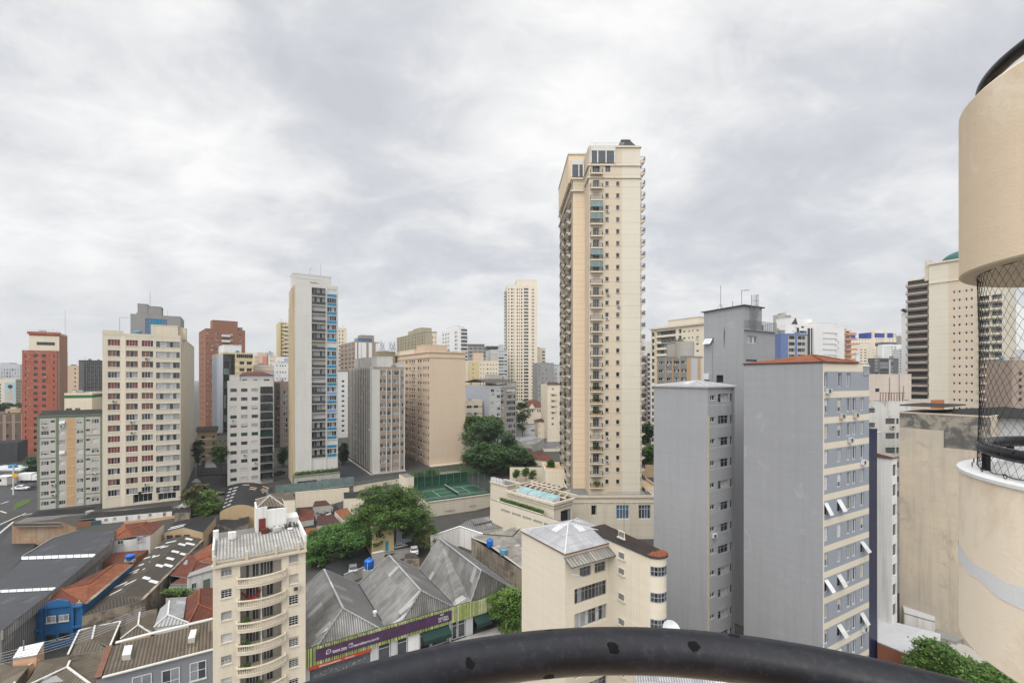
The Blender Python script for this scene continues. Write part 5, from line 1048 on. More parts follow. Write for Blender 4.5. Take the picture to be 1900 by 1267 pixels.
for i in range(5):
 z_ = zb_ + 2.2 + i * (zt_ - zb_ - 2.3) / 4; pa = [((xa + xb) / 2 + .42 * math.cos(t_ * math.pi / 6), -.35 - .75 * math.sin(t_ * math.pi / 6), z_) for t_ in range(7)]
 q.tube(pa, .03, 'metal_grey', 5)
for t_ in (1, 3, 5): q.beam(((xa + xb) / 2 + .42 * math.cos(t_ * math.pi / 6), -.35 - .75 * math.sin(t_ * math.pi / 6), zb_ + 2.2), ((xa + xb) / 2 + .42 * math.cos(t_ * math.pi / 6), -.35 - .75 * math.sin(t_ * math.pi / 6), zt_), .04, 'metal_grey')
q.build('caged_ladder', B.root)
antenna('radio_mast', 'tall thin mast with splayed feet on the grey tower roof', (*B.wp(3, 6), B.z0 + B.H), 4.6, guy=.9); antenna('antenna_mast', 'short bent mast beside the ladder on the grey tower roof', (*B.wp(.8, .8), B.z0 + B.H), 2.7, arm=1.2); antenna('antenna_pole', 'tiny pole between the two masts on the grey tower roof', (*B.wp(1, 2.5), B.z0 + B.H), 1.2)
G3A = math.atan2(1502, 844.4)
S3 = B = Bld('grey_block', 'big blue-grey block with blank wall, cream floor bands and tilted white shutters', 'apartment block', 1527, 52, 671.5, ang=G3A, xr=1612.5, L=1380, wall='bluegrey_band', base=0, par=0)
B.fm['L'] = 'bluegrey'; B.reg('F', 0, .25, -2, 99, 'cream')
zb_ = [B.zz('F', Xa(1085), Ya(598))]; sp = 2.95
B.reg('F', 0, 99, B.zz('F', Xa(1070), Ya(598)), 99, 'cream_light'); zk = B.zz('F', Xa(1070), Ya(755))
for i in range(15): B.reg('F', .25, 99, zk - sp * i, zk - sp * i + .74, 'cream_light')
W3 = wst(2, 'frame_white', .05, ('glass_dark', 'glass_mid', 'glass_curtain'), .55, ('blind_beige', 'blind_grey', 'blind_beige'), partial=.4); W3a = wst(2, 'frame_white', .05, ('glass_dark', 'glass_mid'), .9, ('blind_beige', 'blind_white', 'blind_grey'), awn=.0, partial=.3); W3o = wst(1, 'frame_white', .05, ('glass_dark',), 0, awn=1.0); W3t = wst(2, 'frame_white', .06, ('glass_dark', 'glass_mid', 'glass_light'))
def pick(c, r):
 k = {(0, 4), (1, 4), (0, 7), (1, 7), (1, 9), (1, 10), (0, 12), (1, 12), (0, 13)}
 return W3o if (c, r) in k else W3a
zr = [zk - 1.72 - sp * i for i in range(15)]
def uu(a, b): return B.sx('F', Xa(a)), B.sx('F', Xa(b))
c4 = [uu(1072, 1098), uu(1150, 1176), uu(1206, 1229), uu(1239, 1261), uu(1286, 1309)]
for r in range(14):
 for c, (a, b_) in enumerate(c4):
  st = W3t if c in (2, 3) else pick(0 if c == 0 else 1, r)
  if c == 4: st = W3o if r in (6, 9) else (W3a if r % 2 else W3t)
  if zr[r] > .5: a = max(a, .3); B.holes['F'].append((a, b_, zr[r], zr[r] + 1.58, .2)); B.wins.append(('F', a, zr[r], b_ - a, 1.58, .2, st))
for a, b_ in (uu(1074, 1096), uu(1155, 1178), uu(1206, 1231)): z_ = zk + .74 + .55; a = max(a, .3); B.holes['F'].append((a, b_, z_, z_ + 1.6, .25)); B.wins.append(('F', a, z_, b_ - a, 1.6, .25, W3t))
B.finish(False)
m = MB(); w_, d_, h_ = B.w, B.d, B.H; e = [(-.12, -.2, h_), (w_ * .72, -.2, h_), (w_ * .72, d_ + .1, h_), (-.12, d_ + .1, h_)]
m.prism([(0, 0, h_ + .02), (w_, 0, h_ + .02), (w_, d_, h_ + .02), (0, d_, h_ + .02)], h_ - .2, 'roofdeck', 'cream_light')
r0, r1 = (w_ * .36, d_ * .33, h_ + 1.05), (w_ * .36, d_ * .45, h_ + 1.05); e = [(x, y, z_ + .05) for x, y, z_ in e]
m.face([e[0], e[1], r0], 'tile_orange'); m.face([e[1], e[2], r1, r0], 'tile_orange'); m.face([e[2], e[3], r1], 'tile_orange'); m.face([e[3], e[0], r0, r1], 'tile_orange'); m.box(-.14, w_ * .72 + .02, -.22, d_ + .12, h_ - .05, h_ + .045, 'tile_dark')
for p in (e[0], e[1]): m.beam(p, r0, .2, 'tile_orange')
m.build('roof', B.root)
q = MB(); q.tube([(w_ * .86, .6, h_), (w_ * .86, .6, h_ + 1.25)], .22, 'metal_white', 10); q.tube([(w_ * .86, .6, h_ + 1.25), (w_ * .86, .6, h_ + 1.4)], .28, 'metal_white', 10); q.build('chimney', B.root)
q = MB(); q.box(w_ - 1.5, w_ - .1, -.08, .6, h_ - 1.5, h_ - .4, 'glass_light'); q.box(w_ - 1.6, w_ - .0, -.14, .7, h_ - .4, h_ - .3, 'frame_white'); q.build('glazed_box', B.root)
nv = Bld('navy_wall', 'dark navy tiled side wall strip beside the big grey block', 'wall', 1613, 61, 797, ang=G3A, xr=1627.5, d=8, wall='navy', base=0, par=.2); nv.finish()
# == right background
Xc = lambda v: 1430 + v * .1579
Yc = lambda v: 560 + v * .1579
def more(b, f, cx, y0, y1, dy, n, st=WF): b.win(f, cx, b.rows(f, sum(cx[0]) / 2, y0, y1, dy, n), st, dep=.15)
b = simple('apartment_tower', 'grey beige tower top with white balconies behind the grey tower terrace', Xc(92), 270, Yc(150), Xc(240), 'mortar', [(Xc(165), Xc(235))], Yc(160), Yc(182), 10, 6, WFl, d=4, ang=R(75)); b.finish()
B = Bld('apartment_block', 'white apartment block with black vertical glass strips and a brown triangular window', 'apartment block', Xc(180), 235, Yc(262), xr=Xc(865), ang=R(72), d=4, wall='white')
for a, c in ((432, 464), (472, 506), (304, 334)): B.regpx('F', Xc(a), Xc(c), 'charcoal', 0, B.H - 1.5)
B.win('F', cols(Xc, (595, 625), (628, 695), (704, 742)), B.rows('F', Xc(640), Yc(328), Yc(358), 10.1, 9), Wd); B.win('F', cols(Xc, (548, 564)), B.rows('F', Xc(555), Yc(340), Yc(348), 10.1, 5), WF); B.win('F', cols(Xc, (358, 392)), B.rows('F', Xc(370), Yc(275), Yc(308), 10, 1), wst(2, 'blind_brown', .1, ('glass_dark',))); B.win('F', cols(Xc, (786, 802)), B.rows('F', Xc(794), Yc(470), Yc(485), 11, 2), WF); B.win('F', cols(Xc, (338, 425)), B.rows('F', Xc(380), Yc(340), Yc(370), 10, 4), Wd); B.finish()
B.block('stair_tower', Xc(510), Xc(760), -1.0, 10, Yc(236), 'white', zb=0); B.block('penthouse', Xc(238), Xc(485), 3, 9, Yc(182), 'white')
q = MB(); ua, ub, uc_ = B.sx('F', Xc(295), 0), B.sx('F', Xc(375), 0), B.sx('F', Xc(350), 0); z0_, z1_ = B.H + .2, B.zz('F', Xc(350), Yc(182)); q.prism([(ua, 2.7, z0_), (ub, 2.7, z0_), (uc_, 2.7, z1_)], [(ua, 2.95, z0_), (ub, 2.95, z0_), (uc_, 2.95, z1_)], 'wood_brown', 'wood_brown'); q.build('triangular_window', B.root)
sm, rm = balcony_mesh(B.sx('F', Xc(765)) - B.sx('F', Xc(590)), 1.3, .95, 'white', 'white', solid=.85, bars=False); put_balconies(B, [('F', B.sx('F', Xc(590)), B.zz('F', Xc(640), Yc(362)) - 2.95 * i, sm, rm) for i in range(9)])
b = simple('apartment_block', 'blue panelled block with pale balconies just right of the grey tower', Xc(118), 160, Yc(370), Xc(432), 'bluetower', [(Xc(212), Xc(280)), (Xc(318), Xc(402))], Yc(400), Yc(440), 11.5, 5, Wd, d=4, ang=R(78)); b.regpx('F', Xc(205), Xc(285), 'mortar'); b.regpx('F', Xc(312), Xc(432), 'mortar'); b.finish()
b = simple('apartment_tower', 'pinkish tower with round stacked balconies right of the white block', Xc(864), 262, Yc(330), Xc(945), 'peach', [(Xc(880), Xc(925))], Yc(345), Yc(365), 10, 8, WF, d=4, ang=R(75)); b.finish(); sm, rm = balcony_mesh(abs(b.w) + 2, 1.5, .9, 'peach', 'salmon', solid=.8, bars=False); put_balconies(b, [('F', .2, b.zz('F', Xc(900), Yc(385)) - 2.95 * i, sm, rm) for i in range(8)])
b = simple('apartment_block', 'large pale cream block with bright blue roof boxes on the skyline', Xc(915), 400, Yc(430), Xc(1200), 'cream', [(Xc(970 + 34 * i), Xc(985 + 34 * i)) for i in range(6)], Yc(440), Yc(448), 6.5, 9, WF, d=4, ang=R(82)); b.finish(); b.block('blue_roof_box', Xc(920), Xc(995), 3, 9, Yc(362), 'bluebox'); b.block('blue_roof_box', Xc(1140), Xc(1182), 1, 9, Yc(362), 'bluebox')
b = simple('apartment_block', 'taller pale cream block with three bright blue roof boxes on the skyline', Xc(1180), 405, Yc(420), Xc(1475), 'cream', [(Xc(1240 + 24 * i), Xc(1252 + 24 * i)) for i in range(4)] + [(Xc(1395), Xc(1405)), (Xc(1430), Xc(1440))], Yc(432), Yc(443), 4.5, 12, WF, d=4, ang=R(82)); b.finish(); b.block('stair_tower', Xc(1195), Xc(1370), 2, 9, Yc(355), 'cream'); b.block('blue_roof_box', Xc(1240), Xc(1338), .5, 9, Yc(368), 'bluebox'); b.block('blue_roof_box', Xc(1382), Xc(1438), 1, 9, Yc(366), 'bluebox'); b.block('penthouse', Xc(1240), Xc(1335), 5, 6, Yc(335), 'cream'); b.block('water_tank_room', Xc(1440), Xc(1476), 1.5, 8, Yc(372), 'yellowwall')
b = simple('apartment_block', 'brown topped far block at the right end of the cream skyline group', Xc(1476), 420, Yc(405), Xc(1570), 'mauve', None, 0, 0, 0, 0, None, d=4, ang=R(82)); b.finish()
b = simple('apartment_block', 'nearer cream block with small horizontal windows below the blue roof boxes', Xc(950), 300, Yc(502), Xc(1216), 'cream', [(Xc(1000), Xc(1025)), (Xc(1052), Xc(1076)), (Xc(1098), Xc(1128)), (Xc(1198), Xc(1210))], Yc(556), Yc(566), 5.3, 9, WF, d=4, ang=R(80)); b.regpx('F', Xc(1135), Xc(1190), 'cream_light'); b.finish()
b = simple('apartment_block', 'far white block with dark slit windows left of the right tower group', Xc(1315), 380, Yc(500), Xc(1605), 'white', [(Xc(1335 + 26 * i), Xc(1348 + 26 * i)) for i in range(3)] + [(Xc(1412), Xc(1440)), (Xc(1448), Xc(1476))], Yc(523), Yc(533), 4.2, 10, WF, d=4, ang=R(82)); b.finish(); b.block('solar_roof', Xc(1330), Xc(1480), 3, 8, Yc(475), 'slate')
b = simple('office_block', 'grey glass office block with a white pillar below the far white block', Xc(1218), 270, Yc(660), Xc(1502), 'concrete_dark', [(Xc(1225), Xc(1262)), (Xc(1285), Xc(1385)), (Xc(1412), Xc(1440))], Yc(675), Yc(700), 6, 8, wst(low=1, panes=('glass_mid', 'glass_dark', 'glass_light')), d=4, ang=R(80)); b.regpx('F', Xc(1390), Xc(1408), 'whitegrey'); b.finish()
b = simple('office_block', 'aqua tinted white banded office block beside the pale plant topped tower', Xc(1510), 290, Yc(560), Xc(1650), 'whitegrey', [(Xc(1514), Xc(1595))], Yc(572), Yc(590), 5.4, 11, wst(low=1, panes=('glass_green',)), d=4, ang=R(80)); b.finish()
B = Bld('apartment_tower', 'narrow white tower with projecting balconies and a shrub on its roof', 'apartment tower', Xc(1602), 205, Yc(122), xr=Xc(1700), ang=R(80), d=2.5, wall='white'); B.win('F', cols(Xc, (1606, 1655)), B.rows('F', Xc(1630), Yc(215), Yc(240), 12, 14), Wd); B.finish(); sm, rm = balcony_mesh(3.2, 1.5, .95, 'white', 'white', solid=.4, bars=False); put_balconies(B, [('F', .1, B.zz('F', Xc(1630), Yc(215)) - 3.0 * i, sm, rm) for i in range(16)])
pl = thing('rooftop_shrub', 'dark shrub on the roof edge of the narrow white tower', 'plant', (*B.wp(-.2, .5), B.z0 + B.H)); bush('leaves', pl, (0, 0, .9), (2.2, 1, .8), 300, 9, 'leaf_dark', .4); q = MB(); q.tube([(0, 0, -.2), (0, 0, .9)], .08, 'bark', 6); q.build('stem', pl)
B = Bld('blank_wall_block', 'blank beige wall block with thin pipes behind the white peeling building', 'building', Xc(1150), 92, 694, xr=1691, ang=R(88), d=4, wall='pinkwall', par=.1); B.win('F', [(1624, 1632)], B.rows('F', 1628, 720.5, 727, 9, 1), WF); B.finish(); q = MB()
for px_, t_ in ((1650, 700), (1668, 694), (1676, 716)): u = B.sx('F', px_); q.tube([(u, -.1, 5), (u, -.1, B.zz('F', px_, t_))], .06, 'concrete', 6)
q.build('wall_pipe', B.root)
B = Bld('old_white_building', 'old white building with peeling plaster and louvred windows', 'building', 1606, 84, 745, xr=1690, ang=R(86), d=9, wall='peelwhite', par=.3); Wlv = wst(1, 'frame_grey', .06, ('panel_dark',), bars=5); B.win('F', [(1643, 1661), (1663, 1668)], B.rows('F', 1650, 776, 787, 27, 6), Wlv); B.win('F', [(1612, 1624)], B.rows('F', 1618, 757, 766, 27, 3), Wlv); B.finish()
q = MB(); 
for i in range(9): u = B.sx('F', 1635) + i * .55; q.beam((u, .2, B.H), (u, .2, B.H + 1.6), .08, 'rust')
q.beam((B.sx('F', 1635), .2, B.H + 1.6), (B.sx('F', 1635) + 4.9, .2, B.H + 1.6), .08, 'rust'); q.build('roof_frame', B.root)
b = Bld('annex', 'small white annex and orange wall on the roofs behind the stained wall', 'building', 1686, 88, 741, xr=1752, ang=R(88), d=1.5, wall='pinkwall', base=0, par=.1); b.regpx('F', 1727, 1752, 'orangewall'); b.finish()
# ---- right beige tower with green dome
Xd = lambda v: 1640 + v * .2368
Yd = lambda v: 440 + v * .2368
B = Bld('residential_tower', 'broad cream tower with a dark green dome, partly hidden by the balcony column', 'residential tower', 1862, 155, 468, w=16, L=Xd(352), wall='tower_light', base=8, par=.6)
B.regpx('L', Xd(505), Xd(735), 'tower_peach')
W16 = wst(1, 'frame_white', .1, ('glass_dark', 'glass_mid')); rw = B.rows('L', Xd(548), Yd(421), Yd(442), 15.35, 16); B.win('L', cols(Xd, (540, 558), (582, 602), (636, 656), (678, 698)), rw, W16)
u0, u1, u2 = sorted(B.sx('L', Xd(v)) for v in (745, 835, 925)); W16b = wst(5, 'frame_grey', .07, ('glass_dark', 'glass_mid', 'glass_green', 'glass_dark'))
ZB = [B.zz('L', Xd(830), Yd(505)) - 2.85 * i for i in range(13)]
for z_ in ZB:
 for a, c in ((u0, u1 - .3), (u1 + .3, u2)): B.holes['L'].append((a, c, z_, z_ + 2.2, .9)); B.wins.append(('L', a, z_, c - a, 2.2, .9, W16b))
B.finish(); sm, rm = balcony_mesh(u2 - u0, .9, 1.0, 'cornice', 'cornice', solid=.55, bars=False); put_balconies(B, [('L', u0, z_, sm, rm) for z_ in ZB])
q = MB(); q.box(-.5, -.035, -.3, B.d + .3, B.H - .3, B.H + .3, 'cornice'); zc_ = B.zz('L', Xd(500), Yd(350)); q.box(-.3, -.035, 0, B.d, zc_, zc_ + .35, 'cornice'); q.build('cornice', B.root)
q = MB(); ya = B.d - B.sx('L', Xd(372)); prof = [(8.6 * math.cos(t_ * math.pi / 20), 4.6 * math.sin(t_ * math.pi / 20)) for t_ in range(11)]; q.lathe([(8.8, -.6)] + prof, 'domegreen', 40, (9.2, ya - 8.9, B.H + .3)); o = q.build('dome', B.root, smooth=True); q = MB(); q.box(7.5, 10, ya - 10.4, ya - 7.4, B.H + 4.6, B.H + 5.4, 'domegreen'); q.build('dome_cap', B.root)
P = Bld('x', 'x x x x', 'x', Xd(352), 0, None, zt=B.z0 + B.H - 4.8, w=10, L=Xd(226), wall='cream', base=8) if False else None
# dark balcony stack on its far left end
dy0 = B.d; m = MB(); m.box(1.5, 12, dy0 + .002, dy0 + 7, 0, B.H - 4.3, 'cream'); m.build('left_wing', B.root)
sm, rm = balcony_mesh(6.6, 1.5, 1.0, 'mortar', 'brownpink', solid=.5, bars=False); sk, rk = balcony_mesh(3.6, 3.0, 1.0, 'cornice', 'cornice', solid=.6, bars=False)
gm = MB(); gm.box(.4, 6.2, -.25, -.01, 0, 2.3, 'glass_dark'); gmm = gm.mesh('balcony_glazing')
for i in range(22):
 z_ = B.H - 7.4 - 2.95 * i
 if z_ > 1:
  o = link(sm, 'balcony', B.root, (1.49, dy0 + 7.0, z_), R(-90)); link(rm, 'railing', o); link(gmm, 'balcony_glazing', o)
q = MB(); q.box(.5, 2, dy0 - .2, dy0 + 1.4, B.H - 6, B.H + 1.8, 'cornice'); q.build('chimney', B.root)
b = simple('office_block', 'white block with dark window rows seen through the netting', 1861, 190, 566, 1925, 'white', [(1865, 1869), (1871, 1875), (1877, 1881)], 588, 591, 9, 5, WF, d=14, ang=R(88)); b.finish()
b = simple('apartment_block', 'brown block low behind the netting at the right edge', 1878, 150, 668, 1940, 'brownpink', [(1890, 1896)], 690, 696, 12, 5, WF, d=14, ang=R(88)); b.finish()
b = simple('office_block', 'grey banded block behind the netting', 1860, 170, 648, 1935, 'whitegrey', None, 0, 0, 0, 0, None, d=14, ang=R(88)); b.finish()
# ---- stained party wall and its neighbours
B = Bld('stained_building', 'tall building with a weather-stained blank party wall', 'building', 1838, 62.5, 772, w=12, L=1669, wall='stained', base=1, par=.2)
zs = B.zz('L', 1700, 768); B.reg('L', 0, 99, B.zz('L', 1700, 795), 99, 'stained_dark'); B.reg('L', B.sx('L', 1751), 99, B.zz('L', 1770, 832), 99, 'stained_dark'); B.finish()
q = MB(); yb_ = B.d - B.sx('L', 1751); q.box(0.1, 10, yb_, B.d - .1, B.H - .1, B.zz('L', 1700, 765), 'stained_dark', 't'); q.prism([(0, yb_, B.H + 1.1), (10, yb_, B.H + 1.1), (10, B.d, B.H + 1.1), (0, B.d, B.H + 1.1)], [(0, yb_, B.H + .9), (10, yb_, B.H + .9), (10, B.d, B.H + .9), (0, B.d, B.H + .9)], 'blackroof', 'darkbrown'); q.build('raised_roof', B.root)
SB = B
t = thing('canopy_roof', 'low dark hipped canopy roof behind the stained building', 'roof', (*B.wp(6, 4), 0), B.th); q = MB(); zc_ = zpx(778, 60)
e = [(-3, -14, zc_), (5, -14, zc_), (5, 6, zc_), (-3, 6, zc_)]; 
for i in range(4): q.face([e[i], e[(i + 1) % 4], (1, -4, zc_ + 1.3)], 'blackroof')
q.box(-3, 5, -14, 6, zc_ - .15, zc_ - .01, 'charcoal'); q.build('roof_sheet', t); q = MB(); q.box(-2, 4, -13, 5, 1, zc_ - .16, 'whitegrey'); q.build('wall', t)
B = Bld('white_building', 'narrow white building with louvred right side and rusty roof slab', 'building', 1655, 66, 851, xr=1664.5, L=1627.5, wall='whitewash', base=0, par=.1); B.roofm = 'corr_old'
B.win('F', [(1656.3, 1663.3)], [(B.H - 2.6 - 2.9 * i, 1.7) for i in range(11)], Wlv); B.finish()
q = MB(); q.face([(-.012, 2.2, B.H - 3.4), (-.012, 3.4, B.H - 3.2), (-.012, 3.5, B.H - 2.2), (-.012, 2.6, B.H - 2.0)], 'salmon'); q.build('paint_scar', B.root)
q = MB(); q.prism([(-.2, -.2, B.H + .25), (B.w + .2, -.2, B.H + .25), (B.w + .2, B.d, B.H + .6), (-.2, B.d, B.H + .6)], B.H + .03, 'corr_old', 'rust'); q.build('roof_sheet', B.root)
b = Bld('charcoal_roof_block', 'dark roofed low structure between the navy strip and the peeling building', 'building', 1622, 72, 803, xr=1636, d=9, wall='peelwhite', roofm='blackroof', base=0, par=.2); b.finish()
# == centre cream building
Xe = lambda v: 860 + v * .337
Ye = lambda v: 840 + v * .337
B = Bld('cream_apartment_house', 'cream apartment house with whitish hip roof, ribbon windows and a rounded stair tower', 'apartment house', 1048.7, 50, 1027, L=968, w=9.4, wall='cream_light', base=0, par=0); CB = B
Wc = wst(9, 'frame_grey', .06, ('glass_dark', 'glass_mid', 'glass_light', 'glass_dark', 'glass_curtain'), tr=.3); Wc2 = wst(3, 'frame_grey', .06, ('glass_dark', 'glass_mid', 'glass_light'), tr=.4)
ua, ub = B.sx('F', Xe(611)), B.sx('F', Xe(790)); z1_ = B.zz('F', Xe(611), Ye(838)); 
for i in range(5):
 z_ = z1_ - 2.78 * i
 if z_ > .3: B.holes['F'].append((ua, ub, z_, z_ + 1.75, .25)); B.wins.append(('F', ua, z_, ub - ua, 1.75, .25, Wc))
zu = B.zz('F', Xe(640), Ye(690)); 
for a, c in ((640, 703), (722, 783)): u, v = B.sx('F', Xe(a)), B.sx('F', Xe(c)); B.holes['F'].append((u, v, zu, zu + 1.15, .2)); B.wins.append(('F', u, zu, v - u, 1.15, .2, Wc2))
B.finish(False)
m = MB(); w_, d_, h_ = B.w, B.d, B.H; e = [(-.15, -.15, h_ + .05), (w_, -.15, h_ + .05), (w_, d_ + .15, h_ + .05), (-.15, d_ + .15, h_ + .05)]; ap = (w_ * .42, d_ * .5, h_ + 1.55)
for i in range(4): m.face([e[i], e[(i + 1) % 4], ap], 'roofwhite')
m.box(-.18, w_, -.18, d_ + .18, h_ - .1, h_ + .045, 'rust')
for i in range(4): m.beam(e[i], ap, .16, 'whitegrey')
m.build('roof', B.root)
q = MB(); uz = B.zz('F', 1075, Ye(598)); xa, xb = B.sx('F', Xe(585), 1), B.sx('F', Xe(795), 0); uz += .55; q.prism([(xa, -1.3, uz - .3), (xb, -1.3, uz - .3), (xb, -.01, uz + .35), (xa, -.01, uz + .35)], [(xa, -1.3, uz - .4), (xb, -1.3, uz - .4), (xb, -.01, uz + .25), (xa, -.01, uz + .25)], 'corr_old', 'charcoal')
for i in range(5): x = xa + (xb - xa) * i / 4; q.beam((x, -1.3, uz - .25), (x, -.01, uz + .4), .07, 'metal_grey')
q.beam((xa - .4, -1.9, uz - .7), (xa + 1.0, -1.95, uz - 1.4), .08, 'metal_white'); q.beam((xa - .4, -2.2, uz - .6), (xa + .9, -1.9, uz - 1.2), .08, 'metal_white'); q.build('awning_canopy', B.root)
# rounded stair tower
aw, bw = B.a, B.b
u_far = B.sx('F', 1128); top_z = 21.0; rT = 1.15
Pn = B.wp(u_far, 0); s_near = hit(Pn, (-bw[0], -bw[1]), 1202)
T_ = thing('x', 'x', 'x'); bpy.data.objects.remove(T_)
ns = 14; zt_ = top_z - B.z0
def foot(y_near, y_far):
 pts = [(u_far, y_far), (u_far, -y_near)]
 for i in range(1, ns): a = math.pi * i / ns; pts.append((u_far + rT - rT * math.cos(a), -y_near - rT * math.sin(a)))
 pts += [(u_far + 2 * rT, -y_near), (u_far + 2 * rT, y_far)]
 return pts
fpn = foot(s_near, 3.2)
q = MB(); q.prism([(x, y, zt_) for x, y in fpn], -.5, 'blackroof', 'cream_light'); q.build('stair_tower', B.root)
q = MB(); q.prism([(x + (x - u_far - rT) * .12, y - (.15 if y < 0 else 0), zt_ + (.15 if y < -s_near + .3 else .55)) for x, y in fpn], zt_ + .004, 'tile_black', 'charcoal')
q.build('tower_roof', B.root)
q = MB(); g = random.Random(4)
for i in range(16): a = math.pi * (i + .5) / 16; q.beam((u_far + rT - .2 * math.cos(a), -s_near - .2 * math.sin(a), zt_ + .34), (u_far + rT - 1.3 * math.cos(a), -s_near - 1.3 * math.sin(a), zt_ + .22), .2, 'tile_orange', .1)
q.build('ridge_tiles', B.root)
# tower windows: louvred ones on the long flank, curved ones on the nose
Ww = wst(1, 'cream', .07, ('panel_dark',), bars=5, sill='cornice')
def tower_z(px_, py_):
 t_ = hit(Pn, (-bw[0], -bw[1]), px_); return t_, zpx(py_, Pn[1] - bw[1] * t_) - B.z0
ww_ = []
for (y0_, y1_) in ((422, 472), (535, 588), (622, 673), (760, 813), (897, 950), (1035, 1088), (1170, 1225)):
 ta, za = tower_z(Xe(854), Ye(y0_)); tb, zb2 = tower_z(Xe(889), Ye(y1_ - 2)); h_w = za - tower_z(Xe(854), Ye(y1_ - 14))[1]
 if za - h_w < .3: continue
 mb = MB(); mb.box(0, tb - ta, -.06, 0, 0, h_w, 'cream'); mb.box(.09, tb - ta - .09, -.075, -.061, .09, h_w - .09, 'panel_dark')
 for k in range(6): z_ = .14 + (h_w - .25) * k / 5; mb.box(.09, tb - ta - .09, -.12, -.076, z_ - .025, z_ + .02, 'frame_grey')
 mb.box(-.1, tb - ta + .1, -.2, -.0, -.12, -.0, 'cornice'); mb.build('stair_window', B.root, (u_far - .002, -ta, za - h_w), R(-90))
for (y0_, y1_) in ((620, 680), (765, 825), (912, 972), (1060, 1120)):
 t_, za = tower_z(1212, Ye(y0_ + 10)); t_, zb2 = tower_z(1212, Ye(y1_)); mb = MB()
 for k in range(8):
  a0, a1 = math.pi * (.10 + .10 * k), math.pi * (.10 + .10 * (k + 1)); f_ = lambda a, r_: (u_far + rT - r_ * math.cos(a), -s_near - r_ * math.sin(a))
  for r_, mt, z0q, z1q in ((rT + .015, 'glass_dark' if k % 2 else 'glass_mid', zb2, za),):
   p0, p1 = f_(a0, r_), f_(a1, r_); mb.face([(*p0, z0q), (*p1, z0q), (*p1, z1q), (*p0, z1q)], mt)
  p0 = f_(a0, rT + .03); mb.beam((*p0, zb2), (*p0, za), .06, 'frame_grey')
  for zq_ in (zb2, (zb2 + za) / 2, za): p1 = f_(a1, rT + .03); mb.beam((*p0, zq_), (*p1, zq_), .06, 'frame_grey')
 mb.build('curved_window', B.root)
q = MB()
for px_ in (1125, 1175, 1190): ta, _ = tower_z(px_, 1000); q.box(u_far - .12, u_far - .001, -ta - .06, -ta + .06, 0, zt_ - .2, 'cream')
q.build('wall_rib', B.root)
antenna('antenna_mast', 'thin pole rising from the dark roof of the rounded stair tower', (*B.wp(u_far + 1.6, -1.0), B.z0 + zt_ + .3), 4.2, r=.035)
dish = thing('satellite_dish', 'grey satellite dish standing just behind the black handrail', 'satellite dish', WY(1244, 1172, 45), R(15)); 
Dr = .95; prof = [(Dr * i / 8, .28 * (i / 8) ** 2) for i in range(9)]
q = MB(); q.lathe(prof, 'metal_white', 24); o = q.build('reflector', dish, smooth=True); o.rotation_euler = (R(50), 0, 0); o.location = (0, 0, .1)
q = MB(); q.tube([(0, 0, -3.5), (0, 0, .1)], .05, 'metal_grey', 8); q.build('pole', dish); q = MB(); q.beam((0, -.1, .1), (0, -.75, .55), .04, 'metal_grey'); q.build('feed_arm', dish)
# == ground, road, lot
def g2(x, y):                                  # the plots round the market lie lower, up to a retaining line
 f = min(1, max(0, (x + 76) / 9)); t = min(1, max(0, (y - 137) / 10)); return gz(y) * (1 - f) + f * 3.8 * t * t * (3 - 2 * t)
def sheet(name, ys, xs, m, dz=0, kind='structure'):
 mb = MB()
 for j in range(len(ys) - 1):
  for a, b in zip(xs, xs[1:]): mb.face([(x, y, g2(x, y) + dz) for x, y in ((a, ys[j]), (b, ys[j]), (b, ys[j + 1]), (a, ys[j + 1]))], m)
 o = mb.build(name); o['kind'] = kind; return o
sheet('ground', [-60, 0, 40, 70, 80, 86, 92, 98, 104, 110, 116, 122, 130, 137, 139, 142, 145, 147, 200, 400, 1000, 5000], [-3500, -1000, -300, -150, -100, -76, -73, -70, -67, -40, 0, 50, 150, 400, 1200, 3500], 'earth')
def strip_road(name, pts, m, dz):              # pts: list of (x,y) ring on the ground
 mb = MB(); mb.face([(x, y, gz(y) + dz) for x, y in pts], m); o = mb.build(name); o['kind'] = 'structure'; return o
def GP(px, py, z=3.8): w_ = W(px, py, z); return (w_[0], w_[1])
sheet('road', [121, 135, 150, 170, 200], [-260, -200, -150, -112], 'asphalt', .006)
strip_road('road', [GP(0, 1120, 2.0), GP(80, 975, 3.8), GP(80, 940), GP(-140, 960), GP(-260, 1120, 2)], 'asphalt', .06)
# market street in front of the shed row (direction of the street grid)
a_, b_ = (math.sin(GN), math.cos(GN)), (-math.cos(GN), math.sin(GN))
M0 = W(566, 1205, 5.2)[:2]; MY = M0[1]
def mk(s, t): return (M0[0] + a_[0] * s + b_[0] * t, M0[1] + a_[1] * s + b_[1] * t)
mb = MB(); mb.face([(*mk(-90, -12), .01), (*mk(60, -12), .01), (*mk(60, -3), .01), (*mk(-90, -3), .01)], 'asphalt'); o = mb.build('street'); o['kind'] = 'structure'
for t0, t1 in ((-3, -.2), (-14.5, -12)):
 mb = MB(); mb.prism([(*mk(-90, t0), .14), (*mk(60, t0), .14), (*mk(60, t1), .14), (*mk(-90, t1), .14)], 0, 'kerbstone', 'kerbstone'); o = mb.build('pavement'); o['kind'] = 'structure'
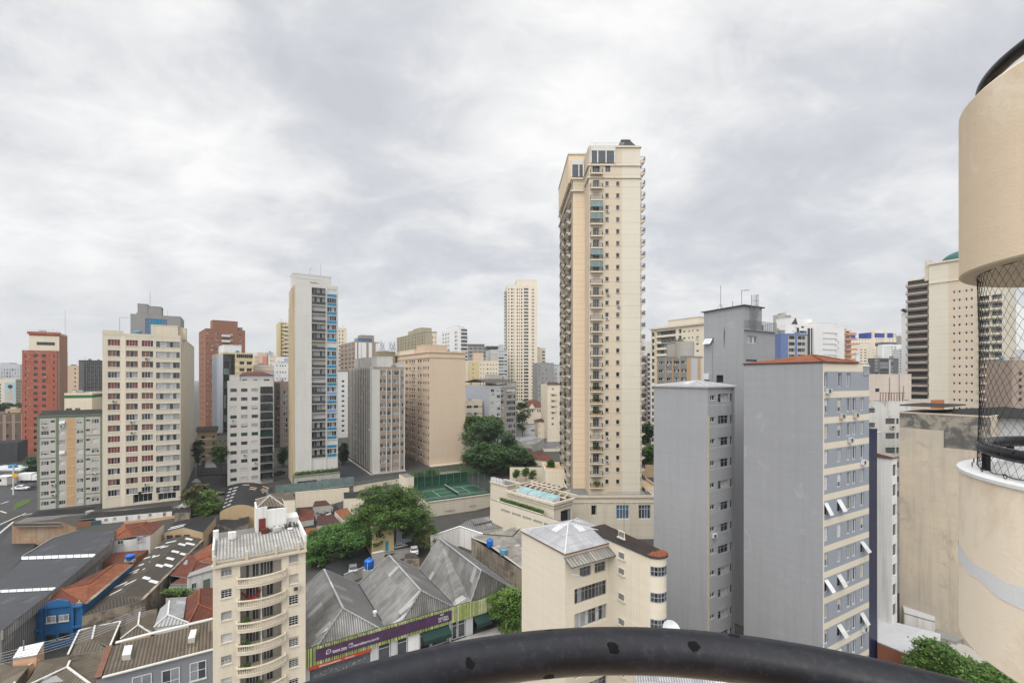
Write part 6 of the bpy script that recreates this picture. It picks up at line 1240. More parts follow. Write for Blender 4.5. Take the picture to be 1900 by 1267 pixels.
# lane markings and island of the far left road
mb = MB()
def gstripe(p, q, wpx=.18):
 (x0, y0), (x1, y1) = GP(*p), GP(*q); d_ = math.hypot(x1 - x0, y1 - y0); nx, ny = -(y1 - y0) / d_ * wpx, (x1 - x0) / d_ * wpx
 mb.face([(x0 + nx, y0 + ny, 3.8 + .075), (x1 + nx, y1 + ny, 3.8 + .075), (x1 - nx, y1 - ny, 3.8 + .075), (x0 - nx, y0 - ny, 3.8 + .075)], 'roadpaint')
gstripe((-20, 982), (48, 952)); gstripe((42, 956), (60, 953), .3); gstripe((-10, 997), (25, 968)); gstripe((2, 935), (16, 930), .2); gstripe((0, 948), (12, 952), .2)
o = mb.build('road_marking'); o['kind'] = 'structure'
isl = thing('traffic_island', 'oval green grass traffic island on the road by the left edge', 'traffic island', (*GP(42, 936), 3.8)); cx_, cy_ = GP(42, 936)
ring = [GP(*p) for p in ((25, 943), (26, 938), (33, 932), (44, 928), (55, 926.5), (59, 928), (55, 932), (46, 937), (36, 942), (28, 945))]
q = MB(); q.prism([(x - cx_, y - cy_, .16) for x, y in ring], -.1, 'lawn', 'kerbstone'); q.build('island', isl)
# ---- cars (hatchback/sedan, built along +y, wheels separate)
def car(label, loc, ang, paint, L=4.1, Wd_=1.72, Hh=1.46, hatch=True):
 t = thing('parked_car', label, 'car', loc, ang, 'parked cars'); q = MB()
 prof = [(-L / 2, .35), (-L / 2, .8), (-L / 2 + .25, .95), (-L / 2 + (.45 if hatch else .9), 1.0), (-L / 2 + (.75 if hatch else 1.3), Hh - .05), (-.2, Hh), (.45, Hh - .06), (1.15, .98), (L / 2 - .25, .82), (L / 2, .62), (L / 2, .35)]
 def ring(x, k): return [q._v((x * (1 if z < 1.0 else k), y, z)) for y, z in prof]
 a, b = ring(-Wd_ / 2, .80), ring(Wd_ / 2, .80); n = len(prof)
 for i in range(n):
  j = (i + 1) % n; isg = i in (3, 6); q.f.append([a[i], a[j], b[j], b[i]]); q.m.append(q._m('glass_dark' if isg else paint))
 q.f.append(a[::-1]); q.f.append(b); q.m += [q._m(paint)] * 2; q.build('body', t)
 q = MB()
 for sx_ in (-1, 1):
  y0, y1, y2, y3 = -L / 2 + (.75 if hatch else 1.25), -L / 2 + (.95 if hatch else 1.5), .4, .95; x = sx_ * Wd_ / 2
  q.face([(x * 1.0 + sx_ * .004, y0, 1.0), (x + sx_ * .004, y3, 1.0), (x * .83 + sx_ * .02, y2, Hh - .12), (x * .83 + sx_ * .02, y1, Hh - .12)], 'glass_dark')
 q.build('side_window', t)
 for sx_ in (-1, 1):
  for y in (-L / 2 + .8, L / 2 - .8):
   w_ = MB(); w_.tube([(0, 0, 0), (.2, 0, 0)], .31, 'tyre', 14); w_.tube([(-.008 if sx_ < 0 else .01, 0, 0), (.19 if sx_ < 0 else .208, 0, 0)], .17, 'metal_grey', 10); w_.build('wheel', t, (sx_ * Wd_ / 2 - (.0 if sx_ < 0 else .2) + (0 if sx_ > 0 else 0), y, .31))
 for sx_ in (-1, 1):
  w_ = MB(); w_.box(-.14, .14, -.03, .03, -.08, .08, 'lamp_red'); w_.build('tail_light', t, (sx_ * (Wd_ / 2 - .2), -L / 2 - .005, .82)); w_ = MB(); w_.box(-.16, .16, -.03, .03, -.07, .07, 'signwhite'); w_.build('headlight', t, (sx_ * (Wd_ / 2 - .25), L / 2 - .02, .66))
 return t
def atg(px, py, z): x, y, _ = W(px, py, z); return (x, y, z)
car('white car parked by the canopy on the far left road', atg(40, 908, 3.9), R(-82), 'car_white', 4.5, hatch=False); car('black car parked behind the white car on the far left road', atg(61, 906, 3.9), R(-82), 'car_black', 4.5, hatch=False)
car('silver hatchback in the alley beside the blue water tank', atg(655, 1060, 1.0), R(20), 'car_silver', 3.9); car('white hatchback parked beneath the big tree trunk', atg(742, 1018, 1.2), R(-62), 'car_white', 3.9); car('dark car parked behind the white hatchback under the tree', atg(757, 1009, 1.4), R(-60), 'car_blue', 4.2, hatch=False)
car('black car parked by the end wall right of the tree trunk', atg(775, 1018, 1.2), R(-62), 'car_black', 4.2, hatch=False); car('white hatchback nose under the roof edge between the grey sheds', atg(768, 1025, 1.2), R(15), 'car_white', 3.8)
car('dark car in the basement driveway between the garden terrace and the off-white block', atg(519, 880, 3.9), R(-25), 'car_black', 4.2)
# ---- far left street things
t = thing('canopy', 'flat white forecourt canopy with a blue tank on its roof at the far left', 'canopy', (*atg(5, 905, 3.9),), 0); x0, y0 = WY(-40, 872, 176)[0] - t.location.x, 176 - t.location.y; x1 = WY(56, 872, 176)[0] - t.location.x
zc_ = zpx(871, 176) - 3.9; q = MB(); q.box(x0, x1, y0, y0 + 9, zc_ - .5, zc_, 'whitegrey'); q.build('roof', t)
for k in range(4): q = MB(); q.box(-.2, .2, -.2, .2, 0, zc_ - .5, 'whitegrey'); q.build('post', t, (x0 + (x1 - x0) * (.1 + .27 * k), y0 + 1 + .1 * k, 0))
q = MB(); q.box(x0, x1, y0 + 8, y0 + 8.3, 0, zc_ - .5, 'panel_dark'); q.build('back_wall', t)
tk = thing('water_tank', 'small dark blue tank on the far left canopy roof', 'water tank', (*WY(24, 868, 180)[:2], zc_ + 3.9)); q = MB(); q.lathe([(0, 0), (1.3, 0), (1.4, .9), (.9, 1.2), (0, 1.25)], 'panel_blue', 16); q.build('tank', tk)
t = thing('white_truck', 'white box truck parked beside the green framed block', 'truck', atg(55, 893, 3.9), R(-80)); q = MB(); q.box(-1.1, 1.1, -2.6, 1.3, .7, 3.0, 'white'); q.build('box_body', t); q = MB(); q.prism([(-1, 1.35, 2.3), (1, 1.35, 2.3), (1, 2.4, 2.2), (-1, 2.4, 2.2)], [(-1, 1.35, .6), (1, 1.35, .6), (1, 2.9, .6), (-1, 2.9, .6)], 'white', 'white'); q.build('cab', t)
for sx_ in (-.95, .75):
 for y in (-1.7, 2.0): q = MB(); q.tube([(0, 0, 0), (.2, 0, 0)], .42, 'tyre', 12); q.build('wheel', t, (sx_, y, .42))
t = thing('kiosk', 'small cream kiosk standing at the far left edge by the road', 'kiosk', atg(5, 900, 3.9)); q = MB(); q.box(-2.6, 1.4, 0, 3, 0, 2.7, 'offwhite'); q.build('body', t); q = MB(); q.box(-2.8, 1.6, -.2, 3.2, 2.7, 2.9, 'white'); q.build('roof', t); q = MB(); q.box(-2.2, -.4, -.04, -.005, 1.2, 2.1, 'glass_dark'); q.build('window', t)
t = thing('sign_pole', 'white pole with a yellow arrow sign at the far left', 'sign', atg(25, 918, 3.9)); q = MB(); q.tube([(0, 0, 0), (0, 0, 8.8)], .2, 'metal_white', 8); q.build('pole', t); q = MB(); q.box(-.1, 1.7, -.28, -.2, 5.6, 6.6, 'yellow_sign'); q.build('sign_panel', t)
t = thing('roadside_fence', 'low dark fence along the kerb at the far left', 'fence', atg(0, 921, 3.9)); q = MB(); xa = WY(-40, 0, 157)[0] - t.location.x; xb = WY(68, 0, 157)[0] - t.location.x
for i in range(22): x = xa + (xb - xa) * i / 21; q.beam((x, 0, 0), (x, 0, 1.1), .09, 'metal_grey')
q.beam((xa, 0, 1.1), (xb, 0, 1.1), .08, 'metal_grey'); q.beam((xa, 0, .5), (xb, 0, .5), .06, 'metal_grey'); q.build('railing', t)
# == low buildings (polygons in plan, real heights)
def lowb(name, label, cat, roofs, wall, base=0, group=None, roofm='corr_grey', extra=None, thick=None):
 """roofs: list of rings [(px,py,z),...]; each becomes a roof plane on walls that reach the ground"""
 p0 = W(*roofs[0][0]); t = thing(name, label, cat, (p0[0], p0[1], base), 0, group); zm = min(p[2] for r in roofs for p in r if not isinstance(p, str))
 def L(p): zq = p[2] if p[2] < zm else zm + (p[2] - zm) * .5; x, y, z = W(p[0], p[1], zq); return (x - p0[0], y - p0[1], z - base)
 for r in roofs:
  mt = roofm; 
  if isinstance(r[-1], str): mt = r[-1]; r = r[:-1]
  pts = [L(p) for p in r]; q = MB(); n = len(pts)
  q.face([(x, y, z) for x, y, z in pts], mt)
  th = .18; q.prism([(x, y, z - .02) for x, y, z in pts], [(x, y, z - th) for x, y, z in pts], mt, 'concrete'); q.build('roof', t)
 t['origin'] = (p0[0], p0[1], base)
 return t, L
def walls(t, L, ring, m, z0=-.5, name='wall', top=None):
 q = MB(); pts = [L(p) for p in ring]; n = len(pts)
 for i in range(n): 
  a, b = pts[i], pts[(i + 1) % n]; q.face([(a[0], a[1], z0), (b[0], b[1], z0), (b[0], b[1], b[2] - .03), (a[0], a[1], a[2] - .03)], m)
 if top: q.face([(x, y, z - .03) for x, y, z in pts], top)
 return q.build(name, t)
def ridge(t, L, pts, m='mortar', w_=.22, name='ridge_cap'):
 q = MB(); P_ = [L(p) for p in pts]
 for a, b in zip(P_, P_[1:]): q.beam((a[0], a[1], a[2] + .05), (b[0], b[1], b[2] + .05), w_, m, .12)
 return q.build(name, t)
def wallwin(t, L, a, b, boxes, st, out=.03, name='window', seed=0):
 """windows on the vertical wall over ground line a-b (px,py,z points at the wall top); boxes in pixels (x0,y0,x1,y1)"""
 A, Bq = Vector(L(a)), Vector(L(b)); o = Vector(t['origin']); A2 = A.xy + o.xy; dr = (Bq.xy - A.xy).normalized(); ang = math.atan2(dr.y, dr.x)
 for i, (x0, y0, x1, y1) in enumerate(boxes):
  s0, s1 = hit(A2, dr, x0), hit(A2, dr, x1); p = A2 + dr * s0; p1 = A2 + dr * s1; zt_, zb = zpx(y0, p.y) - o.z, zpx(y1, p.y) - o.z
  nrm = Vector((dr.y, -dr.x)); pl = p - o.xy + nrm * out; mb = MB(); win_geo(mb, s1 - s0, zt_ - zb, st, random.Random(seed + i)); mb.box(-.08, s1 - s0 + .08, -.1, .04, -.1, -.01, 'offwhite'); mb.build(name, t, (pl.x, pl.y, zb), ang)
Z4 = lambda x, y, z: (x * .2896, 900 + y * .2896, z)
Q2 = lambda x, y, z: (x * .2105, 1100 + y * .2105, z)
Q3 = lambda x, y, z: (230 + x * .1105, 860 + y * .1105, z)
Q5 = lambda x, y, z: (x * .1263, 840 + y * .1263, z)
Q6 = lambda x, y, z: (320 + x * .1736, 860 + y * .1736, z)
Q7 = lambda x, y, z: (600 + x * .1895, 860 + y * .1895, z)
WH = wst(2, 'frame_white', .07, ('glass_light', 'glass_curtain', 'glass_mid')); WHd = wst(2, 'frame_white', .07, ('glass_dark', 'glass_mid')); WBar = wst(5, 'frame_dark', .05, ('glass_dark',))
# big slate warehouse with three stepped roofs
t, L = lowb('warehouse', 'long warehouse with three stepped slate grey roofs and white glazed steps', 'warehouse', [
 [Z4(500, 290, 6.6), Z4(738, 290, 6.6), Z4(720, 365, 6.8), Z4(620, 437, 7.2), Z4(145, 455, 7.2), Z4(335, 340, 6.8)],
 [Z4(145, 477, 6.5), Z4(620, 459, 6.5), Z4(368, 650, 7.2), Z4(-80, 672, 7.2)],
 [Z4(-90, 692, 6.5), Z4(368, 670, 6.5), Z4(15, 932, 7.2), Z4(-420, 960, 7.2)]], 'corr_wall', roofm='corr_slate')
walls(t, L, [Z4(500, 290, 6.6), Z4(738, 290, 6.6), Z4(720, 365, 6.8), Z4(368, 660, 6.8), Z4(15, 932, 7.2), Z4(-420, 960, 7.2), Z4(-90, 692, 6.5), Z4(145, 466, 6.7)], 'corr_wall')
for (a, b, c, d_), n in (((Z4(145, 455, 7.2), Z4(620, 437, 7.2), Z4(620, 457, 6.55), Z4(145, 475, 6.55)), 10), ((Z4(-80, 672, 7.2), Z4(368, 650, 7.2), Z4(368, 668, 6.55), Z4(-90, 690, 6.55)), 9)):
 P_ = [Vector(L(p)) for p in (a, b, c, d_)]
 q = MB()
 for i in range(n):
  f0, f1 = i / n + .004, (i + 1) / n - .004; o_ = Vector((0, -.25, .06)); q.face([P_[3].lerp(P_[2], f0) + o_, P_[3].lerp(P_[2], f1) + o_, P_[0].lerp(P_[1], f1) + o_, P_[0].lerp(P_[1], f0) + o_], 'sky_panel')
 q.face([P_[3], P_[2], P_[1], P_[0]], 'frame_dark'); q.build('glazed_step', t)
q = MB(); P_ = [L(p) for p in (Z4(738, 290, 7.3), Z4(720, 365, 7.4), Z4(368, 660, 7.6), Z4(15, 932, 7.8), Z4(15, 1045, 2))]
for a, b in zip(P_[:3], P_[1:4]): q.beam((a[0], a[1], a[2] - .5), (b[0], b[1], b[2] - .5), .25, 'corr_wall', 1.3); q.beam((a[0], a[1], a[2] + .17), (b[0], b[1], b[2] + .17), .3, 'frame_dark', .06)
q.build('side_parapet', t); ridge(t, L, [Z4(145, 455, 7.3), Z4(335, 340, 6.9), Z4(500, 290, 6.7)], 'concrete', .2)
# ruin wall and black roofed row behind it
t, L = lowb('ruined_wall', 'ruined brick wall with peeling plaster beside the warehouse roofs', 'wall', [[Q5(195, 1040, 6.8), Q5(885, 1030, 6.8), Q5(900, 1062, 6.8), Q5(195, 1075, 6.8), 'blackroof']], 'ruin', 1)
walls(t, L, [Q5(175, 1045, 6.9), Q5(885, 1040, 6.9), Q5(1120, 1100, 5.6), Q5(1125, 1085, 5.6), Q5(890, 1010, 6.9), Q5(200, 1018, 6.9)], 'ruin')
t, L = lowb('low_shed', 'long low black roofed shed at the foot of the green framed block', 'shed', [[Q5(545, 862, 4.8), Q5(1400, 790, 4.8), Q5(1250, 880, 4.0), Q5(400, 950, 4.0), 'corr_black'], [Q5(400, 950, 4.0), Q5(1250, 890, 4.0), Q5(1180, 935, 3.6), Q5(200, 1030, 3.6), 'corr_grey']], 'oldwall', 1)
walls(t, L, [Q5(370, 1005, 3.7), Q5(1180, 945, 3.7), Q5(1250, 885, 3.9), Q5(1400, 790, 4.7), Q5(545, 862, 4.7)], 'oldwall')
t, L = lowb('row_house', 'long white row of small rooms under a black lean-to roof', 'row house', [[Q3(800, 700, 5.6), Q3(810, 790, 5.0), Q3(-200, 885, 5.0), Q3(-760, 935, 5.0), Q3(-560, 820, 5.6), Q3(-20, 780, 5.6), 'corr_black']], 'whitewash', 1)
ra, rb_ = Q3(-470, 910, 5.0), Q3(806, 800, 5.0); walls(t, L, [ra, rb_, Q3(800, 700, 5.3), Q3(-560, 820, 5.3)], 'whitewash')
wallwin(t, L, ra, rb_, [(230 + x0 * .1105, 860 + y0 * .1105, 230 + x1 * .1105, 860 + y1 * .1105) for x0, y0, x1, y1 in ((30, 885, 68, 955), (235, 865, 268, 930), (415, 840, 465, 880), (655, 815, 705, 885), (-180, 905, -130, 935), (-330, 925, -270, 960))], wst(2, 'mortar', .1, ('glass_dark', 'panel_dark')))
t, L = lowb('brick_shed', 'orange brick and teal painted shed end below the white rooms', 'shed', [[Q5(1140, 1010, 4.4), Q5(1480, 985, 4.4), Q5(1520, 960, 4.5), Q5(1180, 960, 4.5), 'blackroof']], 'brickwall', 1); walls(t, L, [Q5(1140, 1012, 4.4), Q5(1335, 1000, 4.4), Q5(1340, 965, 4.4), Q5(1180, 965, 4.4)], 'brickwall'); walls(t, L, [Q5(1336, 1000, 4.4), Q5(1480, 988, 4.4), Q5(1500, 965, 4.4), Q5(1345, 965, 4.4)], 'tealpaint', name='teal_wall')
tk = thing('water_tank', 'round grey water tank on the black roof below the green framed block', 'water tank', atg(167, 955, 4.4)); q = MB(); q.lathe([(0, 0), (.85, 0), (.95, 1.0), (.6, 1.15), (0, 1.2)], 'concrete', 18); q.build('tank', tk)
t, L = lowb('garden_wall', 'long low peach wall running behind the white house', 'wall', [[Q3(0, 985, 4.2), Q3(900, 870, 4.2), Q3(905, 860, 4.2), Q3(0, 975, 4.2), 'tanwall']], 'tanwall'); walls(t, L, [Q3(0, 985, 4.2), Q3(900, 870, 4.2), Q3(905, 860, 4.2), Q3(0, 975, 4.2)], 'peachbox')
# white house with hipped red roof
t, L = lowb('white_house', 'two storey white house with an orange-red hipped tile roof', 'house', [
 [Z4(705, 355, 6.6), Z4(850, 325, 6.6), Z4(810, 283, 7.9), 'tile_orange'], [Z4(705, 355, 6.6), Z4(810, 283, 7.9), Z4(800, 250, 7.9), Z4(745, 285, 6.6), 'tile_orange'],
 [Z4(850, 325, 6.6), Z4(968, 315, 6.6), Z4(905, 262, 8.0), Z4(810, 283, 7.9), 'tile_red'], [Z4(968, 315, 6.6), Z4(1050, 245, 6.6), Z4(935, 232, 8.0), Z4(905, 262, 8.0), 'tile_red'], [Z4(810, 283, 7.9), Z4(905, 262, 8.0), Z4(935, 232, 8.0), Z4(775, 250, 7.0), 'tile_red']], 'whitewash')
wa, wb, wc, wd = Z4(718, 358, 6.5), Z4(835, 346, 6.5), Z4(838, 340, 6.5), Z4(963, 322, 6.5)
walls(t, L, [wa, wb, Z4(963, 322, 6.5), Z4(1048, 255, 6.5), Z4(935, 240, 6.5), Z4(745, 292, 6.5)], 'whitewash'); walls(t, L, [Z4(965, 321, 6.52), Z4(1050, 254, 6.52), Z4(1049, 250, 6.5), Z4(966, 317, 6.5)], 'cream', name='cream_side_wall')
wallwin(t, L, wa, wb, [(218, 1002.3, 229, 1009.5)], WHd); wallwin(t, L, wb, wd, [(254, 995.5, 265.5, 1005)], WH, out=.1)
ridge(t, L, [Z4(705, 355, 6.6), Z4(810, 283, 7.9), Z4(905, 262, 8.0), Z4(935, 232, 8.0)], 'tile_orange'); ridge(t, L, [Z4(850, 325, 6.6), Z4(810, 283, 7.9)], 'tile_orange'); ridge(t, L, [Z4(968, 315, 6.6), Z4(905, 262, 8.0)], 'tile_orange')
t, L = lowb('tiled_annex', 'small flat red tiled annex below the white house', 'annex', [[Z4(652, 490, 4.4), Z4(740, 430, 5.0), Z4(952, 412, 5.0), Z4(830, 492, 4.4), 'tile_red']], 'brickwall'); walls(t, L, [Z4(652, 492, 4.4), Z4(830, 494, 4.4), Z4(952, 414, 5.0), Z4(740, 430, 5.0)], 'brickwall')
tk = thing('water_tank', 'blue water tank on the red tiled annex below the white house', 'water tank', W(241.5, 1037, 5.3)); q = MB(); q.lathe([(0, 0), (.62, 0), (.72, .55), (.74, .62), (.8, .63), (.75, .8), (.3, .95), (0, .97)], 'tank_blue', 22); q.build('tank', tk, smooth=False); q = MB(); q.box(-.9, .9, -.3, .3, -.45, -.01, 'mortar'); q.build('stand', tk)
# blue house with long tile roof
t, L = lowb('blue_house', 'bright blue two storey house with a long orange-red tiled roof', 'house', [
 [Z4(240, 785, 6.3), Z4(540, 755, 6.3), Z4(395, 665, 7.5), 'tile_red'], [Z4(240, 785, 6.3), Z4(395, 665, 7.5), Z4(570, 630, 7.5), Z4(740, 500, 7.2), Z4(690, 520, 6.3), Z4(530, 620, 6.3), 'tile_red'],
 [Z4(540, 755, 6.3), Z4(845, 505, 6.0), Z4(740, 500, 7.2), Z4(570, 630, 7.5), Z4(395, 665, 7.5), 'tile_orange']], 'bluewall')
fa, fb = Z4(200, 795, 6.2), Z4(538, 762, 6.2); walls(t, L, [fa, fb, Z4(845, 510, 5.9), Z4(690, 525, 6.2), Z4(530, 625, 6.2)], 'bluewall')
ridge(t, L, [Z4(240, 785, 6.3), Z4(395, 665, 7.5), Z4(570, 630, 7.5), Z4(740, 500, 7.2)], 'tile_orange'); ridge(t, L, [Z4(540, 755, 6.3), Z4(395, 665, 7.5)], 'tile_orange'); ridge(t, L, [Z4(550, 760, 6.3), Z4(850, 508, 6.0)], 'oldwall', .5, 'gutter_wall')
wallwin(t, L, fa, fb, [(87, 1142.5, 105, 1155), (110.5, 1140, 129, 1152)], WH, .1); wallwin(t, L, fa, fb, [(86, 1177.5, 104, 1188), (110.5, 1173.5, 129, 1184)], WBar, .1)
A, Bq = Vector(L(fa)), Vector(L(fb)); dr = (Bq - A).xy.normalized(); ang = math.atan2(dr.y, dr.x); Lw = (Bq - A).xy.length; q = MB()
q.prism([(Lw * .22, -.25, 6.1), (Lw * .78, -.25, 6.1), (Lw * .72, -.25, 6.9), (Lw * .5, -.25, 7.3), (Lw * .3, -.25, 6.9)], [(Lw * .22, -.02, 6.1), (Lw * .78, -.02, 6.1), (Lw * .72, -.02, 6.9), (Lw * .5, -.02, 7.3), (Lw * .3, -.02, 6.9)], 'bluewall', 'bluewall')
for x in (0, Lw * .2, Lw * .78, Lw - .3): q.box(x, x + .3, -.3, -.02, 0, 6.3, 'bluewall')
for z_ in (2.9, 5.9): q.box(0, Lw * .2, -.5, -.02, z_, z_ + .25, 'bluewall'); q.box(Lw * .8, Lw, -.5, -.02, z_, z_ + .25, 'bluewall')
q.box(Lw * .3, Lw * .32, -.3, -.02, 5, 6.6, 'bluewall'); q.build('gable_moulding', t, (A.x, A.y, 0), ang)
t, L = lowb('blue_side_wall', 'low blue painted yard wall between the warehouse and the blue house', 'wall', [[Z4(470, 640, 3.4), Z4(575, 545, 3.4), Z4(580, 548, 3.4), Z4(475, 645, 3.4), 'bluewall']], 'bluewall'); walls(t, L, [Z4(470, 640, 3.4), Z4(575, 545, 3.4), Z4(580, 548, 3.4), Z4(475, 645, 3.4)], 'bluewall')
# brown shed with skylight patches
zl, zr_ = 4.9, 6.3
Ls = [Z4(1050, 350, zl), Z4(1195, 322, zr_), Z4(775, 703, zr_), Z4(525, 838, zl)]; Rs = [Z4(1195, 322, zr_), Z4(1305, 345, zl), Z4(908, 738, zl), Z4(775, 703, zr_)]
t, L = lowb('long_shed', 'long brown corrugated shed roof scattered with white skylight panels', 'shed', [Ls, Rs, [Z4(525, 838, zl), Z4(775, 703, zr_), Z4(908, 738, zl)]], 'oldwall', roofm='corr_darkbrown')
walls(t, L, [Z4(525, 842, zl), Z4(908, 742, zl), Z4(1305, 349, zl), Z4(1050, 352, zl)], 'oldwall')
def patch(ring, u0, u1, v0, v1):   # u from far to near, v from left edge to right edge
 A, Bb, C_, D = [Vector(L(p)) for p in ring]
 f = lambda u, v: A.lerp(D, u).lerp(Bb.lerp(C_, u), v) + Vector((0, 0, .05)); q = MB(); q.face([f(u0, v0), f(u1, v0), f(u1, v1), f(u0, v1)], 'sky_panel'); q.build('skylight', t)
for u, v0, v1 in ((.08, .3, .75), (.14, .0, .4), (.17, .3, .62), (.32, .02, .45), (.35, .4, .7), (.44, .15, .55), (.53, .05, .5), (.57, .3, .7), (.72, .1, .5), (.77, .55, .9), (.84, .3, .65)): patch(Ls, u, u + .022, v0, v1)
for u, v0, v1 in ((.04, .1, .5), (.12, .35, .85), (.16, .05, .45), (.30, .1, .5), (.31, .6, 1.0), (.42, .2, .6), (.52, .4, .85), (.55, .08, .45), (.74, .1, .45), (.76, .5, .95)): patch(Rs, u, u + .035, v0, v1)
ridge(t, L, [Z4(908, 738, 5.3), Z4(1305, 345, 5.3)], 'oldwall', .45, 'gutter_wall')
# black roofed shed with beige gable
t, L = lowb('gabled_shed', 'black roofed shed with a shallow beige gable and open front', 'shed', [[Z4(1050, 300, 5.4), Z4(1175, 268, 6.7), Z4(1270, 205, 6.7), Z4(1130, 230, 5.4), 'corr_black'], [Z4(1175, 268, 6.7), Z4(1300, 300, 5.4), Z4(1385, 200, 5.4), Z4(1270, 205, 6.7), 'corr_black']], 'oldwall')
walls(t, L, [Z4(1052, 302, 5.3), Z4(1176, 272, 6.5), Z4(1300, 302, 5.3), Z4(1384, 204, 5.3), Z4(1270, 208, 6.5), Z4(1132, 233, 5.3)], 'tanwall')
q = MB(); q1, q2 = Vector(L(Z4(1062, 318, 4.6))), Vector(L(Z4(1290, 310, 4.6)))
for k in range(4): a = q1.lerp(q2, .05 + .24 * k); b = q1.lerp(q2, .22 + .24 * k); q.face([a + Vector((0, -.3, -1.3)), b + Vector((0, -.3, -1.3)), b + Vector((0, -.3, 0)), a + Vector((0, -.3, 0))], 'panel_dark')
q.build('opening', t)
for (u0, u1, v0, v1) in ((.1, .2, .1, .9), (.28, .38, .1, .85)):
 A, Bb, C_, D = [Vector(L(p)) for p in (Z4(1050, 300, 5.4), Z4(1175, 268, 6.7), Z4(1270, 205, 6.7), Z4(1130, 230, 5.4))]; f = lambda u, v: A.lerp(D, u).lerp(Bb.lerp(C_, u), v) + Vector((0, 0, .05)); q = MB(); q.face([f(u0, v0), f(u1, v0), f(u1, v1), f(u0, v1)], 'sky_panel'); q.build('skylight', t)
t, L = lowb('junk_shed', 'small flat shed with rusty junk on top beside the green shrubs', 'shed', [[Q3(850, 830, 6.0), Q3(1110, 810, 6.0), Q3(1150, 620, 6.0), Q3(950, 600, 6.0), 'blackroof']], 'oldwall'); walls(t, L, [Q3(850, 835, 6), Q3(1110, 815, 6), Q3(1150, 622, 6), Q3(950, 602, 6)], 'oldwall'); c = Vector(L(Q3(1000, 730, 6.1))); q = MB()
for k in range(26): a = rng.uniform(0, 6.3); q.beam((c.x + 1.5 * math.cos(a), c.y + 1.5 * math.sin(a), c.z + rng.uniform(0, .4)), (c.x + rng.uniform(-1.6, 1.6), c.y + rng.uniform(-1.6, 1.6), c.z + .5), .12, 'mortar')
q.build('rubble', t)
# arched black roof and neighbours
t = thing('arched_hall', 'black barrel vaulted hall roof streaked with pale skylight strips', 'hall', W(*Q6(505, 520, 6.5)[:2], 6.5), 0); o0 = t.location.copy(); t.location.z = 0
A, Bb, C_, D = [Vector(W(*p)) - Vector((o0.x, o0.y, 0)) for p in (Q6(505, 520, 5.6), Q6(900, 480, 5.6), Q6(1085, 265, 5.6), Q6(590, 240, 5.6))]
n = 14; q = MB(); arc = lambda v: 1.5 * math.sin(math.pi * v) ** .8
def fpt(u, v, dz=0): p = A.lerp(D, u).lerp(Bb.lerp(C_, u), v); return (p.x, p.y, p.z + arc(v) + dz)
for i in range(n):
 for j in range(4): q.face([fpt(j / 4, i / n), fpt((j + 1) / 4, i / n), fpt((j + 1) / 4, (i + 1) / n), fpt(j / 4, (i + 1) / n)], 'corr_black')
q.build('roof', t)
q = MB(); q.face([(A.x, A.y, 0)] + [(Bb.x, Bb.y, 0)] + [fpt(0, 1 - i / n, -.02) for i in range(n + 1)], 'tanwall'); q.face([(A.x, A.y, 0), (A.x, A.y, A.z), (D.x, D.y, D.z), (D.x, D.y, 0)], 'oldwall'); q.face([(Bb.x, Bb.y, 0), (Bb.x, Bb.y, Bb.z), (C_.x, C_.y, C_.z), (C_.x, C_.y, 0)], 'oldwall'); q.face([(D.x, D.y, 0), (C_.x, C_.y, 0)] + [fpt(1, 1 - i / n, -.02) for i in range(n + 1)], 'tanwall'); q.build('wall', t)
for u in (.08, .22, .36, .5, .64, .78): 
 q = MB(); q.face([fpt(u, .06, .05), fpt(u + .035, .06, .05), fpt(u + .035, .26, .05), fpt(u, .26, .05)], 'sky_panel'); q.build('skylight', t)
for u, v in ((.86, .35), (.74, .55), (.66, .55), (.9, .78), (.78, .8), (.7, .8), (.62, .85)):
 q = MB(); q.face([fpt(u, v, .05), fpt(u + .03, v, .05), fpt(u + .03, v + .15, .05), fpt(u, v + .15, .05)], 'tanwall'); q.build('skylight', t)
t, L = lowb('courtyard_roof', 'dark sagging shed roofs in the yard behind the cream balcony house', 'shed', [[Q6(500, 590, 4.4), Q6(680, 600, 4.8), Q6(820, 560, 4.8), Q6(810, 640, 4.2), Q6(640, 700, 3.6), Q6(480, 640, 3.8), 'corr_black'], [Q6(440, 660, 3.4), Q6(600, 720, 3.6), Q6(520, 790, 3.4), Q6(380, 760, 3.0), 'corr_black']], 'oldwall'); walls(t, L, [Q6(480, 642, 3.8), Q6(640, 702, 3.6), Q6(812, 642, 4.2), Q6(820, 562, 4.8), Q6(500, 592, 4.4)], 'oldwall')
t, L = lowb('black_roof_garage', 'dark open garage roof between the beige block and the off-white block', 'garage', [[Q6(60, 330, 5), Q6(560, 300, 5), Q6(585, 60, 5), Q6(420, 120, 5.6), Q6(280, 120, 5.6), Q6(230, 170, 5), 'corr_black'], [Q6(290, 110, 6.6), Q6(580, 100, 6.6), Q6(585, -40, 6.6), Q6(450, -100, 7.8), Q6(320, -50, 6.6), 'blackroof']], 'oldwall'); walls(t, L, [Q6(290, 115, 6.5), Q6(580, 105, 6.5), Q6(585, -40, 6.5), Q6(320, -50, 6.5)], 'charcoal')
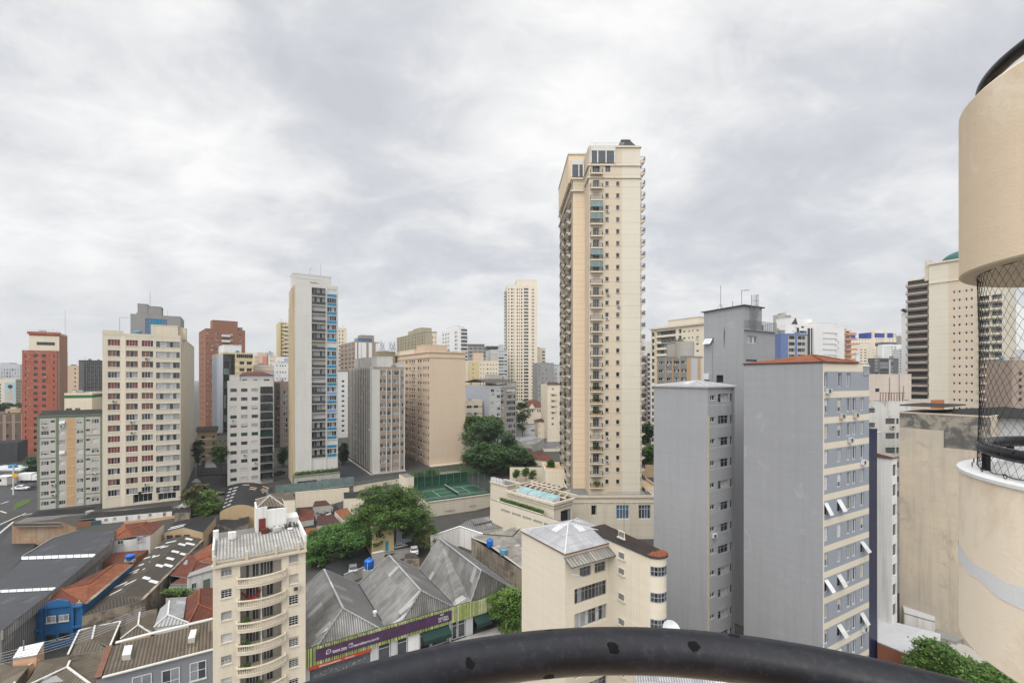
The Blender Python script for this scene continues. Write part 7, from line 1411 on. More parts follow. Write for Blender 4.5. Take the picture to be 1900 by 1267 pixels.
# red tile complex left of balcony house
t, L = lowb('tiled_house', 'old red tiled house with patched hips left of the cream balcony house', 'house', [
 [Z4(1085, 572, 5.2), Z4(1205, 590, 5.2), Z4(1265, 478, 6.4), Z4(1235, 445, 6.4), Z4(1190, 440, 5.8), 'tile_red'], [Z4(1095, 630, 4.6), Z4(1200, 628, 4.6), Z4(1360, 525, 5.4), Z4(1360, 440, 6.6), Z4(1260, 480, 6.6), Z4(1205, 560, 5.0), 'tile_red'], [Z4(1235, 445, 6.4), Z4(1360, 370, 6.6), Z4(1366, 500, 6.2), Z4(1262, 482, 6.4), 'tile_orange']], 'whitewash')
walls(t, L, [Z4(1095, 632, 4.5), Z4(1200, 630, 4.5), Z4(1360, 530, 5.2), Z4(1362, 372, 6), Z4(1190, 442, 5.6), Z4(1085, 574, 5.1)], 'concrete')
t, L = lowb('white_house', 'white two storey house with a green shutter against the cream balcony house', 'house', [[Z4(1198, 588, 6.6), Z4(1362, 540, 6.6), Z4(1375, 500, 6.6), Z4(1215, 560, 6.6), 'concrete']], 'whitewash'); wa, wb = Z4(1198, 590, 6.5), Z4(1375, 538, 6.5); walls(t, L, [wa, wb, Z4(1375, 505, 6.5), Z4(1215, 562, 6.5)], 'whitewash'); wallwin(t, L, wa, wb, [(355, 1082, 364.5, 1093.5)], WHd); wallwin(t, L, wa, wb, [(377, 1076, 389.5, 1095)], wst(2, 'frame_dark', .06, ('leafg',)) if False else wst(2, 'greygreen', .06, ('greygreen',)))
t, L = lowb('plant_terrace', 'small overgrown terrace between the long shed and the white house', 'terrace', [[Z4(1070, 690, 4.2), Z4(1200, 680, 4.2), Z4(1200, 640, 4.2), Z4(1085, 645, 4.2), 'roofdeck']], 'mortar'); walls(t, L, [Z4(1062, 720, 4.2), Z4(1200, 712, 4.2), Z4(1200, 640, 4.2), Z4(1085, 645, 4.2)], 'mortar'); c = L(Z4(1140, 680, 4.6))
bush('plants', t, c, (3.0, .9, .6), 500, 77, 'leaf_mid', .25)
# hip roofs bottom left
def hipseg(name, label, planes, m, wallring, wm, ridges=(), cat='house', roofm=None, caps='offwhite'):
 t, L = lowb(name, label, cat, planes, wm, roofm=m); walls(t, L, wallring, wm)
 for r in ridges: ridge(t, L, r, caps, .2)
 return t, L
hipseg('hip_roof_house', 'house with pale whitish corrugated hip roof and white ridge caps', [[Z4(985, 910, 5.2), Z4(1075, 830, 7.1), Z4(1085, 740, 7.1), Z4(1025, 790, 5.2)], [Z4(1075, 830, 7.1), Z4(1175, 850, 5.6), Z4(1195, 715, 5.2), Z4(1085, 740, 7.1)], [Z4(985, 910, 5.2), Z4(1210, 882, 5.2), Z4(1075, 830, 7.1)]], 'corr_light', [Z4(985, 914, 5.1), Z4(1210, 888, 5.1), Z4(1195, 715, 5.1), Z4(1025, 792, 5.1)], 'offwhite', [[Z4(985, 910, 5.2), Z4(1075, 830, 7.1), Z4(1210, 882, 5.2)], [Z4(1075, 830, 7.1), Z4(1085, 740, 7.1)]])
hipseg('hip_roof_house', 'house with dark red tiled hip roof tucked against the cream balcony house', [[Z4(1175, 845, 5.2), Z4(1270, 765, 7.0), Z4(1280, 660, 7.0), Z4(1195, 720, 5.2)], [Z4(1270, 765, 7.0), Z4(1366, 800, 5.4), Z4(1370, 655, 5.4), Z4(1280, 660, 7.0)], [Z4(1175, 845, 5.2), Z4(1205, 890, 4.9), Z4(1366, 862, 4.9), Z4(1366, 800, 5.4), Z4(1270, 765, 7.0)]], 'tile_red', [Z4(1205, 894, 4.8), Z4(1366, 866, 4.8), Z4(1370, 655, 4.8), Z4(1195, 722, 4.8)], 'oldwall', [[Z4(1205, 890, 5.0), Z4(1270, 765, 7.0), Z4(1366, 800, 5.4)], [Z4(1270, 765, 7.0), Z4(1280, 660, 7.0)]], caps='tile_orange')
hipseg('hip_roof_house', 'house with brown hip roof edged in white caps beside the pale roofed one', [[Z4(770, 985, 4.8), Z4(885, 895, 6.6), Z4(895, 815, 6.6), Z4(810, 850, 4.8)], [Z4(885, 895, 6.6), Z4(985, 935, 5.2), Z4(1008, 785, 5.2), Z4(895, 815, 6.6)], [Z4(770, 985, 4.8), Z4(965, 945, 4.8), Z4(885, 895, 6.6)]], 'corr_brown', [Z4(770, 989, 4.7), Z4(965, 949, 4.7), Z4(1008, 788, 4.9), Z4(810, 853, 4.7)], 'tanwall', [[Z4(770, 985, 4.8), Z4(885, 895, 6.6), Z4(965, 945, 4.8)], [Z4(885, 895, 6.6), Z4(895, 815, 6.6)]])
hipseg('hip_roof_house', 'house with a brown hip roof framed by a white parapet in the lower left', [[Z4(448, 1088, 5.2), Z4(590, 985, 6.8), Z4(608, 900, 6.8), Z4(515, 930, 5.2)], [Z4(590, 985, 6.8), Z4(700, 1030, 5.4), Z4(765, 880, 5.4), Z4(608, 900, 6.8)], [Z4(448, 1088, 5.2), Z4(685, 1045, 5.2), Z4(590, 985, 6.8)]], 'corr_brown', [Z4(440, 1092, 5.1), Z4(690, 1050, 5.1), Z4(772, 872, 5.1), Z4(505, 930, 5.1)], 'oldwall', [[Z4(435, 1085, 5.5), Z4(508, 930, 5.7), Z4(772, 872, 5.7), Z4(705, 1030, 5.6)], [Z4(590, 985, 6.8), Z4(608, 900, 6.8)]])
hipseg('hip_roof_house', 'lowest left house with big brown corrugated roof dotted with white caps', [[Z4(250, 1125, 7.0), Z4(445, 1090, 5.6), Z4(430, 1165, 7.2), Z4(205, 1215, 6.4)], [Z4(205, 1215, 6.4), Z4(430, 1165, 7.2), Z4(600, 1290, 5.6), Z4(100, 1350, 5.6)], [Z4(430, 1165, 7.2), Z4(445, 1130, 6.6), Z4(655, 1105, 5.6), Z4(640, 1270, 5.4), Z4(600, 1290, 5.6)]], 'corr_brown', [Z4(100, 1352, 5.4), Z4(600, 1294, 5.4), Z4(660, 1110, 5.4), Z4(250, 1128, 5.4)], 'oldwall', [[Z4(600, 1290, 5.7), Z4(430, 1165, 7.2), Z4(160, 1290, 6.2)], [Z4(430, 1165, 7.2), Z4(448, 1125, 6.7)]])
hipseg('hip_roof_house', 'brown corrugated roof at the extreme lower left corner', [[Z4(-60, 1110, 5.4), Z4(80, 1160, 6.7), Z4(190, 1150, 6.7), Z4(40, 1330, 5.0), Z4(-150, 1330, 5.0)]], 'corr_brown', [Z4(-150, 1332, 4.9), Z4(40, 1332, 4.9), Z4(190, 1152, 5.4), Z4(-60, 1112, 5.3)], 'oldwall', [[Z4(40, 1330, 5.1), Z4(190, 1150, 6.1), Z4(250, 1120, 6.1)]])
t, L = lowb('plaster_wall', 'old graffiti-marked plaster wall in front of the long brown shed', 'wall', [[Z4(480, 880, 3.2), Z4(905, 790, 3.2), Z4(908, 786, 3.2), Z4(483, 876, 3.2), 'oldwall']], 'oldwall'); walls(t, L, [Z4(480, 880, 3.2), Z4(905, 790, 3.2), Z4(908, 786, 3.2), Z4(483, 876, 3.2)], 'ruin')
A, Bq = Vector(L(Z4(600, 890, 2.3))), Vector(L(Z4(780, 852, 2.3))); dr = (Bq - A).normalized(); q = MB(); g = random.Random(8)
for k in range(22): p = A.lerp(Bq, k / 22) + Vector((0, -.15, 0)); q.beam(p, p + dr * g.uniform(-.25, .35) + Vector((0, -.02, g.uniform(-.7, -.3))), .08, 'frame_dark')
q.build('scribble', t)
# peach box with white roof
t, L = lowb('roof_room', 'peach rooftop room with a white slab roof in the lower left', 'roof room', [[Z4(80, 1108, 6.6), Z4(125, 1035, 6.6), Z4(285, 1000, 6.6), Z4(235, 1085, 6.6), 'patchwhite']], 'peachbox', base=3); walls(t, L, [Z4(82, 1110, 6.5), Z4(234, 1088, 6.5), Z4(283, 1003, 6.5), Z4(127, 1037, 6.5)], 'peachbox', z0=0); p = L(Z4(152, 1060, 6.6)); q = MB(); q.tube([p, (p[0], p[1], p[2] + 1.3)], .07, 'metal_grey', 8); q.build('vent_pipe', t)
# big corrugated roof with grey wall
t, L = lowb('grey_store', 'grey walled building with a long brown corrugated roof and two square skylights', 'commercial building', [[Z4(655, 1232, 7.6), Z4(718, 1030, 9.2), Z4(1366, 868, 9.2), Z4(1366, 1050, 7.6), 'corr_brown']], 'greystore')
wa, wb = Z4(618, 1240, 7.5), Z4(1368, 1056, 7.5); walls(t, L, [wa, wb, Z4(1366, 872, 9.1), Z4(716, 1034, 9.1)], 'greystore')
wallwin(t, L, wa, wb, [(352, 1230, 383, 1264), (300, 1244, 334, 1290), (245, 1256, 282, 1300)], wst(2, 'frame_white', .09, ('glass_light', 'glass_mid', 'glass_dark'), tr=0, bars=1), .05)
for x0, y0, x1, y1 in ((785, 1045, 850, 1108), (1208, 943, 1262, 1000)):
 P_ = [Vector(L(p)) for p in (Z4(x0 + 14, y0, 9.15), Z4(x1, y0 - 6, 9.15), Z4(x1 - 14, y1 - 6, 8.7), Z4(x0 - 4, y1, 8.7))]; q = MB(); q.prism([p + Vector((0, 0, .35)) for p in P_], [p - Vector((0, 0, .3)) for p in P_], 'sky_panel', 'mortar'); q.build('skylight', t)
ridge(t, L, [Z4(655, 1232, 7.7), Z4(1366, 1052, 7.7)], 'offwhite', .3, 'gutter'); ridge(t, L, [Z4(740, 1010, 9.3), Z4(980, 948, 9.3), Z4(1366, 855, 9.3)], 'offwhite', .5, 'parapet_cap'); ridge(t, L, [Z4(625, 1235, 7.8), Z4(700, 1030, 9.4)], 'rust', .6, 'rusty_gutter')
# cables across the blue house
t = thing('power_cables', 'bundle of thin overhead cables crossing in front of the blue house', 'cables', W(60, 1190, 7)); o0 = t.location
for k in range(5):
 q = MB(); a, b = Vector(W(0, 1212 + 5 * k, 7)) - o0, Vector(W(270, 1125 + 4 * k, 7.4)) - o0; q.tube([a.lerp(b, i / 8) - Vector((0, 0, .5 * math.sin(math.pi * i / 8))) for i in range(9)], .03, 'frame_grey', 4); q.build('cable', t)
t = thing('utility_pole', 'concrete utility pole at the right corner of the blue house', 'utility pole', (*W(147, 1195, 0)[:2], 0)); q = MB(); q.tube([(0, 0, 0), (0, 0, 6.6)], .16, 'mortar', 8, r2=.1); q.build('pole', t); q = MB(); q.box(-.35, .35, -.06, .06, 6.2, 6.3, 'mortar'); q.build('crossarm', t)
# == cream balcony house
B = Bld('balcony_house', 'cream apartment house with curved balustrade balconies and a white stair room on its roof', 'apartment house', 395, 52.4, 1043, xr=567, d=10.4, wall='cream', base=0, par=0)
Yf = lambda v: 880 + v * .3054
Xf = lambda v: 370 + v * .3054
Wk = wst(3, 'frame_white', .05, ('glass_dark', 'glass_dark'), .66, ('blind_white', 'blind_beige', 'blind_grey'), bars=3, sill='cornice', partial=.35)
W24a = B.rows('F', Xf(164), Yf(563), Yf(617), 41.0, 9); W24b = B.rows('F', Xf(571), Yf(479), Yf(538), 38.8, 9)
B.win('F', cols(Xf, (131, 198)), W24a, Wk, .25); B.win('F', cols(Xf, (544, 602)), W24b, Wk, .25)
ua, ub = B.sx('F', Xf(248)), B.sx('F', Xf(500)); zf_ = [B.zz('F', Xf(370), Yf(628 - 8)) - 2.62 * i for i in range(9)]
u_c = (ua + ub) / 2; bal = []
Wdoor = wst(4, 'blind_grey', .09, ('glass_dark', 'glass_mid', 'blind_grey', 'glass_mid', 'glass_dark'), bars=0); fl = (B.zz('F', Xf(250), Yf(770)) - B.zz('F', Xf(250), Yf(905)))
zf_ = [B.zz('F', Xf(370), Yf(640)) - fl * i for i in range(9)]
for i, z_ in enumerate(zf_):
 if z_ < .3: continue
 h_ = min(fl - .55, B.H - z_ - .75); B.holes['F'].append((ua, ub, z_, z_ + h_, 1.4, 'cream', 'mortar'))
B.finish(False)
wdm = []
for k in range(4):
 mb = MB(); win_geo(mb, 1.5, 2.0, Wdoor, random.Random(k + 3)); wdm.append(mb.mesh('door'))
Lb = ub - ua; Rr_ = 9.0
def bal_mesh():
 a = MB(); n = 14; pts = []
 for i in range(n + 1): u = -.35 + (Lb + .7) * i / n; v = -.35 - .75 * (1 - ((u - Lb / 2) / (Lb / 2 + .35)) ** 2); pts.append((u, v))
 ring = [(-.35, 0)] + pts + [(Lb + .35, 0)]; a.prism([(x, y, .0) for x, y in ring], -.32, 'cream', 'cream')
 b = MB()
 for p, q_ in zip(pts, pts[1:]):
  b.beam((*p, .80), (*q_, .80), .2, 'cream', .12); b.beam((*p, .06), (*q_, .06), .16, 'cream', .12)
 nb_ = 23
 for i in range(nb_):
  f = (i + .5) / nb_ * n; k = int(f); p, q_ = pts[k], pts[min(n, k + 1)]; x = p[0] + (q_[0] - p[0]) * (f - k); y = p[1] + (q_[1] - p[1]) * (f - k); b.tube([(x, y, .12), (x, y, .3), (x, y, .42), (x, y, .74)], .035, 'cream_light', 6, r2=.035)
  b.tube([(x, y, .2), (x, y, .42)], .075, 'cream_light', 6, r2=.05)
 for (x, y) in ((-.35, -.2), (Lb + .35, -.2)): b.box(x - .1, x + .1, y - .2, 0, 0.001, .9, 'cream')
 return a.mesh('balcony'), b.mesh('railing')
am, bm_ = bal_mesh()
for i, z_ in enumerate(zf_):
 if z_ < .3: continue
 o = link(am, 'balcony', B.root, (ua, -.003, z_)); link(bm_, 'railing', o)
 for k, u in enumerate((.55, Lb - 2.3)): x, y = ua + u, 1.36; link(wdm[(i * 2 + k) % 4], 'door', B.root, (x, y, z_ + .02))
 if i: q = MB(); q.box(u_c - .08, u_c + .08, .03, .2, 0, fl - .57, 'cream'); q.build('balcony_pillar', B.root, (0, 0, z_))
 if i in (2, 3, 4, 5): q = MB(); g = random.Random(i); bo = bush('balcony_plants', B.root, (ua + g.choice((.6, Lb - .9, Lb * .45)), -.35, z_ + .8), (.5, .25, .55), 150, i + 30, 'leaf_mid', .14)
q = MB(); zz_ = zf_[1]; pts = [(ua + .1 + i * (Lb * .48) / 10, -.1 + .3, zz_ + 1.5 - 1.0 * math.sin(math.pi * i / 10)) for i in range(11)]
for p, r_ in zip(pts, pts[1:]): q.face([(p[0], p[1] - .3, p[2]), (r_[0], r_[1] - .3, r_[2]), (r_[0], r_[1] + .3, r_[2] + .1), (p[0], p[1] + .3, p[2] + .1)], 'hammock')
o = q.build('hammock', None, (0, 0, 0)); o.location = (B.C[0], B.C[1], B.z0); o.rotation_euler = (0, 0, B.th); tag(o, 'red hammock slung across the second balcony of the cream house', 'hammock')
m = MB(); w_, d_, h_ = B.w, B.d, B.H
m.prism([(-.1, -.5, h_ - .35), (w_ + .1, -.5, h_ - .35), (w_ + .1, .4, h_ - .35), (-.1, .4, h_ - .35)], h_ - .62, 'cornice', 'cornice'); m.build('eave', B.root)
m = MB(); m.prism([(0, -.3, h_ + .05), (w_, -.3, h_ + .05), (w_, d_ * .62, h_ + .75), (0, d_ * .62, h_ + .75)], h_ - .05, 'corr_white', 'cornice'); m.prism([(0, d_ * .62, h_ + .3), (w_, d_ * .62, h_ + .3), (w_, d_, h_ + .3), (0, d_, h_ + .3)], h_ - .06, 'roofdeck', 'cornice'); m.build('roof', B.root)
m = MB()
for u in (0, w_ * .33, w_ * .645, w_ * .9, w_ - .25): m.box(u, u + .28, -.4, -.15, h_ - .3, h_ + .75, 'cornice')
for z_ in (.05, .3, .55): m.box(.1, w_ - .1, -.3, -.22, h_ + z_, h_ + z_ + .07, 'mortar')
m.box(-.12, .1, 1.0, d_ * .6, h_ - .1, h_ + 1.1, 'whitewash'); m.box(-.15, .45, d_ * .55, d_ * .62, h_, h_ + 1.9, 'whitewash'); m.box(w_ - .1, w_ + .14, .2, d_ * .95, h_ - .1, h_ + 1.3, 'whitewash'); m.build('parapet', B.root)
# stair room
ux0, ux1, ux2 = B.sx('F', 475, -6.6), B.sx('F', 496, -6.6), B.sx('F', 531, -6.6); zt_ = B.zz('F', 495, 940, -6.6)
m = MB(); m.box(ux0, ux1, 6.6, 10.3, h_ + .2, zt_, 'whitewash'); m.box(ux1 + .003, ux2, 6.3, 10.2, h_ + .2, zt_ - .4, 'whitewash'); m.box(ux2 + .003, ux2 + 1.6, 7.0, 9.5, h_ + .2, h_ + 1.9, 'whitewash'); so_ = m.build('stair_room', B.root)
m = MB(); dx0 = B.sx('F', 480, -6.6); m.box(dx0, dx0 + .8, 6.52, 6.59, h_ + .35, h_ + 2.45, 'wood_red'); m.build('door', so_)
m = MB(); m.box(ux1 + .6, ux1 + 1.3, 6.2, 6.29, h_ + .45, h_ + .8, 'panel_dark'); m.build('vent', so_)
m = MB(); zc_ = zt_ + .05; xm, ym = (ux0 + ux2) / 2, 9; e = [(ux0 + .15, 6.8, zc_), (ux2 - .1, 6.6, zc_ - .35), (ux2 - .1, 11.4, zc_ - .35), (ux0 + .15, 11.4, zc_)]; 
for i in range(4): m.face([e[i], e[(i + 1) % 4], (xm, ym, zc_ + .8)], 'corr_brown')
for i in range(4): m.beam(e[i], (xm, ym, zc_ + .83), .14, 'mortar')
m.box(ux0, ux2, 10.2, 11.6, h_ - 3, zc_ - .4, 'cream'); m.build('stair_room_roof', so_)
m = MB(); m.tube([(ux1 + .2, 9.5, zt_), (ux1 + .2, 9.5, zt_ + 1.9)], .12, 'metal_grey', 8); m.build('chimney', so_)
m = MB(); g = random.Random(2)
for k in range(34): x = g.uniform(B.sx('F', 500, -6), ux2 + 1.4); y = g.uniform(5.9, 6.4); z_ = h_ + .8; m.beam((x, y, z_), (x + g.uniform(-.5, .5), y + g.uniform(-.2, .2), z_ + g.uniform(.1, .7)), .09, 'frame_dark')
o = m.build('junk_pile', None); o.location = (B.C[0], B.C[1], B.z0); o.rotation_euler = (0, 0, B.th); tag(o, 'dark heap of discarded junk against the white stair room on the roof', 'junk pile')
for k, (u, v, c, lb) in enumerate(((1.9, 5.6, 'whitewash', 'white cistern box on the back edge of the corrugated roof'), (5.6, 5.9, 'tile_red', 'stack of red tiles near the stair room door'), (7.0, 5.8, 'curtain', 'crumpled white sacks beside the stair room door'))):
 m = MB(); s_ = .45; m.prism([(-s_, -s_ * .7, .9 if k == 0 else .55), (s_, -s_ * .7, .85 if k == 0 else .5), (s_ * .9, s_ * .7, .8 if k == 0 else .6), (-s_ * .9, s_ * .6, .9 if k == 0 else .5)], 0, c, c); m.box(-s_ * .5, s_ * .6, -s_ * .9, -s_ * .72, 0, .3, c); o = m.build('roof_clutter', None); x, y = B.wp(u, v); o.location = (x, y, B.z0 + h_ + .7); o.rotation_euler = (0, 0, B.th + .2 * k); tag(o, lb, 'clutter')
m = MB(); m.lathe([(.18, 0), (.35, 0), (.35, .12), (.18, .12), (.18, 0)], 'patchwhite', 16); o = m.build('tyre_ring', None); o.location = (*B.wp(8.6, 5.6), B.z0 + h_ + .75); tag(o, 'small white ring lying before the stair room', 'ring')
t, L = lowb('peach_annex', 'cream annex with a brown gutter roof behind the white stair room', 'annex', [[Q6(1170, 385, 9.5), Q6(1310, 375, 9.5), Q6(1275, 305, 9.5), Q6(1030, 320, 9.5), 'corr_brown']], 'cream'); walls(t, L, [Q6(1175, 388, 9.4), Q6(1310, 378, 9.4), Q6(1275, 308, 9.4), Q6(1030, 323, 9.4)], 'cream')
# == houses between balcony house and slab tower
t, L = lowb('boundary_wall', 'long cream boundary wall in front of the slab tower garden', 'wall', [[(548, 914, 5.4), (648, 905, 5.4), (647.8, 904, 5.4), (548, 913, 5.4), 'cornice']], 'peach', 0); walls(t, L, [(548, 914.5, 5.4), (648, 905.5, 5.4), (648, 904, 5.4), (548, 913, 5.4)], 'cream')
t, L = lowb('glass_fence', 'long translucent green glass fence below the slab tower', 'fence', [[(512, 917.5, 4.9), (655, 899, 4.9), (655, 898.8, 4.9), (512, 917.3, 4.9), 'mortar']], 'mortar', 0)
t2, L2 = lowb('boundary_wall', 'low cream wall below the ribbed block, right of the glass fence', 'wall', [[(656, 903, 5.2), (757, 886, 5.2), (757, 885, 5.2), (656, 902, 5.2), 'cornice']], 'cream'); walls(t2, L2, [(656, 903, 5.2), (757, 886, 5.2), (757, 885, 5.2), (656, 902, 5.2)], 'cream', z0=-1); q = MB(); A, Bq = Vector(L2((656, 902.5, 5.2))), Vector(L2((757, 885.5, 5.2)))
for i in range(41): a = A.lerp(Bq, i / 40); q.beam(a, a + Vector((0, 0, 1.2)), .06, 'metal_grey')
q.beam(A + Vector((0, 0, 1.2)), Bq + Vector((0, 0, 1.2)), .08, 'metal_grey'); q.build('railing', t2)
A, Bq = Vector(L((512, 917, 5.0))), Vector(L((657, 898, 5.0))); q = MB(); n = 12
for i in range(n): a, b = A.lerp(Bq, i / n), A.lerp(Bq, (i + .97) / n); q.face([a, b, b + Vector((0, 0, 2.6)), a + Vector((0, 0, 2.6))], 'glass_green'); q.beam(a, a + Vector((0, 0, 2.7)), .12, 'metal_grey')
q.build('glass_panel', t)
for nm, lb, pl, mt in (
 ('tiled_house', 'red tiled gable roof just right of the white stair room', [[Q6(1330, 620, 4.2), Q6(1510, 590, 4.2), Q6(1515, 500, 6), Q6(1375, 465, 6.0)], ], 'tile_red'),
 ('tiled_house', 'dark red tiled roof strewn with white debris', [[Q6(1540, 660, 4.2), Q6(1800, 640, 4.2), Q6(1720, 540, 5.6), Q6(1545, 560, 5.6)]], 'tile_dark'),
 ('tiled_house', 'small red roof beneath the boundary wall with broken tiles', [[Q6(1500, 460, 5.4), Q6(1690, 440, 5.4), Q6(1640, 390, 6.4), Q6(1520, 400, 6.4)]], 'tile_dark'),
 ('tiled_house', 'orange-red roof patch half hidden by the fern-leaved trees', [[Q6(1420, 800, 4.2), Q6(1500, 790, 4.2), Q6(1545, 680, 5.4), Q6(1420, 690, 5.4)]], 'tile_orange')):
 t, L = lowb(nm, lb, 'house', pl, 'oldwall', roofm=mt); walls(t, L, pl[0], 'mortar')
t, L = lowb('low_house', 'small house with a dark flat roof and cream side next to the boundary wall', 'house', [[Q7(205, 340, 5.6), Q7(400, 330, 5.6), Q7(400, 270, 5.6), Q7(200, 280, 5.6), 'blackroof']], 'cream'); walls(t, L, [Q7(205, 345, 5.5), Q7(400, 335, 5.5), Q7(400, 272, 5.5), Q7(195, 282, 5.5)], 'cream')
t, L = lowb('low_house', 'small house with a bright orange tile roof beside the big tree', 'house', [[Q7(110, 462, 4.6), Q7(195, 545, 4.6), Q7(290, 510, 5.6), Q7(230, 430, 5.6), 'tile_orange']], 'cream'); walls(t, L, [Q7(110, 466, 4.5), Q7(195, 550, 4.5), Q7(290, 512, 5.5), Q7(230, 432, 5.5)], 'cream_light')
t, L = lowb('rubble_roof', 'black roof crowded with rubble and satellite clutter near the boundary wall', 'shed', [[Q6(1320, 470, 3.6), Q6(1760, 440, 3.6), Q6(1850, 640, 3.0), Q6(1800, 720, 2.6), Q6(1350, 720, 2.6), 'blackroof']], 'oldwall'); walls(t, L, [Q6(1350, 722, 2.6), Q6(1800, 722, 2.6), Q6(1850, 642, 3.0), Q6(1760, 442, 3.6), Q6(1320, 472, 3.6)], 'oldwall'); q = MB(); g = random.Random(6)
for k in range(60): c = Vector(L(Q6(g.uniform(1480, 1700), g.uniform(460, 620), 4.2))); q.box(c.x, c.x + g.uniform(.2, .9), c.y, c.y + g.uniform(.2, .6), c.z - .6, c.z + g.uniform(.1, .7), g.choice(('mortar', 'offwhite', 'charcoal', 'metal_grey')))
q.build('rubble', t)
# == market hall with three hipped sheds
ML = hit(M0, a_, 967); D_ = 17.0
mkt = thing('market_hall', 'market hall with three grey hipped sheds behind a lime striped purple sign fascia', 'market hall', (*M0, 0), math.pi / 2 - GN)
def msx(px_, t_=0): o = mk(0, t_); return hit(o, a_, px_)
v0, v1, v2, v3 = 0, msx(718.6), msx(851), ML
for i, (s0, s1) in enumerate(((v0, v1), (v1, v2), (v2, v3))):
 sm_ = (s0 + s1) / 2; pxr, pyr = ((601, 1056), (722.5, 1030), (815, 998))[i]
 sr = hit(mk(0, D_), a_, pxr); yr = mk(sr, D_)[1]; zr2 = zpx(pyr, yr)
 fx, fy = ((636, 1133), (781, 1096), (900, 1066))[i]; tt = 0
 best = min((abs(hit(mk(0, t_ / 10), a_, fx) - sr), t_ / 10) for t_ in range(0, 120)); th_ = best[1]
 ez = 4.5; q = MB(); A, Bb, C_, Dd = (s0, 0.35, ez), (s1, 0.35, ez), (s1, D_, ez), (s0, D_, ez); r0, r1 = (sr, th_, zr2), (sr, D_, zr2)
 cl, cr_ = ((590, 704), (747.5, 842), (876, 954.6))[i]; cl, cr_ = msx(cl), msx(cr_); K1, K2 = (cl, .36, 5.08), (cr_, .36, 5.08)
 q.face([K1, K2, r0], 'corr_silver'); q.face([K2, Bb, C_, r1, r0], 'corr_grey'); q.face([Dd, A, K1, r0, r1], 'corr_silver'); q.face([C_, Dd, r1], 'concrete'); q.face([A, Dd, C_, Bb], 'concrete'); ro = q.build('roof', mkt)  # lit and shaded slopes put into colour: silver left and front, grey right
 q = MB()
 for a, b in ((K1, r0), (K2, r0), (r0, r1)): q.beam((a[0], a[1], a[2] + .05), (b[0], b[1], b[2] + .05), .32, 'corr_light', .12)
 q.beam((Dd[0], Dd[1], Dd[2] + .05), (r1[0], r1[1], r1[2] + .05), .2, 'concrete', .2); q.beam((C_[0], C_[1], C_[2] + .05), (r1[0], r1[1], r1[2] + .05), .2, 'concrete', .2); q.build('ridge_cap', ro)
q = MB(); q.box(0, ML, 3.0, D_ - .1, 0, 4.58, 'charcoal'); q.build('wall', mkt)
zt_, zb_f = 5.2, 2.9
q = MB(); q.box(0, ML, -.1, .3, zb_f, zt_, 'stripe_dark'); g = random.Random(12); u = .05
while u < ML - .3: w_ = g.choice((.12, .16, .28)); q.box(u, min(u + w_, ML), -.18 - g.random() * .03, -.102, zb_f + .02, zt_ - .02 + g.random() * .1, 'stripe_lime' if g.random() < .6 else 'stripe_pale'); u += w_ + g.choice((.07, .1, .16))
q.build('striped_fascia', mkt)
s0, s1 = msx(585), msx(836); bz0, bz1 = zb_f + .55, zt_ - .25
q = MB(); q.box(s0, s1, -.30, -.24, bz0, bz1, 'purple')
for k in range(1, 9): u = s0 + (s1 - s0) * k / 9; q.box(u - .015, u + .015, -.306, -.301, bz0, bz1, 'charcoal')
bn = q.build('banner', mkt)
def text(body, size, loc, parent, m, ang=0, name='lettering', ext=.01, align='LEFT', rot=None, scale=None, width=None):
 c = bpy.data.curves.new(name, 'FONT'); c.body = body; c.size = size; c.extrude = ext; c.align_x = align; c.space_line = .85
 o = bpy.data.objects.new(name, c); S.collection.objects.link(o); bpy.context.view_layer.update()
 dg = bpy.context.evaluated_depsgraph_get(); me = bpy.data.meshes.new_from_object(o.evaluated_get(dg)); bpy.data.objects.remove(o); me.materials.clear(); me.materials.append(mat(m))
 o = bpy.data.objects.new(name, me); S.collection.objects.link(o); o.parent = parent; o.location = loc; o.rotation_euler = rot or (R(90), 0, ang)
 if width: k = width / max(.01, o.dimensions.x if o.dimensions.x else 1); bpy.context.view_layer.update(); xs = [v.co.x for v in me.vertices]; k = width / (max(xs) - min(xs)); o.scale = (k, 1, 1)
 return o
def ringmesh(mb, cx, cz, r, w_, m, y, n=20):
 for i in range(n): a, b = 2 * math.pi * i / n, 2 * math.pi * (i + 1) / n; mb.face([(cx + r * math.cos(a), y, cz + r * math.sin(a)), (cx + r * math.cos(b), y, cz + r * math.sin(b)), (cx + (r - w_) * math.cos(b), y, cz + (r - w_) * math.sin(b)), (cx + (r - w_) * math.cos(a), y, cz + (r - w_) * math.sin(a))], m)
u1 = msx(606); q = MB(); zc_ = bz0 + .62; ringmesh(q, u1 + .2, zc_ + .2, .30, .06, 'signwhite', -.315); q.face([(u1 - .08, -.315, zc_ + .06), (u1 + .08, -.315, zc_ - .06), (u1 - .12, -.315, zc_ - .12)], 'signwhite'); q.beam((u1 + .1, -.315, zc_ + .3), (u1 + .3, -.315, zc_ + .1), .07, 'signwhite', .02); q.build('phone_emblem', bn)
text('93009-2000', .5, (msx(616), -.31, bz0 + .42), bn, 'signwhite', width=msx(642.5) - msx(616))
u2 = msx(646.5); q = MB()
for a, b in (((0, 0), (.5, 0)), ((.5, 0), (.5, .5)), ((.5, .5), (0, .5)), ((0, .5), (0, 0)), ((0, .36), (.5, .36)), ((.28, .1), (.42, .25))): q.beam((u2 + a[0], -.315, zc_ - .1 + a[1]), (u2 + b[0], -.315, zc_ - .1 + b[1]), .05, 'signwhite', .02)
q.build('screen_emblem', bn); text('naturaldaterra.com.br', .5, (msx(655), -.31, bz0 + .45), bn, 'signwhite', width=msx(702) - msx(655))
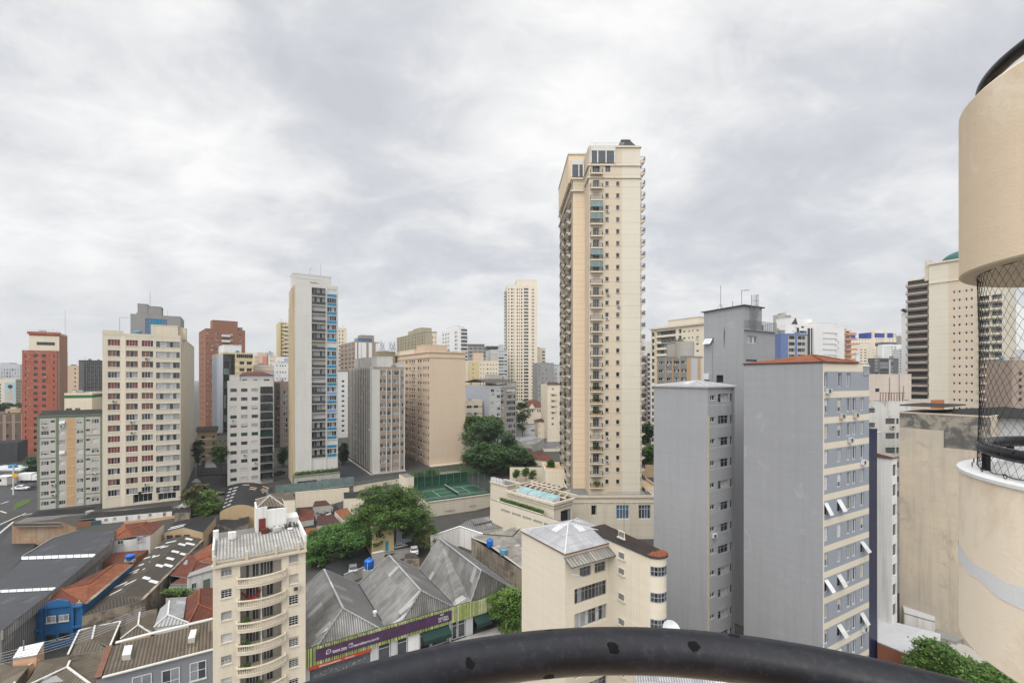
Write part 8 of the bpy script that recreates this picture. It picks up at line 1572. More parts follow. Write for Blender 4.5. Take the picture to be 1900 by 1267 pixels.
text('NATURAL\nDA TERRA', .46, (msx(812), -.31, bz0 + .62), bn, 'signwhite', width=msx(831) - msx(812)); q = MB(); u3 = msx(815.5)
for k in range(3): q.face([(u3 + .25, -.312, bz0 + 1.12), (u3 + .25 + .25 * (k - 1) - .07, -.312, bz0 + 1.32), (u3 + .25 + .3 * (k - 1), -.312, bz0 + 1.42), (u3 + .25 + .25 * (k - 1) + .09, -.312, bz0 + 1.3)], 'signwhite')
q.build('leaf_emblem', bn)
q = MB(); r0_, r1_ = msx(573), msx(688); q.box(r0_, r1_, -.2, -.105, zb_f - .45, zb_f - .02, 'redsign'); rs = q.build('red_sign', mkt); text('ESTACIONAMENTO', .30, (msx(592), -.21, zb_f - .38), rs, 'signwhite'); text('GRATUITO', .24, (msx(640), -.21, zb_f - .35), rs, 'signwhite')
for k, (x0, x1) in enumerate(((566, 575), (688, 702), (726, 737), (866, 878), (834, 838))): q = MB(); a, b = msx(x0), msx(x1); q.box(a, b, .1, .6, 0, zb_f - .02, 'whitegrey'); q.build('pillar', mkt)
q = MB(); a, b = msx(575.5), msx(687.5); q.box(a, b, .3, .4, 0, zb_f - .05, 'panel_dark'); g = random.Random(1)
for k in range(16): z_ = .15 + k * .17; q.box(a, b, .27, .3, z_, z_ + .03, 'frame_grey')
for k in range(18): u = a + .5 + (b - a - 1) * k / 18; z_ = 1.4 + g.uniform(-.3, .3); q.beam((u, .25, z_), (u + g.uniform(-.2, .3), .25, z_ + g.uniform(-.4, .4)), .06, 'metal_white', .02)
q.build('roller_shutter', mkt)
for x0, x1 in ((703, 725), (738, 757), (780, 800), (802, 832), (840, 850), (851, 865)): a, b = msx(x0), msx(x1); mb = MB(); win_geo(mb, b - a, 2.75, wst(1, 'frame_white', .1, ('glass_dark', 'glass_mid'), tr=.25), random.Random(x0)); mb.build('shop_window', mkt, (a, .35, 0.05))
q = MB(); a, b = msx(758), msx(779); q.box(a, b, .2, .3, 0, zb_f - .1, 'white'); q.build('shop_door', mkt)
for x0, x1 in ((781, 832), (878, 906)):
 a, b = msx(x0), msx(x1); q = MB(); q.prism([(a, .05, zb_f - .1), (b, .05, zb_f - .1), (b, -1.3, zb_f - .8), (a, -1.3, zb_f - .8)], [(a, .05, zb_f - .16), (b, .05, zb_f - .16), (b, -1.3, zb_f - .86), (a, -1.3, zb_f - .86)], 'awninggreen', 'awninggreen'); q.box(a, b, -1.31, -1.29, zb_f - 1.35, zb_f - .83, 'awninggreen'); q.build('awning', mkt)
q = MB(); q.lathe([(.2, 0), (.2, .4), (.32, .5), (.3, .75), (0, .85)], 'metal_white', 12); q.build('roof_vent', mkt, (msx(697, 3), 3.4, 5.3))
# right hand annexes: old wall building with tanks
t, L = lowb('old_workshop', 'old stained workshop with a pale patchwork roof carrying two blue tanks', 'workshop', [[Q7(1450, 720, 5.4), Q7(1610, 780, 5.4), Q7(2000, 1060, 5.4), Q7(2010, 900, 5.8), Q7(1850, 710, 5.8), Q7(1560, 690, 5.8), 'corr_old'], [Q7(1560, 690, 5.8), Q7(1850, 710, 5.8), Q7(2060, 760, 5.6), Q7(2040, 610, 5.4), Q7(1900, 615, 5.4), 'corr_old'], [Q7(1850, 710, 5.81), Q7(2010, 900, 5.81), Q7(2060, 760, 5.61), 'corr_grey']], 'oldwall'); 
walls(t, L, [Q7(1448, 722, 5.6), Q7(2000, 1075, 5.6), Q7(2060, 770, 5.3), Q7(2030, 612, 5.3), Q7(1900, 618, 5.3)], 'oldwall'); ridge(t, L, [Q7(1450, 722, 5.5), Q7(1610, 785, 5.5), Q7(2000, 1068, 5.5)], 'mortar', .35, 'parapet_cap'); ridge(t, L, [Q7(1560, 690, 5.85), Q7(1850, 712, 5.85), Q7(1920, 640, 5.7)], 'charcoal', .2, 'gutter')
q = MB(); A, Bq = Vector(L(Q7(1700, 850, 5.0))), Vector(L(Q7(1960, 1035, 5.0)))
for k in range(7): a = A.lerp(Bq, k / 7); b = A.lerp(Bq, (k + .55) / 7); q.face([a + Vector((-.1, -.1, -2.3)), b + Vector((-.1, -.1, -2.3)), b + Vector((-.1, -.1, -.5)), a + Vector((-.1, -.1, -.5))], 'stained_dark')
q.build('boarded_window', t)
def tank(label, px_, py_, z, r, h, m_, lid=True):
 tk = thing('water_tank', label, 'water tank', W(px_, py_, z)); q = MB(); pr = [(0, 0), (r * .92, 0), (r * .95, h * .25), (r, h * .27), (r * .96, h * .5), (r, h * .52), (r, h * .8)]
 if lid: pr += [(r * 1.03, h * .82), (r * .75, h * .93), (r * .3, h), (r * .3, h * 1.1), (0, h * 1.1)]
 else: pr += [(r * .97, h * .8), (r * .97, h * .7), (0, h * .7)]
 q.lathe(pr, m_, 26); q.build('tank', tk); return tk
tank('bright blue water tank with lid on the old workshop roof', 909, 1013, 5.5, .68, 1.5, 'tank_blue'); tank('faded open blue water tank on the old workshop roof', 934.5, 1028, 5.5, .78, 1.25, 'tank_faded', False)
tk = tank('bright blue water tank raised between the grey market sheds', 685, 1054, 5.2, .85, 1.75, 'tank_blue'); q = MB(); q.box(-.9, .9, -.9, .9, -5.2, -.01, 'mortar'); q.build('stand', tk); q = MB(); q.tube([(0, -.9, -.5), (0, -.9, 1.3)], .05, 'metal_white', 6); q.build('pipe', tk)
t, L = lowb('grey_roof_shed', 'grey corrugated shed roof with a raised vent below the tennis court wall', 'shed', [[Q7(1340, 600, 4.2), Q7(1500, 660, 4.2), Q7(1830, 610, 4.2), Q7(1700, 510, 5.2), Q7(1400, 560, 5.4)], [Q7(1440, 545, 6.0), Q7(1650, 510, 6.0), Q7(1680, 550, 5.6), Q7(1480, 590, 5.6)]], 'oldwall'); walls(t, L, [Q7(1340, 605, 4.1), Q7(1500, 665, 4.1), Q7(1830, 615, 4.1), Q7(1700, 515, 4.6), Q7(1400, 562, 4.6)], 'mortar')
t, L = lowb('yard_wall', 'low white yard wall with an ochre base around a sunken yard', 'wall', [[Q7(1050, 710, 4.6), Q7(1335, 615, 4.6), Q7(1335, 607, 4.6), Q7(1050, 702, 4.6), 'white'], [Q7(1335, 615, 4.6), Q7(1560, 690, 4.6), Q7(1565, 680, 4.6), Q7(1335, 606, 4.6), 'white']], 'white'); walls(t, L, [Q7(1050, 710, 4.6), Q7(1335, 615, 4.6), Q7(1335, 607, 4.6), Q7(1050, 702, 4.6)], 'whitewash'); walls(t, L, [Q7(1335, 615, 4.6), Q7(1560, 690, 4.6), Q7(1565, 680, 4.6), Q7(1335, 606, 4.6)], 'whitewash')
t, L = lowb('outbuilding', 'little concrete outbuilding beside the raised blue tank', 'shed', [[Q7(470, 885, 4.2), Q7(605, 858, 4.2), Q7(575, 845, 4.2), Q7(480, 865, 4.2), 'mortar']], 'oldwall'); walls(t, L, [Q7(475, 890, 4.1), Q7(600, 865, 4.1), Q7(575, 850, 4.1), Q7(480, 870, 4.1)], 'mortar')
t, L = lowb('alley_wall', 'pale alley wall running past the parked cars behind the sheds', 'wall', [[Q7(200, 1085, 1.9), Q7(470, 985, 1.9), Q7(472, 978, 1.9), Q7(200, 1078, 1.9), 'mortar'], [Q7(600, 865, 2.2), Q7(860, 825, 2.2), Q7(860, 818, 2.2), Q7(600, 858, 2.2), 'mortar']], 'mortar'); walls(t, L, [Q7(200, 1085, 1.9), Q7(470, 985, 1.9), Q7(472, 978, 1.9), Q7(200, 1078, 1.9)], 'mortar'); walls(t, L, [Q7(600, 865, 2.2), Q7(860, 825, 2.2), Q7(860, 818, 2.2), Q7(600, 858, 2.2)], 'mortar')
t, L = lowb('rusty_shed_roof', 'small brown rusty roof jammed between the market sheds', 'shed', [[Q7(790, 930, 4.6), Q7(940, 925, 4.6), Q7(900, 870, 5.0), Q7(800, 880, 5.0), 'corr_darkbrown']], 'oldwall'); walls(t, L, [Q7(790, 935, 4.5), Q7(940, 930, 4.5), Q7(900, 872, 4.9), Q7(800, 882, 4.9)], 'oldwall')
mb = MB(); p_ = [W(*Q7(x, y, .9))[:2] for x, y in ((180, 1090), (520, 960), (900, 840), (1050, 740), (850, 700), (560, 800), (0, 1000))]; mb.face([(x, y, gz(y) + .012 + (.0)) for x, y in p_], 'asphalt'); o = mb.build('alley'); o['kind'] = 'structure'
b = Bld('blue_house', 'pale blue house half hidden by the big tree', 'house', 735, 103, 972, xr=765, d=9, wall='paleblue', base=0, roofm='corr_old', par=.1); b.win('F', [(746, 756)], b.rows('F', 750, 988, 1000, 20, 1), WHd); b.finish()
b = Bld('cream_house', 'pale yellow house left of the tree trunk with a teal gate', 'house', 690, 98, 978, xr=731, d=9, wall='yellowwall', base=1, roofm='corr_old', par=.1); b.win('F', [(697, 706)], b.rows('F', 700, 985, 997, 20, 1), WHd); b.regpx('F', 715, 721, 'bluewater', 0, 3.2); b.finish()
b = Bld('blue_house', 'low powder blue house behind the fern-leaved trees', 'house', 612, 112, 988, xr=668, d=8, wall='paleblue', base=.6, roofm='corr_old', par=.1); b.win('F', [(625, 634), (645, 653)], b.rows('F', 630, 994, 1002, 20, 1), WHd); b.finish()
b = Bld('tan_wall', 'short tan wall closing the alley right of the parked cars', 'wall', 772, 106, 985, xr=800, d=.5, wall='tanwall', base=1, par=0); b.finish()
# == tennis court, its walls and nets
TCz = 4.2; TA_ = R(62)
pA = W(789, 933, TCz); ta_, tb_ = (math.sin(TA_), math.cos(TA_)), (-math.cos(TA_), math.sin(TA_)); wl = hit(pA, ta_, 911); dC = 19.0; w_left = hit((pA[0] - math.cos(TA_) * dC, pA[1] + math.sin(TA_) * dC), ta_, 760)
def tp(u, v, z): return (pA[0] + ta_[0] * u + tb_[0] * v, pA[1] + ta_[1] * u + tb_[1] * v, z)
tc_ = thing('tennis_court', 'green hard tennis court with white lines raised on a cream retaining wall', 'tennis court', (pA[0], pA[1], 0), math.pi / 2 - TA_)
q = MB(); q.box(w_left, wl, 0, dC, -1, TCz, 'courtwall', 't'); q.box(w_left, wl, -.25, 0.1, TCz, TCz + .25, 'courtwall'); q.build('retaining_wall', tc_)
q = MB(); q.face([(w_left, 0, TCz + .004), (wl, 0, TCz + .004), (wl, dC, TCz + .004), (w_left, dC, TCz + .004)], 'courtdark'); q.face([(w_left + 2.5, 3.0, TCz + .012), (wl - 3, 3.0, TCz + .012), (wl - 3, dC - 4.5, TCz + .012), (w_left + 2.5, dC - 4.5, TCz + .012)], 'courtgreen'); q.build('playing_surface', tc_)
q = MB(); y0, y1 = 3.3, dC - 4.8; nx = hit((pA[0] + tb_[0] * 3.3, pA[1] + tb_[1] * 3.3), ta_, 849); x1 = hit((pA[0] + tb_[0] * 3.3, pA[1] + tb_[1] * 3.3), ta_, 904); x0 = 2 * nx - x1; zc_ = TCz + .02; lw = .05
xm = hit(pA, ta_, 838) ; 
for (a, b, c, d_) in ((x0, x1, y0, y0), (x0, x1, y1, y1), (x0, x1, y0 + 1.4, y0 + 1.4), (x0, x1, y1 - 1.4, y1 - 1.4), (x0, x0, y0, y1), (x1, x1, y0, y1), ((x0 + nx) / 2, (x0 + nx) / 2, y0 + 1.4, y1 - 1.4), ((x1 + nx) / 2, (x1 + nx) / 2, y0 + 1.4, y1 - 1.4), ((x0 + nx) / 2, (x1 + nx) / 2, (y0 + y1) / 2, (y0 + y1) / 2)): q.box(min(a, b) - lw, max(a, b) + lw, min(c, d_) - lw, max(c, d_) + lw, zc_, zc_ + .004, 'whitegrey', 'b')
q.build('court_line', tc_)
q = MB(); q.box(nx - .03, nx + .03, y0 - .9, y1 + .9, TCz + .1, TCz + .95, 'courtdark'); q.box(nx - .05, nx + .05, y0 - .9, y1 + .9, TCz + .96, TCz + 1.04, 'signwhite'); q.beam((nx, y0 - .9, TCz), (nx, y0 - .9, TCz + 1.1), .1, 'metal_grey'); q.beam((nx, y1 + .9, TCz), (nx, y1 + .9, TCz + 1.1), .1, 'metal_grey'); q.build('net', tc_)
m_, t_, b_q = newmat('mesh_green'); qq = T(t_); tr = t_.nodes.new('ShaderNodeBsdfTransparent'); mxs = t_.nodes.new('ShaderNodeMixShader'); mxs.inputs[0].default_value = .42; b_q.inputs['Base Color'].default_value = (.012, .045, .03, 1); b_q.inputs['Roughness'].default_value = .9; out = [n for n in t_.nodes if n.type == 'OUTPUT_MATERIAL'][0]; t_.links.new(tr.outputs[0], mxs.inputs[1]); t_.links.new(b_q.outputs[0], mxs.inputs[2]); t_.links.new(mxs.outputs[0], out.inputs[0]); MATS['mesh_green'] = m_
q = MB(); q.face([(w_left, dC, TCz), (wl, dC, TCz), (wl, dC, TCz + 3.4), (w_left, dC, TCz + 3.4)], 'courtdark'); q.face([(w_left, dC - .01, TCz), (wl, dC - .01, TCz), (wl, dC - .01, TCz + 1.9), (w_left, dC - .01, TCz + 1.9)], 'courtgreen')
q.build('green_backdrop', tc_)
q = MB(); q.face([(w_left, dC + .1, TCz + 3.4), (wl, dC + .1, TCz + 3.4), (wl, dC + .1, TCz + 5.2), (w_left, dC + .1, TCz + 5.2)], 'mesh_green'); q.face([(wl, 0, TCz), (wl, dC, TCz), (wl, dC, TCz + 5.2), (wl, 0, TCz + 5.2)], 'mesh_green')
for i in range(9): u = w_left + (wl - w_left) * i / 8; q.beam((u, dC, TCz), (u, dC, TCz + 5.3), .1, 'metal_grey')
for i in range(5): q.beam((wl, dC * i / 4, TCz), (wl, dC * i / 4, TCz + 5.3), .1, 'metal_grey')
q.build('fence_netting', tc_)
q = MB()
for a, b, z_ in ((825, 843, 946), (870, 883, 937)): u = hit(pA, ta_, a); v = hit(pA, ta_, b); zq_ = zpx(z_, tp(u, 0, 0)[1]); q.box(u, v, -.27, -.251, zq_ - .35, zq_ + .05, 'mortar')
q.build('wall_slot', tc_)
# slope and netted garden behind the court
t, L = lowb('garden_slope', 'dim netted lawn slope below the peach beige block', 'garden', [[(762, 893, 3.9), (905, 875, 3.9), (935, 868, 3.9), (870, 866, 5), (760, 876, 4.4), 'lawn']], 'earth', 3); 
for k, (px_, py_, lb) in enumerate(((778, 886, 'leftmost round bush below the peach beige block'), (800, 880, 'second round bush at the corner of the peach beige block'), (788, 889, 'low bush in front of the netted slope'))):
 t = thing('bush', lb, 'bush', W(px_, py_, 4.0)); bush('leaves', t, (0, 0, 1.0), (1.7, 1.7, 1.2), 500, 90 + k, 'leaf_dark', .3)
b = Bld('driveway_wall', 'low cream wall with a stepped end beside the tree top', 'wall', 752, 138, 886, xr=768, d=6, wall='cream', base=2, par=0); b.finish()
b = Bld('garden_wall', 'cream garden wall with small trees in front of it near the tower foot', 'wall', 946, 150, 867, ang=TA, xr=1009, d=1, wall='cream', base=1, par=0); b.finish()
# ---- low houses between big trees and great tower
b = Bld('villa', 'cream villa with steep red hip roof and pointed gable near the slender tower', 'house', X6(533), 275, Y6(612), ang=R(80), xr=X6(728), d=14, wall='cream', par=0); b.win('F', [(X6(642 + 18 * i), X6(652 + 18 * i)) for i in range(5)] + [(X6(583), X6(590)), (X6(597), X6(605))], b.rows('F', X6(640), Y6(628), Y6(655), 30, 1), WF); b.finish(False); q = MB(); w_, d_, h_ = b.w, b.d, b.H; e = [(-.6, -.6, h_), (w_ + .6, -.6, h_), (w_ + .6, d_, h_), (-.6, d_, h_)]; r0, r1 = (w_ * .32, d_ * .5, h_ + 4), (w_ * .62, d_ * .5, h_ + 4)
for f_ in ([e[0], e[1], r1, r0], [e[1], e[2], r1], [e[2], e[3], r0, r1], [e[3], e[0], r0]): q.face(f_, 'tile_red')
q.build('roof', b.root); q = MB(); gx = b.sx('F', X6(595)); q.prism([(gx - 2.2, -.9, h_ - 1), (gx + 2.2, -.9, h_ - 1), (gx, -.9, h_ + 2.2)], [(gx - 2.2, 2, h_ - 1), (gx + 2.2, 2, h_ - 1), (gx, 2, h_ + 2.2)], 'cream', 'tile_red'); q.build('gable', b.root)
b = Bld('cream_house', 'two storey cream house with dark red roof left of the tower balconies', 'house', X6(650), 240, Y6(735), ang=R(80), xr=X6(815), d=10, wall='cream', par=0); b.win('F', cols(X6, (655, 662), (700, 712), (716, 728), (756, 764), (780, 812)), b.rows('F', X6(660), Y6(755), Y6(782), 13, 2), WB); b.finish(False); q = MB(); w_, d_, h_ = b.w, b.d, b.H
e = [(-.4, -.4, h_), (w_ + .4, -.4, h_), (w_ + .4, d_, h_), (-.4, d_, h_)]
for i in range(4): q.face([e[i], e[(i + 1) % 4], (w_ * .5, d_ * .5, h_ + 1.8)], 'tile_dark')
q.build('roof', b.root)
b = Bld('white_building', 'long low white building with three small windows behind the grey roofs', 'building', X6(535), 246, Y6(765), ang=R(80), xr=X6(655), d=12, wall='white', par=.3); b.win('F', cols(X6, (592, 603), (608, 620), (626, 640)), b.rows('F', X6(600), Y6(798), Y6(815), 20, 1), WF); b.finish(); 
b = Bld('white_building', 'white blank walled building with a balustrade on its right', 'building', X6(462), 243, Y6(762), ang=R(80), xr=X6(540), d=12, wall='whitegrey', par=.3); b.finish()
t, L = lowb('grey_roof_hall', 'wide pale grey metal roof between the big trees and the great tower', 'hall', [[(957, 820, 8.5), (1000, 812, 10), (985, 806, 10), (955, 804, 9.5), 'corr_light'], [(957, 820, 8.5), (988, 826, 8.2), (1010, 814, 9.6), (1000, 812, 10), 'corr_silver']], 'mortar', 3); walls(t, L, [(957, 820.5, 8.4), (988, 826.5, 8.1), (1010, 815, 9), (985, 806.5, 9), (955, 804.5, 9)], 'mortar')
b = Bld('grey_roof_hall', 'hall with dark slate roof and ribbed grey wall crowded with roof machines', 'hall', X6(700), 230, Y6(912), ang=R(80), xr=X6(840), d=12, wall='concrete', roofm='slate', par=.05, base=3); b.finish()
for k in range(5):
 t = thing('roof_unit', ('first', 'second', 'third', 'fourth', 'last')[k] + ' silver machine on the slate hall roof, counted from the left', 'roof machine', (*b.wp(b.w * (.1 + .17 * k), 6), b.z0 + b.H), b.th, 'machines on the slate hall roof'); q = MB(); q.box(-.9, .9, -.8, .8, 0, 1.2, 'metal_grey'); q.build('case', t); q = MB(); q.lathe([(0, 0), (.5, 0), (.5, .2), (0, .25)], 'charcoal', 12, (0, 0, 1.205)); q.build('fan', t)
b = Bld('cream_shed', 'small cream shed below the slate hall', 'shed', X6(700), 222, Y6(965), ang=R(80), xr=X6(840), d=8, wall='cream', par=.1, base=3); b.finish()
t, L = lowb('tiled_house', 'low house with spreading dark red tile roof beyond the court trees', 'house', [[X6(600) and (987.6, 852, 6), (1032, 857, 6), (1013, 842, 8), (1000, 846, 8.0), 'tile_red'], [(987.6, 852, 6), (1000, 846, 8.0), (984, 840, 7), 'tile_red'], [(1000, 846, 8), (1013, 842, 8), (1000, 835, 7), (984, 840, 7), 'tile_dark']], 'cream', 3); walls(t, L, [(989, 853, 5.9), (1032, 858, 5.9), (1013, 843, 6), (984, 841, 6)], 'cream')
t, L = lowb('tiled_house', 'strip of dark red roof at the edge of the court trees', 'house', [[(974, 840, 6), (992, 842, 6), (986, 832, 7.5), (974, 830, 7.5), 'tile_dark']], 'mortar', 3); walls(t, L, [(974, 840.5, 5.9), (992, 842.5, 5.9), (986, 832.5, 6.5), (974, 830.5, 6.5)], 'mortar')
# lower right yard
t, L = lowb('yard_building', 'low white flat roofed sheds in the sunken yard under the stained wall', 'shed', [[(1672, 1106, 5), (1738, 1122, 5), (1734, 1152, 5), (1678, 1136, 5), 'whitegrey'], [(1628, 1145, 4.2), (1745, 1175, 4.2), (1745, 1195, 4.2), (1690, 1215, 4.2), (1628, 1190, 4.2), 'whitegrey']], 'whitewash'); walls(t, L, [(1628, 1192, 4.1), (1690, 1217, 4.1), (1745, 1197, 4.1), (1745, 1176, 4.1), (1628, 1146, 4.1)], 'brickwall'); walls(t, L, [(1678, 1138, 4.9), (1734, 1154, 4.9), (1738, 1124, 4.9), (1672, 1108, 4.9)], 'whitewash')
t, L = lowb('yard_paving', 'pale concrete ramp in the lower right yard', 'ramp', [[(1735, 1125, 3.5), (1800, 1150, 3.5), (1800, 1180, 3.3), (1773, 1190, 3.2), (1735, 1180, 3.3), 'concrete'], [(1750, 1180, 2.4), (1800, 1200, 2.4), (1850, 1240, 2.4), (1780, 1225, 2.4), 'mortar']], 'concrete'); walls(t, L, [(1735, 1181, 3.2), (1773, 1191, 3.1), (1800, 1181, 3.2), (1800, 1151, 3.4), (1735, 1126, 3.4)], 'concrete')
t, L = lowb('corrugated_roof_building', 'whitish corrugated roof seen beneath the black handrail', 'building', [[(1180, 1252, 11), (1215, 1244, 11.6), (1330, 1250, 11.6), (1470, 1300, 11), (1480, 1420, 10.5), (1170, 1420, 10.5), 'roofwhite']], 'cream'); walls(t, L, [(1170, 1422, 10.4), (1480, 1422, 10.4), (1470, 1302, 10.9), (1330, 1252, 11.4), (1180, 1254, 10.9)], 'cream_light')
# == trees
def tree(name, label, base, trunk_h, blobs, n, leaf, sz, seed, cat='tree', group=None, limbs=6, tr=.35, droop=0):
 """blobs: (x, y, z, rx, ry, rz) relative to the base"""
 t = thing(name, label, cat, base, 0, group); g = random.Random(seed); q = MB(); zt_ = trunk_h
 q.tube([(0, 0, -1.5), (0.05, 0, zt_ * .5), (.1, .05, zt_)], tr, 'bark', 8, r2=tr * .6)
 for k, bl in enumerate(blobs):
  p1 = Vector((.1, .05, zt_ * g.uniform(.75, 1))); p2 = Vector(bl[:3]); mid = p1.lerp(p2, .5) + Vector((0, 0, -.08 * (p2 - p1).length)); q.tube([p1, mid, p2], tr * .5, 'bark', 6, r2=.05)
  for j in range(limbs):
   v = Vector((g.gauss(0, 1), g.gauss(0, 1), abs(g.gauss(0, .8)))).normalized(); e_ = p2 + Vector((v.x * bl[3], v.y * bl[4], v.z * bl[5])) * .85; q.tube([mid.lerp(p2, g.random()), e_], .09, 'bark', 4, r2=.03)
 q.build('trunk', t)
 m = MB(); k_ = m._m(leaf); tot = sum(b_[3] * b_[4] * b_[5] for b_ in blobs); vs, fs = [], []
 for bl in blobs:
  cnt = int(n * (bl[3] * bl[4] * bl[5]) / tot); sub = []
  for _ in range(max(10, int(cnt / 60))):   # twigs: clumps with gaps between
   v = Vector((g.gauss(0, 1), g.gauss(0, 1), g.gauss(0, 1))).normalized(); r_ = g.uniform(.55, 1.0) * (1 + .22 * (mnoise.noise(v * 2.3 + Vector((seed, bl[0], 0)))))
   sub.append(Vector((bl[0] + v.x * bl[3] * r_, bl[1] + v.y * bl[4] * r_, bl[2] + v.z * bl[5] * r_)))
  cr_ = min(bl[3], bl[4], bl[5]) * .27 + .25
  for _ in range(cnt):
   c = g.choice(sub); p = c + Vector((g.gauss(0, 1), g.gauss(0, 1), g.gauss(0, .55))) * cr_ * .62
   a = Vector((g.uniform(-1, 1), g.uniform(-1, 1), g.uniform(-.35, .25) - droop)).normalized(); s_ = sz * g.uniform(.6, 1.35)
   b_ = a.cross(Vector((g.uniform(-.6, .6), g.uniform(-.6, .6), 1))).normalized() * s_ * .42; a *= s_
   i = len(vs); vs += [p - a, p + b_, p + a, p - b_]; fs.append((i, i + 1, i + 2, i + 3))
 m.v = [tuple(v) for v in vs]; m.f = fs; m.m = [k_] * len(fs)
 me = bpy.data.meshes.new('crown'); me.from_pydata(m.v, [], m.f); me.materials.append(mat(leaf)); link(me, 'crown', t)
 return t
def px2m(px_, y): return px_ * y / F
# big tree among the cars: trunk foot at (730,1010)
b0 = W(729, 1018, 1.2); Yt = b0[1]; s_ = Yt / F
def bl(px_, py_, rx, rz, dy=0, ry=None): x, yy, z = WY(px_, py_, Yt + dy); return (x - b0[0], yy - b0[1], z - b0[2], rx * s_, (ry or rx) * s_, rz * s_)
tree('broadleaf_tree', 'large spreading green tree with a slim forked trunk beside the parked cars', b0, 6.0, [bl(700, 945, 36, 26), bl(748, 925, 36, 24, dy=2), bl(668, 985, 24, 16, dy=-2), bl(790, 1000, 20, 12), bl(800, 985, 16, 10), bl(690, 915, 24, 14), bl(680, 960, 34, 22, dy=-2), bl(765, 958, 36, 24), bl(725, 960, 32, 20, dy=-4), bl(788, 975, 22, 15), bl(655, 970, 22, 15), bl(740, 945, 38, 22, dy=4), bl(700, 985, 26, 12, dy=-3), bl(775, 990, 20, 10), bl(722, 912, 26, 14)], 46000, 'leaf_mid', .26, 21, tr=.32, limbs=5)
b0 = W(652, 1040, .6); Yt = b0[1]; s_ = Yt / F
tree('fern_leaved_tree', 'low fern-leaved tree with drooping fronds just right of the cream balcony house', b0, 3.0, [bl(600, 1010, 28, 16), bl(640, 990, 34, 16), bl(625, 1005, 34, 16, dy=1), bl(580, 1000, 18, 14, dy=3), bl(575, 1020, 16, 14), bl(615, 985, 26, 11, dy=3), bl(655, 1005, 24, 12, dy=-2), bl(590, 1038, 20, 9, dy=-2), bl(645, 1020, 22, 8)], 34000, 'leaf_fern', .26, 33, droop=.35, tr=.2)
b0 = W(690, 1030, .8); Yt = b0[1]; s_ = Yt / F
tree('fern_leaved_tree', 'taller fern-leaved tree merging into the left side of the big tree', b0, 4.0, [bl(680, 990, 24, 14), bl(665, 975, 20, 12, dy=2), bl(695, 1000, 20, 10)], 13000, 'leaf_fern', .26, 35, droop=.3, tr=.18)
for lb, (px_, py_), blobs, leaf, sd in (
 ('widest dark tree of the court grove, lowest in front of the others', (918, 872), [(905, 845, 42, 22), (880, 850, 26, 18), (935, 850, 28, 18), (912, 862, 34, 12)], 'leaf_dark', 41),
 ('tall dark round tree in the middle of the court grove', (915, 868), [(890, 812, 34, 26), (925, 815, 36, 24), (905, 795, 34, 18), (945, 830, 22, 18)], 'leaf_dark', 42),
 ('paler tree at the back of the court grove against the beige house', (885, 850), [(880, 785, 24, 14), (905, 783, 26, 12), (920, 790, 16, 10), (870, 795, 14, 12)], 'leaf_mid', 43),
 ('dark tree on the right edge of the court grove', (965, 870), [(955, 845, 22, 18), (972, 852, 18, 15), (985, 862, 10, 9)], 'leaf_dark', 44)):
 b0 = W(px_, py_, 3.8); Yt = {41: 168, 42: 182, 43: 196, 44: 176}[sd]; b0 = ((px_ - CX) / F * Yt, Yt, 3.8); s_ = Yt / F
 tree('grove_tree', lb, b0, 8, [bl(x, y, rx, rz) for x, y, rx, rz in blobs], 15000, leaf, .5, sd, group='trees of the court grove', tr=.5, limbs=3)
for lb, px_, py_, Yt, rx, rz, leaf, sd, n in (('dark tree behind the pale lilac block', 969, 762, 240, 12, 22, 'leaf_dark', 51, 5000), ('dark shady tree in the gap between the slab tower and ribbed block', 636, 835, 190, 9, 14, 'leaf_dark', 52, 4000), ('round dark tree at the foot of the terracotta tower', 59, 868, 165, 13, 20, 'leaf_dark', 53, 5000),
 ('dark green tree in the gap right of the great tower, upper one', 1200, 800, 190, 14, 18, 'leaf_dark', 54, 5000), ('mid green tree in the gap right of the great tower, lower one', 1203, 842, 168, 13, 14, 'leaf_mid', 55, 5000), ('small tree between beige block and off-white block', 409, 838, 150, 12, 12, 'leaf_mid', 56, 3500), ('narrow tree beside the tan apartment house', 367, 830, 170, 7, 16, 'leaf_dark', 57, 2500),
 ('dark tree beside the narrow brown block driveway', 525, 842, 185, 9, 12, 'leaf_dark', 58, 2500), ('small tree by the terrace left of the tower foot', 1022, 862, 135, 5, 9, 'leaf_mid', 59, 1500)):
 b0 = ((px_ - CX) / F * Yt, Yt, gz(Yt)); s_ = Yt / F
 tree('background_tree', lb, b0, max(1.5, zpx(py_ + rz, Yt) - gz(Yt)), [bl(px_, py_, rx, rz), bl(px_ - rx * .4, py_ + rz * .3, rx * .7, rz * .6), bl(px_ + rx * .4, py_ - rz * .1, rx * .6, rz * .7), bl(px_ - rx * .1, py_ + rz * .95, rx * .85, rz * .7)], n, leaf, .45, sd, tr=.25, limbs=3)
for k, (px_, py_) in enumerate(((958, 880), (975, 876), (988, 882))):
 Yt = 146; b0 = ((px_ - CX) / F * Yt, Yt, gz(Yt)); s_ = Yt / F; tree('slender_tree', ('left', 'middle', 'right')[k] + ' slender young tree before the cream garden wall by the tower foot', b0, 5, [bl(px_, py_, 6, 8), bl(px_ + 2, py_ - 5, 4, 5)], 1400, 'leaf_mid', .25, 61 + k, group='slender trees before the garden wall', tr=.08, limbs=2)
